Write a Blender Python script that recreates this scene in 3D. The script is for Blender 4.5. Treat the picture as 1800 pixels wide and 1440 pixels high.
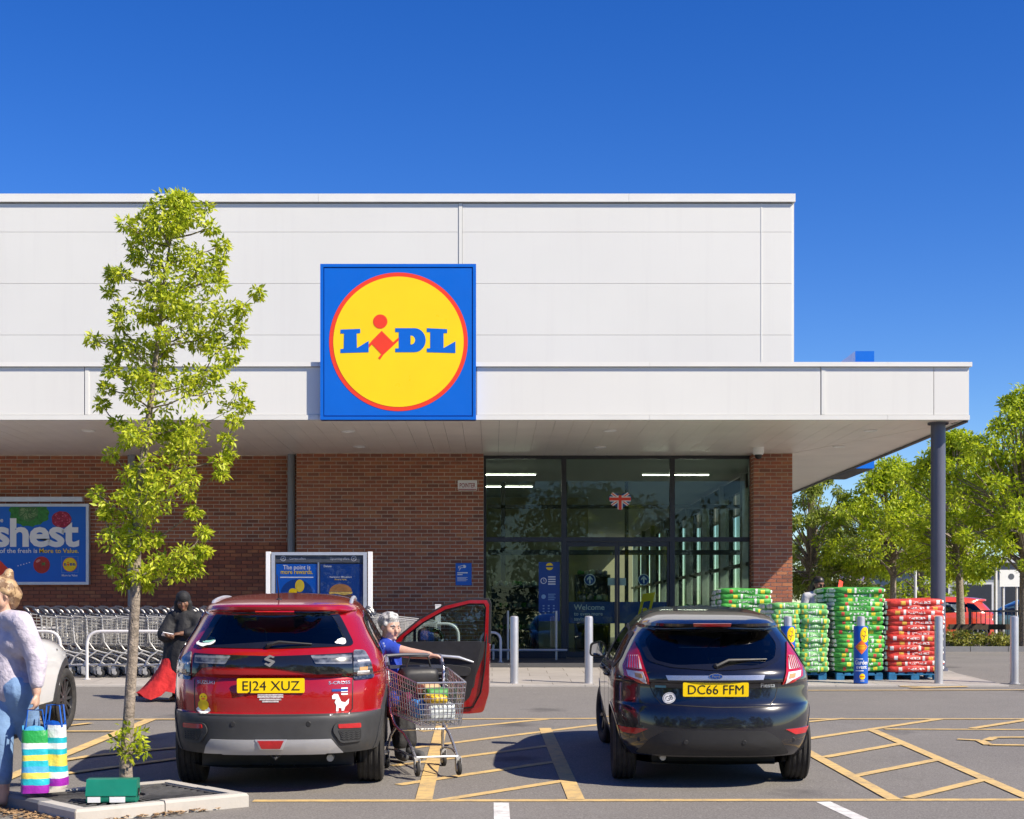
import bpy, bmesh, math, random
import numpy as np
from mathutils import Vector, Matrix
R = math.radians
random.seed(7); rng = np.random.default_rng(7)
for o in list(bpy.data.objects): bpy.data.objects.remove(o)
SC = bpy.context.scene
COL = SC.collection
# ------------------------------------------------------------------ camera
F, VX, HY, CZ = 2600.0, 865.0, 1085.0, 0.843
cam_d = bpy.data.cameras.new('camera'); cam = bpy.data.objects.new('camera', cam_d); COL.objects.link(cam)
cam.location = (0, 0, CZ); cam.rotation_euler = (R(90), 0, 0)
cam_d.sensor_width = 36; cam_d.lens = 52.0
cam_d.shift_x = (900-VX)/1800; cam_d.shift_y = (HY-720)/1800
cam_d.clip_start = 0.1; cam_d.clip_end = 3000
SC.camera = cam
# ------------------------------------------------------------------ sky + sun
SUN = Vector((0.96, -0.58, 1.0)).normalized()          # towards the sun
el = math.asin(SUN.z); az = math.atan2(SUN.x, SUN.y)
w = bpy.data.worlds.new('World'); SC.world = w; w.use_nodes = True
nt = w.node_tree; nt.nodes.clear()
sky = nt.nodes.new('ShaderNodeTexSky'); sky.sky_type = 'NISHITA'; sky.sun_disc = False
sky.sun_elevation = el; sky.sun_rotation = az; sky.altitude = 300
sky.air_density = 1.0; sky.dust_density = 0.1; sky.ozone_density = 4.0
hs = nt.nodes.new('ShaderNodeHueSaturation'); hs.inputs['Saturation'].default_value = 1.34; hs.inputs['Hue'].default_value = 0.517
gm = nt.nodes.new('ShaderNodeGamma'); gm.inputs['Gamma'].default_value = 1.1
bg = nt.nodes.new('ShaderNodeBackground'); bg.inputs['Strength'].default_value = 0.083
wo = nt.nodes.new('ShaderNodeOutputWorld')
nt.links.new(sky.outputs[0], hs.inputs['Color']); nt.links.new(hs.outputs[0], gm.inputs['Color'])
nt.links.new(gm.outputs[0], bg.inputs['Color']); nt.links.new(bg.outputs[0], wo.inputs['Surface'])
sd = bpy.data.lights.new('sun', 'SUN'); sd.energy = 5.0; sd.angle = R(0.53); sd.color = (1.0, 0.905, 0.75)
so = bpy.data.objects.new('sun', sd); COL.objects.link(so)
so.rotation_euler = SUN.to_track_quat('Z', 'Y').to_euler(); so.location = (30, -20, 30)
SC.view_settings.view_transform = 'Standard'; SC.view_settings.look = 'None'
SC.view_settings.gamma = 1; SC.view_settings.use_curve_mapping = False
SC.view_settings.exposure = 0.66
SC.render.engine = 'CYCLES'
SC.cycles.max_bounces = 8; SC.cycles.transparent_max_bounces = 12
# ------------------------------------------------------------------ measuring helpers
MS = 0.0369                                   # the car park falls gently towards the camera
def gz(y): return MS*(y-26.24) if y < 26.24 else 0.0
def X(px, D): return (px-VX)*D/F
def Z(py, D): return CZ+(HY-py)*D/F
def G(px, py, up=0.0):
    D = F*(1.814-up)/(py-989.0)
    return Vector((X(px, D), D, gz(D)+up))
SLOPE = math.atan(MS)
# ------------------------------------------------------------------ mesh builder
def s2l(c):
    return tuple(((x/12.92) if x <= .04045 else ((x+.055)/1.055)**2.4) for x in c)
def rgb(r, g, b): return s2l((r/255, g/255, b/255))
class MB:
    def __init__(s): s.v = []; s.f = []; s.m = []
    def add(s, vs, fs, mi=0):
        b = len(s.v); s.v += [tuple(p) for p in vs]
        for f in fs: s.f.append(tuple(i+b for i in f)); s.m.append(mi)
        return s
    def box(s, x0, x1, y0, y1, z0, z1, mi=0, M=None):
        vs = [Vector((x, y, z)) for z in (z0, z1) for y in (y0, y1) for x in (x0, x1)]
        if M is not None: vs = [M @ v for v in vs]
        return s.add(vs, [(0,2,3,1),(4,5,7,6),(0,1,5,4),(2,6,7,3),(0,4,6,2),(1,3,7,5)], mi)
    def tube(s, pts, r, n=6, mi=0, cap=True, closed=False):
        pts = [Vector(p) for p in pts]; k = len(pts)
        rs = r if isinstance(r, (list, tuple)) else [r]*k
        vs = []; up = None
        for i, p in enumerate(pts):
            if closed: d = pts[(i+1) % k]-pts[i-1]
            else: d = (pts[min(i+1, k-1)]-pts[max(i-1, 0)])
            if d.length < 1e-9: d = Vector((0, 0, 1))
            d.normalize()
            if up is None:
                up = Vector((0, 0, 1)) if abs(d.z) < .9 else Vector((1, 0, 0))
            a = d.cross(up)
            if a.length < 1e-4: a = d.cross(Vector((0, 1, .1)))
            a.normalize(); b = a.cross(d).normalized(); up = b
            for j in range(n):
                t = 2*math.pi*j/n
                vs.append(p+(a*math.cos(t)+b*math.sin(t))*rs[i])
        fs = []
        for i in range(k if closed else k-1):
            i2 = (i+1) % k
            for j in range(n):
                j2 = (j+1) % n
                fs.append((i*n+j, i*n+j2, i2*n+j2, i2*n+j))
        if cap and not closed:
            fs.append(tuple(range(n-1, -1, -1))); fs.append(tuple((k-1)*n+j for j in range(n)))
        return s.add(vs, fs, mi)
    def prism(s, poly, fn, d0, d1, mi=0):
        n = len(poly)
        vs = [fn(p[0], p[1], d0) for p in poly]+[fn(p[0], p[1], d1) for p in poly]
        fs = [tuple(range(n)), tuple(range(2*n-1, n-1, -1))]
        for i in range(n):
            j = (i+1) % n; fs.append((j, i, n+i, n+j))
        vv = [Vector(p) for p in vs]; c0 = vv[0]; vol = 0.0
        for f in fs:
            for a, b in zip(f[1:], f[2:]): vol += (vv[f[0]]-c0).dot((vv[a]-c0).cross(vv[b]-c0))
        if vol < 0: fs = [tuple(reversed(f)) for f in fs]
        return s.add(vs, fs, mi)
    def lathe(s, prof, n=24, M=None, mi=0, closed=False):      # prof: (radius, height), axis z
        vs = []
        for (r, h) in prof:
            for j in range(n):
                t = 2*math.pi*j/n; p = Vector((r*math.cos(t), r*math.sin(t), h))
                vs.append(M @ p if M is not None else p)
        fs = []; k = len(prof)
        for i in range(k if closed else k-1):
            i2 = (i+1) % k
            for j in range(n):
                j2 = (j+1) % n; fs.append((i*n+j, i*n+j2, i2*n+j2, i2*n+j))
        return s.add(vs, fs, mi)
    def ball(s, c, r, n=8, mi=0):
        rx, ry, rz = r if isinstance(r, (tuple, list)) else (r, r, r)
        c = Vector(c); vs = []; fs = []; h = n//2+1
        for i in range(1, h):
            ph = math.pi*i/h
            for j in range(n):
                t = 2*math.pi*j/n
                vs.append(c+Vector((rx*math.sin(ph)*math.cos(t), ry*math.sin(ph)*math.sin(t), rz*math.cos(ph))))
        vs += [c+Vector((0, 0, rz)), c-Vector((0, 0, rz))]; T = len(vs)-2; B = T+1
        for i in range(h-2):
            for j in range(n):
                j2 = (j+1) % n; fs.append((i*n+j, (i+1)*n+j, (i+1)*n+j2, i*n+j2))
        for j in range(n):
            j2 = (j+1) % n; fs.append((T, j, j2)); fs.append((B, (h-2)*n+j2, (h-2)*n+j))
        return s.add(vs, fs, mi)
    def mesh(s, name, mats, smooth=None):
        me = bpy.data.meshes.new(name); me.from_pydata(s.v, [], s.f); 
        for m in (mats if isinstance(mats, (list, tuple)) else [mats]): me.materials.append(m)
        if any(s.m): me.polygons.foreach_set('material_index', s.m)
        if smooth is not None:
            me.shade_smooth(); me.set_sharp_from_angle(angle=R(smooth))
        me.update(); return me
    def build(s, name, mats, parent=None, smooth=None, **kw):
        return link(name, s.mesh(name, mats, smooth), parent, **kw)
def link(name, data, parent=None, label=None, cat=None, group=None, kind=None, loc=None, rot=None):
    o = bpy.data.objects.new(name, data); COL.objects.link(o)
    if parent is not None: o.parent = parent
    if label: o['label'] = label
    if cat: o['category'] = cat
    if group: o['group'] = group
    if kind: o['kind'] = kind
    if loc is not None: o.location = loc
    if rot is not None: o.rotation_euler = rot
    return o
def thing(name, label, cat, loc=(0, 0, 0), rot=(0, 0, 0), group=None):
    return link(name, None, None, label, cat, group, None, loc, rot)
def copy_tree(o, parent=None):
    c = o.copy(); COL.objects.link(c); c.parent = parent
    for ch in o.children: copy_tree(ch, c)
    return c
def ordinal(i):
    return ['first','second','third','fourth','fifth','sixth','seventh','eighth','ninth','tenth','eleventh','twelfth','thirteenth','fourteenth','fifteenth','sixteenth','seventeenth','eighteenth','nineteenth','twentieth','twenty-first','twenty-second','twenty-third','twenty-fourth','twenty-fifth','twenty-sixth','twenty-seventh','twenty-eighth','twenty-ninth','thirtieth'][i]
def inpoly(x, y, poly):
    c = False; n = len(poly); j = n-1
    for i in range(n):
        xi, yi = poly[i]; xj, yj = poly[j]
        if (yi > y) != (yj > y) and x < (xj-xi)*(y-yi)/(yj-yi)+xi: c = not c
        j = i
    return c
def roundpoly(pts, r, seg=4):
    out = []; n = len(pts)
    for i in range(n):
        p = Vector(pts[i][:2]); a = Vector(pts[i-1][:2])-p; b = Vector(pts[(i+1) % n][:2])-p
        rr = min(r, a.length*.45, b.length*.45)
        if a.length < 1e-6 or b.length < 1e-6: continue
        A = p+a.normalized()*rr; B = p+b.normalized()*rr
        for k in range(seg+1):
            t = k/seg; q = A*(1-t)**2+p*2*t*(1-t)+B*t*t; out.append((q.x, q.y))
    return out
def ell(cx, cy, rx, ry, n=24, a=0):
    return [(cx+rx*math.cos(2*math.pi*i/n)*math.cos(a)-ry*math.sin(2*math.pi*i/n)*math.sin(a),
             cy+rx*math.cos(2*math.pi*i/n)*math.sin(a)+ry*math.sin(2*math.pi*i/n)*math.cos(a)) for i in range(n)]
def text2d(s, size, bold=0.0, align='LEFT', space=1.0, res=3):
    cu = bpy.data.curves.new('t', 'FONT'); cu.body = s; cu.size = size; cu.offset = bold*size; cu.align_x = align
    cu.resolution_u = res; cu.space_character = space; cu.fill_mode = 'FRONT'
    o = bpy.data.objects.new('t', cu); me = bpy.data.meshes.new_from_object(o)
    vs = [(v.co.x, v.co.y) for v in me.vertices]; fs = [tuple(p.vertices) for p in me.polygons]
    bpy.data.objects.remove(o); bpy.data.curves.remove(cu); bpy.data.meshes.remove(me)
    return vs, fs
def put_text(mb, s, size, fn, bold=0.0, align='LEFT', mi=0, fitw=None, space=1.0, flip=False):
    vs, fs = text2d(s, size, bold, align, space)
    if not vs: return
    k = 1.0
    if fitw:
        ww = max(v[0] for v in vs)-min(v[0] for v in vs); k = fitw/ww
    mb.add([fn(v[0]*k, v[1]) for v in vs], fs, mi)
# ------------------------------------------------------------------ materials
class NT:
    def __init__(s, name):
        s.m = bpy.data.materials.new(name); s.m.use_nodes = True; s.t = s.m.node_tree; s.t.nodes.clear()
        s.out = s.n('ShaderNodeOutputMaterial')
    def n(s, t, **kw):
        nd = s.t.nodes.new(t)
        for k, v in kw.items(): setattr(nd, k, v)
        return nd
    def l(s, a, b): s.t.links.new(a, b)
    def setin(s, sock, v):
        if isinstance(v, bpy.types.NodeSocket): s.l(v, sock)
        elif isinstance(v, (tuple, list)) and len(v) == 3 and sock.type == 'RGBA': sock.default_value = (*v, 1)
        else: sock.default_value = v
    def math(s, op, a, b=0.0, c=0.0):
        nd = s.n('ShaderNodeMath', operation=op)
        for i, v in enumerate((a, b, c)): s.setin(nd.inputs[i], v)
        return nd.outputs[0]
    def mix(s, f, a, b, blend='MIX'):
        nd = s.n('ShaderNodeMix', data_type='RGBA', blend_type=blend)
        s.setin(nd.inputs[0], f); s.setin(nd.inputs[6], a); s.setin(nd.inputs[7], b); return nd.outputs[2]
    def noise(s, scale, detail=3, vec=None, rough=.55):
        nd = s.n('ShaderNodeTexNoise'); nd.inputs['Scale'].default_value = scale; nd.inputs['Detail'].default_value = detail
        nd.inputs['Roughness'].default_value = rough
        if vec is not None: s.l(vec, nd.inputs['Vector'])
        return nd.outputs['Fac']
    def ramp(s, f, a, b, lo=0., hi=1.):
        nd = s.n('ShaderNodeMapRange'); s.setin(nd.inputs[0], f)
        for i, v in zip((1, 2, 3, 4), (a, b, lo, hi)): nd.inputs[i].default_value = v
        return nd.outputs[0]
    def co(s, which='Object'): return s.n('ShaderNodeTexCoord').outputs[which]
    def bump(s, h, strength=.3, dist=.01):
        nd = s.n('ShaderNodeBump'); nd.inputs['Strength'].default_value = strength; nd.inputs['Distance'].default_value = dist
        s.l(h, nd.inputs['Height']); return nd.outputs[0]
    def bsdf(s, **kw):
        b = s.n('ShaderNodeBsdfPrincipled')
        for k, v in kw.items(): s.setin(b.inputs[k.replace('_', ' ')], v)
        s.l(b.outputs[0], s.out.inputs[0]); return b
MATS = {}
def mat(name, col, rough=.6, metal=0., var=.12, scale=8., bump=0., bscale=None, coat=0., spec=None, dist=.01):
    if name in MATS: return MATS[name]
    t = NT(name); co = t.co()
    n1 = t.noise(scale, 5, co)
    c = t.mix(t.ramp(n1, .3, .7), tuple(x*(1-var) for x in col), tuple(min(1, x*(1+var)) for x in col))
    kw = dict(Base_Color=c, Roughness=t.ramp(t.noise(scale*2.3, 3, co), .3, .7, max(0.01, rough*.9), min(1, rough*1.1)), Metallic=metal)
    if coat: kw.update(Coat_Weight=coat, Coat_Roughness=.04)
    if spec is not None: kw.update(Specular_IOR_Level=spec)
    if bump: kw['Normal'] = t.bump(t.noise(bscale or scale*6, 4, co), bump, dist)
    t.bsdf(**kw); MATS[name] = t.m; return t.m
def asphalt():
    t = NT('asphalt'); co = t.co()
    n1 = t.noise(.35, 5, co); n2 = t.noise(75, 3, co, .7); n3 = t.noise(2.5, 6, co); n4 = t.noise(30, 4, co)
    c = t.mix(t.ramp(n1, .3, .7), (.162, .149, .132), (.198, .183, .162))
    c = t.mix(t.ramp(n3, .45, .75, 0, .4), c, (.145, .132, .122))
    c = t.mix(t.ramp(n2, .5, .72, 0, .7), c, (.34, .32, .30)); c = t.mix(t.ramp(n2, .5, .3, 0, .6), c, (.07, .065, .06))
    vo = t.n('ShaderNodeTexVoronoi'); vo.inputs['Scale'].default_value = .55; t.l(co, vo.inputs['Vector']); c = t.mix(t.ramp(t.math('ADD', vo.outputs['Distance'], t.math('MULTIPLY', t.noise(6, 4, co), .25)), .17, .30, .75, 0), c, (.065, .06, .055))
    c = t.mix(t.ramp(n4, .62, .78, 0, .4), c, (.06, .056, .052))
    c = t.mix(t.ramp(t.noise(.9, 7, co, .75), .55, .7, 0, .35), c, (.10, .093, .086)); c = t.mix(t.ramp(t.noise(1.7, 3, co), .68, .72, 0, .25), c, (.22, .21, .195))
    t.bsdf(Base_Color=c, Roughness=.85, Normal=t.bump(n2, .5, .006)); return t.m
def concrete(name, col, slab=None):
    t = NT(name); co = t.co()
    n1 = t.noise(.8, 6, co); n2 = t.noise(60, 3, co); n3 = t.noise(7, 5, co)
    c = t.mix(t.ramp(n1, .3, .7), tuple(x*.88 for x in col), tuple(x*1.08 for x in col))
    c = t.mix(t.ramp(n3, .5, .8, 0, .35), c, tuple(x*.6 for x in col))
    if slab:
        b = t.n('ShaderNodeTexBrick'); t.l(co, b.inputs['Vector']); b.inputs['Scale'].default_value = 1
        b.inputs['Brick Width'].default_value = slab; b.inputs['Row Height'].default_value = slab; b.inputs['Mortar Size'].default_value = .006
        b.inputs['Color1'].default_value = (1, 1, 1, 1); b.inputs['Color2'].default_value = (.9, .9, .9, 1); b.inputs['Mortar'].default_value = (.45, .43, .4, 1)
        c = t.mix(1.0, c, b.outputs[0], 'MULTIPLY')
    t.bsdf(Base_Color=c, Roughness=.85, Normal=t.bump(n2, .3, .004)); return t.m
def paintline(name, col):
    t = NT(name); co = t.co()
    wear = t.ramp(t.noise(9, 6, co, .7), .42, .72); fine = t.ramp(t.noise(90, 3, co), .45, .7)
    k = t.math('MULTIPLY', wear, t.math('MULTIPLY_ADD', fine, .5, .45))
    c = t.mix(k, col, (.15, .14, .135)); t.bsdf(Base_Color=c, Roughness=.75); return t.m
def brickmat(name, src):
    t = NT(name); co = t.co()
    if src == 'island': rnd = t.n('ShaderNodeNewGeometry').outputs['Random Per Island']
    else: rnd = t.n('ShaderNodeObjectInfo').outputs['Random']
    cr = t.n('ShaderNodeValToRGB'); t.l(rnd, cr.inputs[0]); e = cr.color_ramp.elements
    e[0].position = 0; e[0].color = (.20, .075, .048, 1); e[1].position = 1; e[1].color = (.46, .155, .068, 1)
    for p, c in ((.15, (.28, .092, .052, 1)), (.45, (.41, .125, .058, 1)), (.7, (.36, .112, .060, 1)), (.88, (.44, .175, .080, 1))):
        q = e.new(p); q.color = c
    n = t.noise(14, 5, t.n('ShaderNodeNewGeometry').outputs['Position'])
    c = t.mix(t.ramp(n, .35, .75, .1, .5), cr.outputs[0], (.17, .085, .06))
    t.bsdf(Base_Color=c, Roughness=.85, Normal=t.bump(t.noise(90, 3, t.n('ShaderNodeNewGeometry').outputs['Position']), .4, .004)); return t.m
def carpaint(name, col, flake=.0, dirt=.15):
    t = NT(name); co = t.co()
    sep = t.n('ShaderNodeSeparateXYZ'); t.l(co, sep.inputs[0])
    low = t.ramp(sep.outputs[2], .9, .2, 0, 1)
    d = t.math('MULTIPLY', t.ramp(t.noise(5, 6, co, .65), .4, .75), t.math('MULTIPLY_ADD', low, dirt, dirt*.35))
    c = t.mix(d, col, (.22, .19, .16))
    back = t.n('ShaderNodeNewGeometry').outputs['Backfacing']
    c = t.mix(back, c, (.012, .012, .013))
    rough = t.math('MULTIPLY_ADD', d, .5, .22)
    coat = t.math('SUBTRACT', 1.0, back)
    t.bsdf(Base_Color=c, Roughness=rough, Metallic=flake, Coat_Weight=coat, Coat_Roughness=t.math('MULTIPLY_ADD', d, .35, .03)); return t.m
def glass(name, tint, refl=.06, extra=0., rough=0.0):
    t = NT(name)
    tr = t.n('ShaderNodeBsdfTransparent'); tr.inputs[0].default_value = (*tint, 1)
    gl = t.n('ShaderNodeBsdfGlossy'); gl.inputs['Roughness'].default_value = rough
    fr = t.n('ShaderNodeFresnel'); fr.inputs[0].default_value = 1.5
    f = t.math('MULTIPLY_ADD', fr.outputs[0], 1.0+extra, refl)
    f = t.math('MINIMUM', f, 1.0)
    mx = t.n('ShaderNodeMixShader'); t.l(f, mx.inputs[0]); t.l(tr.outputs[0], mx.inputs[1]); t.l(gl.outputs[0], mx.inputs[2])
    t.l(mx.outputs[0], t.out.inputs[0]); return t.m
def leafmat(name, cols, trans=.45):
    t = NT(name)
    rnd = t.n('ShaderNodeNewGeometry').outputs['Random Per Island']
    cr = t.n('ShaderNodeValToRGB'); t.l(rnd, cr.inputs[0]); e = cr.color_ramp.elements
    e[0].color = (*cols[0], 1); e[1].color = (*cols[-1], 1)
    for i, c in enumerate(cols[1:-1]): q = e.new((i+1)/(len(cols)-1)); q.color = (*c, 1)
    df = t.n('ShaderNodeBsdfPrincipled'); t.l(cr.outputs[0], df.inputs['Base Color']); df.inputs['Roughness'].default_value = .5
    tl = t.n('ShaderNodeBsdfTranslucent'); t.l(cr.outputs[0], tl.inputs[0])
    mx = t.n('ShaderNodeMixShader'); mx.inputs[0].default_value = trans
    t.l(df.outputs[0], mx.inputs[1]); t.l(tl.outputs[0], mx.inputs[2]); t.l(mx.outputs[0], t.out.inputs[0]); return t.m
def emis(name, col, s):
    t = NT(name); e = t.n('ShaderNodeEmission'); e.inputs[0].default_value = (*col, 1); e.inputs[1].default_value = s
    t.l(e.outputs[0], t.out.inputs[0]); return t.m
M_asph = asphalt(); M_pave = concrete('paving', (.36, .33, .295), .6); M_kerb = concrete('kerb_concrete', (.46, .43, .385))
M_kerbd = concrete('kerb_dark', (.20, .20, .205))
M_yel = paintline('yellow_paint', (.64, .44, .17)); M_whl = paintline('white_paint', (.70, .68, .64))
def cladmat():
    t = NT('white_cladding'); co = t.n('ShaderNodeNewGeometry').outputs['Position']
    mp = t.n('ShaderNodeMapping'); mp.inputs['Scale'].default_value = (5, 1, .22); t.l(co, mp.inputs[0])
    st = t.noise(1.0, 5, mp.outputs[0], .65); n1 = t.noise(.35, 4, co)
    oi = t.n('ShaderNodeObjectInfo').outputs['Random']
    c = t.mix(t.ramp(n1, .3, .7), (.685, .675, .63), (.72, .71, .662)); c = t.mix(t.ramp(st, .52, .8, 0, .28), c, (.60, .58, .55)); c = t.mix(t.math('MULTIPLY', oi, .12), c, (.68, .67, .66))
    t.bsdf(Base_Color=c, Roughness=.4, Normal=t.bump(t.noise(.8, 3, co), .12, .03)); return t.m
M_clad = cladmat()
M_trim = mat('white_trim', (.71, .70, .65), .38, var=.03, scale=2)
M_cop = mat('coping_metal', (.75, .735, .69), .35, var=.03, scale=2)
M_soff = mat('soffit_white', (.88, .83, .77), .35, var=.05, scale=1.2)
M_gap = mat('joint_dark', (.22, .22, .22), .8)
M_brick = brickmat('brick', 'object'); M_brickj = brickmat('brick_joined', 'island')
M_mort = mat('mortar_light', (.62, .54, .44), .9, var=.15, scale=6, bump=.2)
M_mortr = mat('mortar_red', (.17, .075, .055), .9, var=.15, scale=6, bump=.2)
M_frame = mat('anthracite_frame', (.022, .024, .032), .38, var=.1)
M_plinth = mat('plinth', (.02, .022, .032), .5)
M_col = mat('column_paint', (.085, .09, .125), .38, var=.04, scale=3)
M_pipe = mat('pipe_grey', (.24, .26, .30), .4, var=.05, scale=3)
M_glass = glass('shop_glass', (.82, .90, .85), .0, -.4)
M_steel = mat('stainless', (.50, .49, .49), .38, .55, .06, 6)
M_galv = mat('galvanised', (.50, .49, .47), .4, 0.5, .1, 9)
M_chrome = mat('chrome', (.52, .52, .53), .25, .75, .03)
M_alu = mat('aluminium', (.62, .64, .68), .38, .6, .05)
M_black = mat('black_plastic', (.016, .016, .017), .5, var=.15, scale=12)
M_dkgrey = mat('grey_plastic', (.036, .037, .039), .55, var=.12, scale=10, bump=.1, bscale=160)
M_rubber = mat('rubber', (.022, .021, .020), .8, var=.25, scale=14)
M_white = mat('white_print', (.82, .82, .82), .5, var=.02)
M_blue = mat('sign_blue', (.002, .122, .58), .32, var=.03, scale=2)
M_blued = mat('sign_blue_dark', (.003, .05, .26), .35, var=.04)
M_yellow = mat('sign_yellow', (.93, .63, .0), .3, var=.03, scale=1.5)
M_red = mat('sign_red', (.82, .05, .012), .3, var=.04, scale=1.5)
M_green = mat('print_green', (.03, .20, .03), .5, var=.4, scale=20)
M_print = mat('print_grey', (.10, .11, .13), .5)
# ================================================================== GROUND
mb = MB()
ys = [-80, -40, -10, 0, 8, 12, 16, 20, 24, 26.24, 30, 60, 200, 900]
xs = [-900, -60, -20, 0, 20, 60, 900]
vs = [(x, y, gz(y)) for y in ys for x in xs]; nx = len(xs)
mb.add(vs, [(i*nx+j, i*nx+j+1, (i+1)*nx+j+1, (i+1)*nx+j) for i in range(len(ys)-1) for j in range(nx-1)])
mb.build('car_park_ground', M_asph, kind='structure')
mb = MB()                                                      # paved strip along the shop front
yy = [21.72, 24, 26.24, 29.75]; vs = []
for y in yy: vs += [(-40, y, gz(y)+.014), (7.55+(.25 if y > 25 else 0), y, gz(y)+.014)]
mb.add(vs, [(2*i, 2*i+1, 2*i+3, 2*i+2) for i in range(3)])
mb.add([(-40, 21.72, gz(21.72)-.02), (7.55, 21.72, gz(21.72)-.02), (7.55, 21.72, gz(21.72)+.014), (-40, 21.72, gz(21.72)+.014)], [(0, 1, 2, 3)])
mb.add([(5.95, 29.75, .014), (7.8, 29.75, .014), (7.8, 60, .014), (5.95, 60, .014)], [(0, 1, 2, 3)])
pav = mb.build('pavement', M_pave, kind='structure')
for i in range(56):                                            # flush kerb stones along its edge
    x0 = -38.9+i*.915+.004
    if x0 > 7.2 or x0 < -11: continue
    m = MB().box(x0, min(x0+.907, 7.55), 21.60, 21.735, gz(21.6)-.05, gz(21.6)+.022); m.build('kerb_stone', M_kerb, pav)
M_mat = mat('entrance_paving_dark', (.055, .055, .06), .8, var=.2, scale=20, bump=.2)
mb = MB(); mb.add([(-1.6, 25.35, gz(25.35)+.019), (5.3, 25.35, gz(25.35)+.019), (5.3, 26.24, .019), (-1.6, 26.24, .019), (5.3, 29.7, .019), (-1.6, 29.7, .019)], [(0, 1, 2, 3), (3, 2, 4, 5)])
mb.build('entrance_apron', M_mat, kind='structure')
def marking(name, pts, wid, m, lift=.004):
    P = [G(*p) for p in pts]; mbx = MB()
    for a, b in zip(P, P[1:]):
        d = Vector((b.x-a.x, b.y-a.y, 0)).normalized(); n = Vector((-d.y, d.x, 0))*wid/2
        q = [a-n, a+n, b+n, b-n]
        mbx.add([(p.x, p.y, gz(p.y)+lift) for p in q], [(0, 3, 2, 1)])
    return mbx.build(name, m, kind='structure')
lift = .004
YL = [([(445, 1409), (1850, 1407)], .10), ([(740, 1286.5), (961, 1265)], .10), ([(700, 1319), (1066, 1273)], .10), ([(690, 1347.5), (967, 1311.5)], .10),
      ([(700, 1381), (975.5, 1340)], .10), ([(770, 1409), (990, 1374)], .10), ([(660, 1265.5), (1075, 1264)], .09), ([(958, 1281), (1013, 1407)], .13),
      ([(745, 1407), (781, 1258)], .13), ([(1400, 1265), (1850, 1265)], .09), ([(1555, 1283), (1850, 1284)], .09), ([(1400, 1303), (1653, 1265)], .10),
      ([(1400, 1272), (1485, 1264)], .09), ([(1533, 1284.5), (1840, 1418)], .11), ([(1380, 1301), (1573, 1408)], .11), ([(1448, 1333), (1582, 1309)], .10),
      ([(1497, 1367), (1653, 1336)], .10), ([(1596, 1405), (1738, 1370)], .10), ([(1709, 1282), (1850, 1260)], .10),
      ([(1683, 1301), (1722, 1303), (1738, 1311), (1830, 1312)], .10), ([(1735, 1303), (1748, 1298), (1830, 1297.5)], .10),
      ([(1410, 1215), (1850, 1214)], .08), ([(1582, 1207.6), (1640, 1209), (1700, 1208.5)], .10), ([(1600, 1211), (1700, 1208)], .10), ([(1050, 1201), (1075, 1207)], .12),
      ([(-60, 1267), (312, 1266)], .09), ([(-60, 1288), (212, 1287)], .09), ([(-40, 1392), (30, 1363), (266, 1266)], .13), ([(60, 1348), (159, 1331), (312, 1316)], .10),
      ([(40, 1373), (140, 1359), (315, 1335)], .10), ([(100, 1280), (160, 1273)], .1)]
for i, (p, wd) in enumerate(YL): marking('yellow_line', p, wd, M_yel, .004+.0003*i)
marking('white_line', [(881, 1412), (885, 1500)], .115, M_whl, .0025); marking('white_line', [(1447, 1410.5), (1640, 1500)], .115, M_whl, .0025)
# ================================================================== SUPERMARKET
DW, DL, DG, DF = 29.2, 29.62, 29.70, 24.25                     # brick wall, recessed wall, glazing, canopy fascia
ZS = Z(738, DF)                                                # soffit height
BO = Vector((-2, 29.2, 0))
B = thing('supermarket_building', 'white clad supermarket with brick walls, glazed entrance and wide canopy', 'building', BO)
def bp(mb, name, m, parent=None, smooth=None, **kw):           # a part of the building given in world coordinates
    if parent is None: return mb.build(name, m, B, smooth, loc=-BO, **kw)
    return mb.build(name, m, parent, smooth, **kw)
BX = X(1393, DW); XL = -13.0
# --- brick walls
BW, BH, CO, JT = .215, .065, .225, .075
brickme = MB()
def brickshape(mb, x0, x1, y, z0, z1, face='f', d=.03):
    e = .003
    if face == 'f':
        mb.add([(x0, y+d, z0), (x1, y+d, z0), (x1, y+d, z1), (x0, y+d, z1), (x0+e, y, z0+e), (x1-e, y, z0+e), (x1-e, y, z1-e), (x0+e, y, z1-e)],
               [(4, 5, 6, 7), (0, 1, 5, 4), (1, 2, 6, 5), (2, 3, 7, 6), (3, 0, 4, 7)])
    else:                                                      # x0,x1 run along depth, y is the x of the face (face looks to -x)
        mb.add([(y+d, x0, z0), (y+d, x1, z0), (y+d, x1, z1), (y+d, x0, z1), (y, x0+e, z0+e), (y, x1-e, z0+e), (y, x1-e, z1-e), (y, x0+e, z1-e)],
               [(5, 4, 7, 6), (1, 0, 4, 5), (2, 1, 5, 6), (3, 2, 6, 7), (0, 3, 7, 4)])
def courses(x0, x1, z1):
    z = .03; k = 0
    while z+BH < z1:
        x = x0-(CO/2 if k % 2 else 0)
        while x < x1-.02:
            a = max(x, x0); b = min(x+BW, x1)
            if b-a > .03: yield a, b, z, k
            x += CO
        z += JT; k += 1
single = {}
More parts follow.
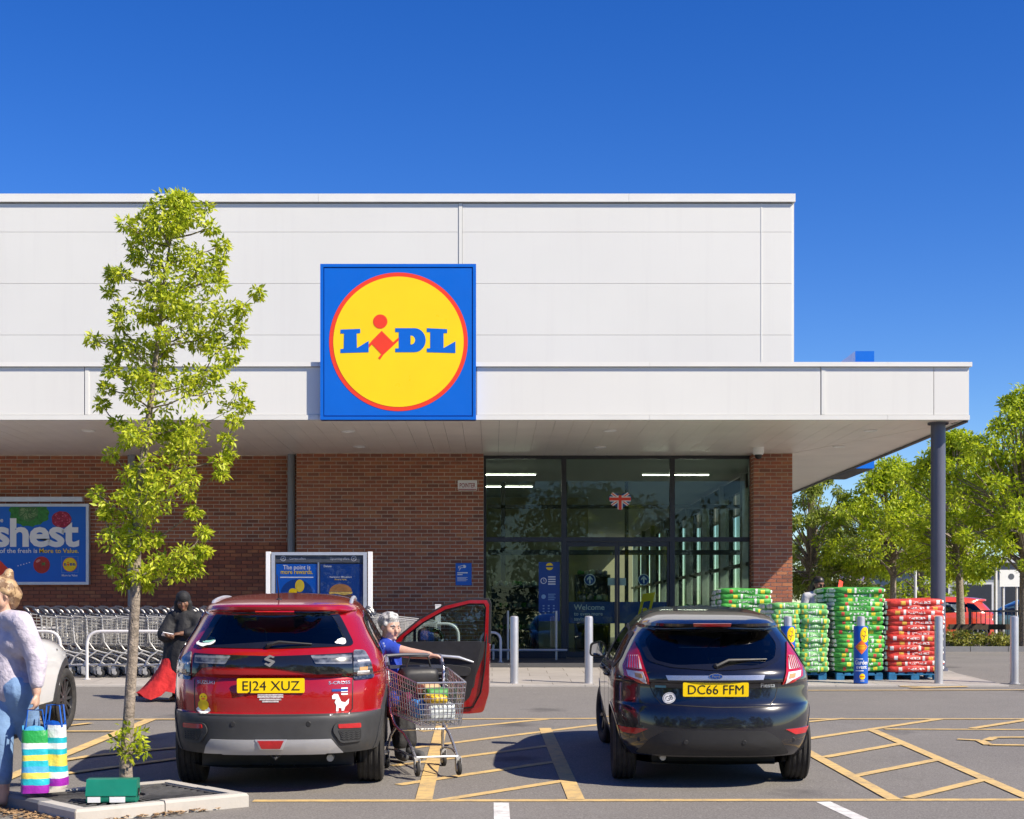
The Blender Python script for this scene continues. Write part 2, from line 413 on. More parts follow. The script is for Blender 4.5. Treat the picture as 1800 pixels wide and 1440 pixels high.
def wall(name, x0, x1, D, singles, red_below=None):
    wo_ = MB()
    zr = red_below or 0
    if zr: wo_.box(x0, x1, D+.012, D+.30, .0, zr, 1)
    wo_.box(x0, x1, D+.012, D+.30, zr, ZS+.05, 0)
    wp = bp(wo_, name, [M_mort, M_mortr])
    st = MB(); n = 0
    for a, b, z, k in courses(x0, x1, ZS+.02):
        if singles(a, b, z):
            ln = round(b-a, 3)
            if ln not in single:
                q = MB(); brickshape(q, 0, ln, 0, 0, BH); single[ln] = q.mesh('brick', M_brick)
            link('brick', single[ln], wp, loc=(a, D+random.uniform(-.0025, .002), z)); n += 1
        else: brickshape(st, a, b, D+random.uniform(-.0025, .002), z, z+BH)
    if st.v: st.build('bricks', M_brickj, wp, kind='stuff')
    return wp
zr = Z(953, DL)
wl = wall('recessed_brick_wall', XL, X(521, DW)+.05, DL, lambda a, b, z: False, zr)
wm = wall('brick_wall', X(521, DW), X(850, DW), DW, lambda a, b, z: a > -.62 and 1.2 < z)
pr = wall('brick_pier', X(1325, DW), BX, DW, lambda a, b, z: True)
ret = MB()
for z0k in range(60):
    z = .03+z0k*JT
    if z+BH > ZS: break
    L = [(DW+.012, DW+.11), (DW+.12, DW+.335), (DW+.345, DW+.5)] if z0k % 2 else [(DW+.012, DW+.22), (DW+.23, DW+.44), (DW+.45, DW+.5)]
    for a, b in L: brickshape(ret, a, b, X(1325, DW)-.003, z, z+BH, 's')
ret.build('bricks', M_brickj, pr, kind='stuff')
# --- upper wall cladding: backing, panels, coping
up = bp(MB().box(-22, BX, DW+.04, 62, 4.2, Z(346, DW)), 'upper_wall', M_gap)
rows = [Z(v, DW) for v in (640, 589, 498.5, 408, 358)]; rows[0] = 4.3
colsx = [-21, X(-560, DW), X(806.5, DW), X(1338.5, DW), BX-.01]
for i in range(4):
    for j in range(4):
        a, b = colsx[j], colsx[j+1]
        l = .030 if j in (2, 3) else .004
        if j == 2: a += .07
        q = MB().box(a+.004, b-.004, DW, DW+.05, rows[i]+.003, rows[i+1]-.003); q.build('cladding_panel', M_clad, up)
MB().box(X(806.5, DW)+.002, X(806.5, DW)+.068, DW-.012, DW+.05, 4.3, rows[4]).build('cover_strip', M_trim, up)
MB().box(X(1338.5, DW)-.012, X(1338.5, DW)+.012, DW-.006, DW+.02, 4.3, rows[4]).build('cover_strip', M_trim, up)
for a, b in zip([-21, -11.6, X(290, DW), X(560, DW), X(1105, DW)], [-11.6, X(290, DW), X(560, DW), X(1105, DW), BX+.05]):
    q = MB().box(a+.002, b-.002, DW-.06, DW+.5, Z(356, DW), Z(342, DW)); q.build('coping', M_cop, up)
MB().box(BX-.01, BX+.035, DW+.02, 62, 4.3, Z(357, DW)).build('side_cladding', M_clad, up)
MB().box(BX+.036, BX+.06, DW+.4, 62, 4.3, Z(344, DW)-.02).build('gutter_trim', M_trim, up)
# --- canopy
FX = X(1705, DF); ZT = Z(637, DF)
cn = bp(MB().box(-22, FX-.05, DF+.06, DW+.1, ZS+.07, ZT-.06).box(BX-.3, FX-.05, DW+.1, 55, ZS+.07, ZT-.06), 'canopy', M_gap)
jx = [-21, X(-330, DF), X(148, DF), X(838, DF), X(1443, DF), X(1642, DF), FX-.006]
z0, z1 = Z(729, DF), Z(645.5, DF)
for a, b in zip(jx, jx[1:]): MB().box(a+.005, b-.005, DF+.015, DF+.06, z0, z1).build('fascia_panel', M_clad, cn)
for a in (jx[2], jx[4]): MB().box(a+.012, a+.075, DF+.006, DF+.03, z0, z1-.004).build('cover_strip', M_trim, cn)
ty = 55
for nm, za, zb, pr_ in (('lower_trim', ZS, z0-.006, .0), ('upper_trim', z1+.008, ZT, -.03)):
    for a, b in zip([-21, -12, X(-330, DF), X(560, DF), X(1142, DF), X(1560, DF)], [-12, X(-330, DF), X(560, DF), X(1142, DF), X(1560, DF), FX-pr_]):
        MB().box(a+.0015, b-.0015, DF+pr_, DF+.1, za, zb).build(nm, M_trim if nm[0] == 'l' else M_cop, cn)
    MB().box(FX-.1, FX-pr_-.002, DF+.102, ty, za, zb).build(nm, M_trim, cn)
for k in range(5): MB().box(FX-.05, FX-.012, DF+.12+k*6, DF+.11+(k+1)*6, z0, z1).build('fascia_panel', M_clad, cn)
MB().box(FX-.07, FX+.002, DF+.1, ty, ZS-.03, ZS-.002).build('edge_gutter', M_frame, cn)
MB().box(-22, FX-.1, DF+.1, DW+.3, ZT-.05, ZT-.02).box(BX+.1, FX-.1, DW+.3, ty, ZT-.05, ZT-.02).build('canopy_roof', mat('roof_membrane', (.12, .12, .125), .8), cn)
# soffit planks: front bay runs in depth up to the mitre, side bay runs across
def mitre(x): return DW-(x-BX)/(FX-BX)*(DW-DF)
pw = .31; x = -16.0
while x < FX-.12:
    a, b = x+.0025, min(x+pw-.0025, FX-.102); q = MB()
    ya, yb = (DG+.3 if a < BX-.05 else mitre(a)-.004), (DG+.3 if b < BX-.05 else mitre(b)-.004)
    if a < BX-.05 < b: yb = ya = DW-.0
    y0 = DF+.102
    if min(ya, yb) > y0+.02:
        q.add([(a, y0, ZS+.004), (b, y0, ZS+.004), (b, yb, ZS+.004), (a, ya, ZS+.004), (a, y0, ZS+.03), (b, y0, ZS+.03), (b, yb, ZS+.03), (a, ya, ZS+.03)],
              [(0, 3, 2, 1), (4, 5, 6, 7), (0, 1, 5, 4), (1, 2, 6, 5), (2, 3, 7, 6), (3, 0, 4, 7)])
        q.build('soffit_plank', M_soff, cn)
    x += pw
y = DF+.25
while y < 50:
    a, b = y+.005, y+pw-.005; q = MB()
    def xi(yv): return BX+.012 if yv >= DW else BX+(DW-yv)/(DW-DF)*(FX-BX)+.02
    xa, xb = xi(a), xi(b); x1 = FX-.104
    if x1-xa > .02 and x1-xb > .02:
        q.add([(xa, a, ZS+.004), (x1, a, ZS+.004), (x1, b, ZS+.004), (xb, b, ZS+.004), (xa, a, ZS+.03), (x1, a, ZS+.03), (x1, b, ZS+.03), (xb, b, ZS+.03)],
              [(0, 3, 2, 1), (4, 5, 6, 7), (0, 1, 5, 4), (1, 2, 6, 5), (2, 3, 7, 6), (3, 0, 4, 7)])
        q.build('soffit_plank', M_soff, cn)
    y += pw
for (px, py) in ((612, 758), (632, 785), (1072, 757), (1055, 786), (1530, 757), (1475, 785), (155, 757), (-150, 758)):
    D = F*(ZS-CZ)/(HY-py); t = Matrix.Translation((X(px, D), D, ZS-.012))
    d = MB().lathe([(.06, .02), (.115, .014), (.12, 0), (.09, -.004), (.075, .01), (.001, .012)], 20, t).build('downlight', M_white, cn, 30)
D = 28.3
MB().lathe([(.11, .1), (.11, 0), (.09, -.05), (.001, -.05)], 18, Matrix.Translation((X(1333, D), D, ZS-.08))).build('camera_housing', M_white, cn, 40)
MB().ball((X(1333, D), D, ZS-.14), .075, 12).build('camera_dome', M_black, cn, 80)
# column
c = MB().lathe([(.119, 0), (.119, ZS-.02)], 32, Matrix.Translation((X(1649, 24.62), 24.62, 0)))
c.lathe([(.17, ZS-.03), (.17, ZS+.0)], 32, Matrix.Translation((X(1649, 24.62), 24.62, 0)))
c.lathe([(.16, -.04), (.16, .03), (.119, .035)], 32, Matrix.Translation((X(1649, 24.62), 24.62, -.03)))
bp(c, 'canopy_column', M_col, None, 40)
for px, D in ((512, 29.46), (231, 29.50)):
    q = MB().tube([(X(px, D), D, .0), (X(px, D), D, ZS+.02)], .075, 16)
    for zc in (.9, 2.4, 3.7): q.lathe([(.085, -.03), (.085, .03)], 16, Matrix.Translation((X(px, D), D, zc)))
    bp(q, 'downpipe', M_pipe, None, 40)
# --- glazing
gx = [X(v, DG) for v in (850, 991, 1181.5, 1321)]
zt, zm, zb = Z(807, DG), Z(948.5, DG), .16
fr = MB()
fw = .05
fr.box(gx[0]-.2, gx[3]+.14, DG-.05, DG+.08, zt, ZS+.02)
fr.box(gx[0], gx[3], DG-.045, DG+.06, zm-.045, zm+.045)
for i, xv in enumerate(gx): fr.box(xv-fw+.0, xv+fw, DG-.05, DG+.07, .02, zt)
glz = bp(fr, 'entrance_glazing', M_frame)
for i in (0, 2): MB().box(gx[i]+.05, gx[i+1]-.05, DG-.03, DG+.06, .02, zb).build('plinth', M_plinth, glz)
def pane(x0, x1, z0, z1, y=DG, par=None): return MB().box(x0, x1, y+.01, y+.022, z0, z1).build('pane', M_glass, par or glz)
for i in range(3): pane(gx[i]+fw, gx[i+1]-fw, zm+.045, zt)
pane(gx[0]+fw, gx[1]-fw, zb, zm-.045); pane(gx[2]+fw, gx[3]-fw, zb, zm-.045)
dx = [gx[1]+.052, X(1085, DG), gx[2]-.052]; ztop = zm-.05
for i in range(2):
    a, b = dx[i]+.003, dx[i+1]-.003; y = DG-.005
    q = MB().box(a, a+.045, y, y+.05, .03, ztop).box(b-.045, b, y, y+.05, .03, ztop).box(a+.045, b-.045, y, y+.05, ztop-.09, ztop).box(a+.045, b-.045, y, y+.05, .03, .15)
    dr = q.build('sliding_door', M_frame, glz); pane(a+.045, b-.045, .15, ztop-.09, y+.01, dr)
    # direction arrow on the glass
    cxm = X(1037 if i == 0 else 1132, DG); czm = Z(1019, DG)
    fn = lambda u, v, d: (cxm+u, y+.048-d, czm+v)
    q = MB(); q.prism(ell(0, 0, .115, .115), fn, .0, .004, 0); q.prism(ell(0, 0, .10, .10), fn, .004, .006, 1)
    q.prism([(-.014, -.075), (.014, -.075), (.014, .02), (.055, -.015), (.055, .02), (0, .08), (-.055, .02), (-.055, -.015), (-.014, .02)], fn, .006, .009, 0)
    q.build('arrow_sticker', [M_white, M_blued], dr)
    cxn = X(1076 if i == 0 else 1093, DG)
    MB().box(cxn-.085, cxn+.085, y+.036, y+.039, Z(1029, DG), Z(1016, DG)).build('notice', M_white, dr)
    zA, zB = Z(1096, DG), Z(1058, DG)
    q = MB().box(a+.046, b-.046, y+.042, y+.046, zA, zB, 0)
    if i == 0:
        for txt, sz, zz in (('Welcome', .155, Z(1072, DG)), ('to even more', .105, Z(1082, DG)), ('savings', .105, Z(1091, DG))):
            put_text(q, txt, sz, lambda u, v, zz=zz: (X(1009, DG)+u, y+.039, zz+v), .01, mi=1)
    q.build('door_banner', [M_blued, M_white], dr)
    if i == 1:
        q = MB(); P = [(1117, 1100), (1130, 1044), (1152, 1041), (1139, 1100)]
        q.prism([(X(a_, DG), Z(b_, DG)) for a_, b_ in P], lambda u, v, d: (u, y+.04-d, v), 0, .004, 0)
        q.prism([(X(a_, DG), Z(b_, DG)) for a_, b_ in [(1124, 1090), (1132, 1058), (1144, 1056), (1136, 1090)]], lambda u, v, d: (u, y+.0355-d, v), 0, .0005, 1)
        q.prism(ell(X(1134, DG), Z(1073, DG), .05, .05), lambda u, v, d: (u, y+.0345-d, v), 0, .0005, 0)
        q.build('phone_graphic', [M_yellow, M_blued], dr)
# opening hours panel, flag heart
q = MB(); y = DG+.006; a, b = X(947, DG), X(984, DG)
q.box(a, b, y-.004, y, Z(1092, DG), Z(988, DG), 0)
q.prism(ell(X(966, DG), Z(996, DG), .075, .075), lambda u, v, d: (u, y-.005-d, v), 0, .003, 1)
q.prism([(X(959.5, DG), Z(997.5, DG)), (X(972.5, DG), Z(997.5, DG)), (X(972.5, DG), Z(994.5, DG)), (X(959.5, DG), Z(994.5, DG))], lambda u, v, d: (u, y-.009-d, v), 0, .002, 0)
for k in range(4): q.box(X(963.5, DG), X(976.5, DG), y-.007, y-.005, Z(1015.3+k*4.2, DG), Z(1013.2+k*4.2, DG), 2)
cl = ell(X(955.5, DG), Z(1021, DG), .062, .062); q.prism(cl, lambda u, v, d: (u, y-.005-d, v), 0, .002, 2)
q.prism(ell(X(955.5, DG), Z(1021, DG), .048, .048), lambda u, v, d: (u, y-.008-d, v), 0, .002, 0)
q.box(X(955.3, DG), X(956, DG), y-.013, y-.0105, Z(1021, DG), Z(1018, DG), 2).box(X(955.3, DG), X(957.5, DG), y-.013, y-.0105, Z(1022, DG), Z(1021.3, DG), 2)
for k in range(4): q.box(X(963.5, DG), X(976.5-(k % 2)*2, DG), y-.007, y-.005, Z(1045.3+k*3.2, DG), Z(1044 +k*3.2, DG), 3)
q.prism(ell(X(955.5, DG), Z(1049, DG), .045, .045), lambda u, v, d: (u, y-.005-d, v), 0, .002, 3)
for k in range(3):
    for l_ in range(3): q.box(X(954+k*9, DG), X(957+k*9, DG), y-.007, y-.005, Z(1066+l_*5, DG), Z(1064+l_*5, DG), 3)
q.build('opening_hours_panel', [M_blued, M_yellow, M_white, mat('print_pale_blue', (.25, .42, .60), .5)], glz)
hx, hz = X(1090, DG), Z(880, DG); q = MB()
heart = [(0, -.19)]+[(.23*math.sin(t)**3*1.0, .19*(13*math.cos(t)-5*math.cos(2*t)-2*math.cos(3*t)-math.cos(4*t))/15) for t in [math.pi-.25-i*(2*math.pi-.5)/40 for i in range(41)]]
def clip(poly, keep):                                          # clip a polygon by a half plane a*x+b*y<=c
    for (a_, b_, c_) in keep:
        out = []
        for i in range(len(poly)):
            p, r_ = poly[i-1], poly[i]; dp = a_*p[0]+b_*p[1]-c_; dq = a_*r_[0]+b_*r_[1]-c_
            if dp <= 0: out.append(p)
            if (dp < 0) != (dq < 0):
                t = dp/(dp-dq); out.append((p[0]+(r_[0]-p[0])*t, p[1]+(r_[1]-p[1])*t))
        poly = out
        if len(poly) < 3: return None
    return poly
fnh = lambda u, v, d: (hx+u, DG+.006-d, hz+v)
q.prism(heart, fnh, 0, .003, 0)
hw = [(-.225, .04), (.225, .04), (.225, .09), (-.225, .09)]
def strip(p, r_, wd):
    d = Vector((r_[0]-p[0], r_[1]-p[1])).normalized(); n = Vector((-d.y, d.x))*wd/2
    return [(p[0]-n.x, p[1]-n.y), (r_[0]-n.x, r_[1]-n.y), (r_[0]+n.x, r_[1]+n.y), (p[0]+n.x, p[1]+n.y)]
lay = .003
for (p, r_, wd, mi) in (((-.2, -.115), (.2, .165), .06, 1), ((-.2, .165), (.2, -.115), .06, 1), ((-.2, -.115), (.2, .165), .02, 2), ((-.2, .165), (.2, -.115), .02, 2),
                        ((-.21, .03), (.21, .03), .10, 1), ((0, -.18), (0, .10), .10, 1), ((-.215, .03), (.215, .03), .06, 2), ((0, -.185), (0, .105), .06, 2)):
    pg = strip(p, r_, wd); pg = clip(pg, [(1, -1.15, .27), (-1, -1.15, .27), (1, .9, .30), (-1, .9, .30)])
    if pg: q.prism(pg, fnh, lay, lay+.0015, mi); lay += .0018
q.build('flag_heart_sticker', [M_blued, M_white, M_red], glz)
# --- inside the entrance
M_ceil = mat('inside_ceiling', (.52, .54, .52), .8, var=.04); M_inw = mat('inside_wall', (.34, .32, .21), .85, var=.1, scale=1.5)
M_floor = mat('inside_floor', (.16, .16, .16), .4); M_incol = mat('inside_column', (.40, .41, .38), .6)
bp(MB().box(-6, 5.9, DG+.1, 62, Z(790, 29.7)-.05, ZS+.06), 'lobby_ceiling', M_ceil)
bp(MB().box(-6, 5.85, DG+.09, 62, -.05, .016), 'lobby_floor', M_floor)
bp(MB().box(-6, 5.9, 62, 62.2, 0, ZS).box(-6.2, -6, DG+.3, 62.2, 0, ZS), 'lobby_wall', M_inw)
bp(MB().box(-.15, 2.6, 40, 40.2, 0, ZS), 'lobby_wall', M_inw)
bp(MB().box(-2.1, -1.9, DG+.1, 62, 0, ZS), 'lobby_wall', M_inw)
sg = MB()
for k in range(10):
    y = DG+.5+k*3.2; sg.box(BX-.28, BX-.06, y, y+.28, 0.0, ZS+.02)
bp(sg, 'side_columns', M_incol)
sg = MB().box(BX-.2, BX-.1, DG+.1, 61, 2.0, 2.08).box(BX-.2, BX-.1, DG+.1, 61, 0, .25).box(BX-.2, BX-.1, DG+.1, 61, 3.75, ZS)
for k in range(19): sg.box(BX-.2, BX-.1, DG+1.25+k*1.6, DG+1.32+k*1.6, .25, 3.75)
sw = bp(sg, 'side_window_frames', M_frame)
for k in range(18): MB().box(BX-.155, BX-.145, DG+.72+k*1.6, DG+2.1+k*1.6, .25, 3.75).build('pane', M_glass, sw)
inn = MB().box(-.1, 5.6, 33.4, 33.48, 2.25, 2.36).box(1.6, 1.7, 33.4, 33.48, 0, 3.9).box(3.0, 3.08, 33.4, 33.48, 0, 3.9).box(.2, .3, 33.4, 33.48, 0, 3.9).box(-.1, 5.6, 33.4, 33.48, 3.3, 3.38)
bp(inn, 'inner_door_frame', M_frame)
M_lamp = emis('lamp_tube', (1, .93, .78), 15.0)
for px0, px1, D, py, nm in ((820, 943, 31.4, 836, 'near left'), (820, 937, 33.6, 857, 'rear left'), (1128, 1247, 31.4, 836.5, 'near right')):
    zz = Z(py, D); a, b = X(px0, D), X(px1, D)
    lt = thing('ceiling_light', f'{nm} glowing strip light under the lobby ceiling seen through the glass', 'light', ((a+b)/2, D, zz), group='lobby strip lights')
    MB().box(-(b-a)/2, (b-a)/2, -.04, .04, .025, .07).build('housing', M_white, lt)
    MB().box(-(b-a)/2+.02, (b-a)/2-.02, -.022, .022, .010, .025).build('tube', M_lamp, lt)
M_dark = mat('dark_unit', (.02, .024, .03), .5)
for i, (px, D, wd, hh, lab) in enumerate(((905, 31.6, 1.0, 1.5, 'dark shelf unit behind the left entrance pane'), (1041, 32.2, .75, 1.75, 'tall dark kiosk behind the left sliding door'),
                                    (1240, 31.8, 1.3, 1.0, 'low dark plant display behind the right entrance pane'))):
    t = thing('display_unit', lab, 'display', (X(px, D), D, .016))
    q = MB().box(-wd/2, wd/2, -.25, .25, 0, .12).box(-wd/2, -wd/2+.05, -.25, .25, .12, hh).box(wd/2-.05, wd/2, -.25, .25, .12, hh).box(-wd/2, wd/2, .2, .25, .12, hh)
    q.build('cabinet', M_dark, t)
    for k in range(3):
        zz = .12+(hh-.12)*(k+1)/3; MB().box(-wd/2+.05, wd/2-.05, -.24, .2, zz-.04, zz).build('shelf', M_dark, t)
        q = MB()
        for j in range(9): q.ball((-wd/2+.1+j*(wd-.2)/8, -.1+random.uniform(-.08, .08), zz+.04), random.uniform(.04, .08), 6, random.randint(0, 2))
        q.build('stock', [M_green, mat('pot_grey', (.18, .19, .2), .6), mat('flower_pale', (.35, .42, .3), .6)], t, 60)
# --- illuminated style logo box
def logo(mb, fn, s=1.0):
    n = lambda p: ((p[0]-180)/1090*s-.5*s, .5*s-(p[1]-172)/1103*s)
    cc = n((727, 723)); ro, ri = 485/1090*s, 456/1090*s
    k = s
    mb.prism(ell(cc[0], cc[1], ro, ro, 96), lambda u, v, d: fn(u, v, d), 0, .004, 1)
    mb.prism(ell(cc[0], cc[1], ri, ri, 96), lambda u, v, d: fn(u, v, d), .004, .008, 2)
    L1 = [(322, 637), (460, 632), (460, 662), (435, 664), (437, 768), (519, 717), (519, 797), (322, 803), (322, 775), (345, 773), (347, 665), (322, 665)]
    L2 = [(926, 627), (1068, 634), (1068, 662), (1043, 662), (1043, 768), (1126, 720), (1126, 803), (926, 797), (926, 770), (950, 770), (950, 655), (926, 655)]
    Dd = [(705, 627)]+[(840+78*math.sin(t), 712-85*math.cos(t)) for t in [i*math.pi/14 for i in range(15)]]+[(705, 797), (705, 770), (730, 770), (730, 655), (705, 655)]
    Dc = [(812, 681)]+[(815+28*math.sin(t), 712-31*math.cos(t)) for t in [i*math.pi/10 for i in range(11)]]+[(812, 743)]
    I = [(610, 646), (690, 727), (729, 692), (729, 713), (690, 751), (622, 815), (598, 850), (585, 838), (607, 811), (543, 742), (520, 766), (520, 742), (545, 712)]
    for pg, mi, d in ((L1, 0, .008), (L2, 0, .008), (Dd, 0, .008), (Dc, 2, .012), (I, 1, .008), (ell(600, 580, 50, 50, 32), 1, .008)):
        mb.prism([n(p) for p in pg], fn, d, d+.004, mi)
S0, S1, T0, T1 = X(564.5, DF), X(837, DF), Z(740, DF-.1), Z(463, DF-.1)
pj = .14; cxs, czs = (S0+S1)/2, (T0+T1)/2; sw_, sh_ = S1-S0, T1-T0
def signbox(label, M, dep=0.0):
    t = thing('logo_sign', label, 'sign')
    t.matrix_world = M
    h = sw_/2; l = .05
    q = MB().box(-h, h, 0, pj-.05+dep, -h, h); q.build('box', M_blue, t); MB().box(-h+.01, h-.01, .004, pj-.06+dep, -h-.006, -h-.001).build('shade_underside', M_frame, t)  # dark bottom cover: shade under the box put into its colour
    q = MB()
    for (a, b, c_, d) in ((-h, h, h-l, h), (-h, h, -h, -h+l), (-h, -h+l, -h+l, h-l), (h-l, h, -h+l, h-l)): q.box(a, b, -.04, .0, c_, d)
    q.build('frame', M_blue, t)
    q = MB().box(-h+l+.015, h-l-.015, -.028, .0, -h+l+.02, h-l-.012); q.build('face', M_blue, t)
    q = MB(); logo(q, lambda u, v, d: Vector((u, -.0285-d, v)), sw_); q.build('emblem', [M_blue, M_red, M_yellow], t)
    return t
signbox('large square blue sign with yellow and red round logo on the white fascia', Matrix.Translation((cxs, DF-pj+.05, czs)))
signbox('blue logo sign seen edge on at the side of the canopy', Matrix.Translation((FX+.40, 33.3, czs)) @ Matrix.Rotation(R(90), 4, 'Z'), .28)
# stay of the side sign on the roof
t = thing('sign_brace', 'pale sloping brace behind the side sign on the canopy roof', 'brace', (FX-.5, 33.0, ZT-.02))
MB().tube([(-.7, 0, 0), (.35, 0, .75)], .04, 8).tube([(-.7, .6, 0), (.35, .6, .75)], .04, 8).build('strut', M_trim, t, 40)
MB().box(-.75, -.6, -.05, .65, 0, .05).build('foot', M_trim, t)
# --- advertising panel at the far left of the wall
DB = DL-.10
bx0, bx1, bz0, bz1 = X(-175, DB), X(157, DB), Z(1028, DB), Z(886, DB)
bb = thing('advertising_panel', 'blue fresh food advertising panel in silver frame on the brick wall', 'billboard', ((bx0+bx1)/2, DB, bz0))
hb = (bx1-bx0)/2; hh = bz1-bz0
q = MB()
for a in ((-hb, hb, 0, .055), (-hb, hb, hh-.055, hh), (-hb, -hb+.055, .055, hh-.055), (hb-.055, hb, .055, hh-.055)): q.box(a[0], a[1], -.05, .08, a[2], a[3])
q.build('frame', M_alu, bb)
ps = MB().box(-hb+.055, hb-.055, -.02, .07, .055, hh-.055).build('poster', M_blue, bb)
def bf(px, py): return (X(px, DB)-(bx0+bx1)/2, Z(py, DB)-bz0)
fb = lambda u, v, d: Vector((u, -.021-d, v))
s76 = lambda zx, zy: bf(zx/7.58, 860+zy/7.58)                   # points read off an enlarged view
q = MB(); c0 = s76(395, 330)
def jag(cx, cy, rx, ry, n, amp): return [(cx+rx*(1+amp*math.sin(i*5.3)+amp*.6*math.sin(i*2.1))*math.cos(2*math.pi*i/n), cy+ry*(1+amp*math.sin(i*4.1))*math.sin(2*math.pi*i/n)) for i in range(n)]
cab = clip(jag(c0[0], c0[1]+.02, .40, .27, 40, .06), [(0, 1, hh-.06)]); q.prism(cab, fb, 0, .004, 0)
cab = clip(jag(c0[0]-.02, c0[1]+.05, .20, .2, 30, .05), [(0, 1, hh-.06)]); q.prism(cab, fb, .004, .007, 1)
for i in range(26):
    a = random.uniform(0, 6.28); r0 = random.uniform(.02, .12); r1 = r0+random.uniform(.04, .1)
    pg = strip((c0[0]-.02+r0*math.cos(a), c0[1]+.03+r0*.8*math.sin(a)), (c0[0]-.02+r1*math.cos(a+.3), c0[1]+.03+r1*.8*math.sin(a+.3)), .012)
    if max(p[1] for p in pg) < hh-.07: q.prism(pg, fb, .007+i*.0001, .009+i*.0001, 2)
q.build('cabbage_print', [M_green, mat('leaf_mid', (.06, .17, .05), .5, var=.3, scale=14), mat('leaf_vein', (.22, .33, .14), .5)], bb)
q = MB(); c1 = s76(825, 405); q.prism(jag(c1[0], c1[1], .20, .165, 28, .03), fb, 0, .004, 0)
for i in range(60):
    a = random.uniform(0, 6.28); r0 = math.sqrt(random.random())*.155
    q.prism(ell(c1[0]+r0*1.15*math.cos(a), c1[1]+r0*.9*math.sin(a), .016, .016, 8), fb, .004+i*.00005, .0065+i*.00005, 1 if random.random() < .65 else 2)
q.build('raspberry_print', [mat('berry', (.30, .008, .035), .4, var=.3, scale=15), mat('berry2', (.42, .015, .06), .4), mat('berry3', (.55, .08, .14), .4)], bb)
q = MB(); base = s76(0, 755); tx1 = s76(1045, 755)[0]
put_text(q, 'freshest', .77, lambda u, v: (tx1+u, -.034, base[1]+v), .030, 'RIGHT', 0, 2.62, .94)
q.build('headline', M_white, bb); q = MB(); b2 = s76(0, 850); e2 = s76(505, 0)[0]; s2 = s76(525, 0)[0]; e3 = s76(1050, 0)[0]
put_text(q, 'of the fresh is', .125, lambda u, v: (e2+u, -.03, b2[1]+v), .012, 'RIGHT', 0, e2-s76(5, 0)[0])
q.build('caption', [M_white, M_yellow], bb); q = MB()
put_text(q, 'More to Value.', .125, lambda u, v: (s2+u, -.03, b2[1]+v), .012, 'LEFT', 1, e3-s2)
q.build('caption', [M_white, M_yellow], bb); q = MB(); b4 = s76(50, 440); put_text(q, 'the', .13, lambda u, v: (b4[0]+u, -.03, b4[1]+v), .012, 'RIGHT', 0)
q.build('caption', [M_white, M_yellow], bb); q = MB(); b5 = s76(828, 1162); put_text(q, 'More to Value', .06, lambda u, v: (b5[0]+u, -.03, b5[1]+v), .01, 'LEFT', 0, s76(1035, 0)[0]-b5[0])
q.build('caption', [M_white, M_yellow], bb); q = MB()
for k in range(5): q.prism(ell(*s76(245+k*38, 1022-k*11), .012, .009, 8), fb, 0, .003, 0)
q.build('water_drops_print', [M_white, M_yellow], bb)
q = MB(); c2 = s76(560, 1010); q.prism(ell(c2[0], c2[1], .165, .168, 32), fb, 0, .004, 0)
st = []
for k in range(12):
    a = k*math.pi/6; rr = .085 if k % 2 == 0 else .02; st.append((c2[0]+.035+rr*math.cos(a), c2[1]+.02+rr*.7*math.sin(a)))
q.prism(st, fb, .004, .007, 1); q.prism(ell(c2[0]-.07, c2[1]+.08, .05, .025, 16, .5), fb, .004, .006, 2)
q.build('tomato_print', [mat('tomato', (.42, .02, .012), .3, var=.15, scale=6), M_green, mat('tomato_light', (.62, .22, .18), .3)], bb)
q = MB(); c3 = s76(935, 1005); lw = .33
fr_ = .004
for a in ((-1, 1, 1-.03, 1), (-1, 1, -1, -1+.03), (-1, -1+.03, -1, 1), (1-.03, 1, -1, 1)): q.box(c3[0]+a[0]*lw/2, c3[0]+a[1]*lw/2, -.024, -.0205, c3[1]+a[2]*lw/2, c3[1]+a[3]*lw/2, 3)
logo(q, lambda u, v, d: Vector((c3[0]+u, -.0215-d*.4, c3[1]+v)), lw*.97); q.build('small_emblem', [M_blued, M_red, M_yellow, mat('pale_line', (.2, .35, .65), .5)], bb)
q = MB(); pg = [s76(-300, 1090), s76(-5, 940), s76(145, 1090), s76(0, 1235), s76(-150, 1235)]; q.prism(pg, fb, 0, .004, 0); q.build('red_arrow_print', M_red, bb)
# metal light bar above
lb = thing('light_bar', 'pale metal light bar on the brick wall above the advertising panel', 'light bar', (bx0, DB, Z(879, DB)))
MB().box(0, X(150, DB)-bx0, -.22, -.08, -.045, .045).build('housing', M_alu, lb)
for u in (.4, 1.9, 3.4): MB().box(u, u+.05, -.08, .12, -.02, .02).build('bracket', M_pipe, lb)
# --- offers case in front of the wall
DC = 24.95
cx0, cx1 = X(472, DC), X(651, DC); g0 = gz(24.95)+0.014
oc = thing('poster_case', 'silver double poster case on posts showing current and upcoming offers', 'notice board', ((cx0+cx1)/2, DC, g0))
h = (cx1-cx0)/2; zt_ = Z(970, DC)-g0; zlow = .75
for sgn in (-1, 1): MB().box(sgn*h-.035, sgn*h+.035, -.06, .06, 0, zt_).build('post', M_white, oc)
c_ = lambda px, py: (X(px, DC)-(cx0+cx1)/2, Z(py, DC)-g0)
x0, x1 = -h+.055, h-.055
q = MB().box(x0, x1, -.05, .05, zt_-.06, zt_-.01).box(x0, x1, -.05, .05, zlow, zlow+.06).box(x0, x0+.06, -.05, .05, zlow+.06, zt_-.06).box(x1-.06, x1, -.05, .05, zlow+.06, zt_-.06)
q.build('frame', M_alu, oc)
MB().box(x0+.06, x1-.06, .0, .04, zlow+.06, zt_-.06).build('back_panel', M_dkgrey, oc)
xm = c_(560, 0)[0]; zh = c_(0, 989)[1]
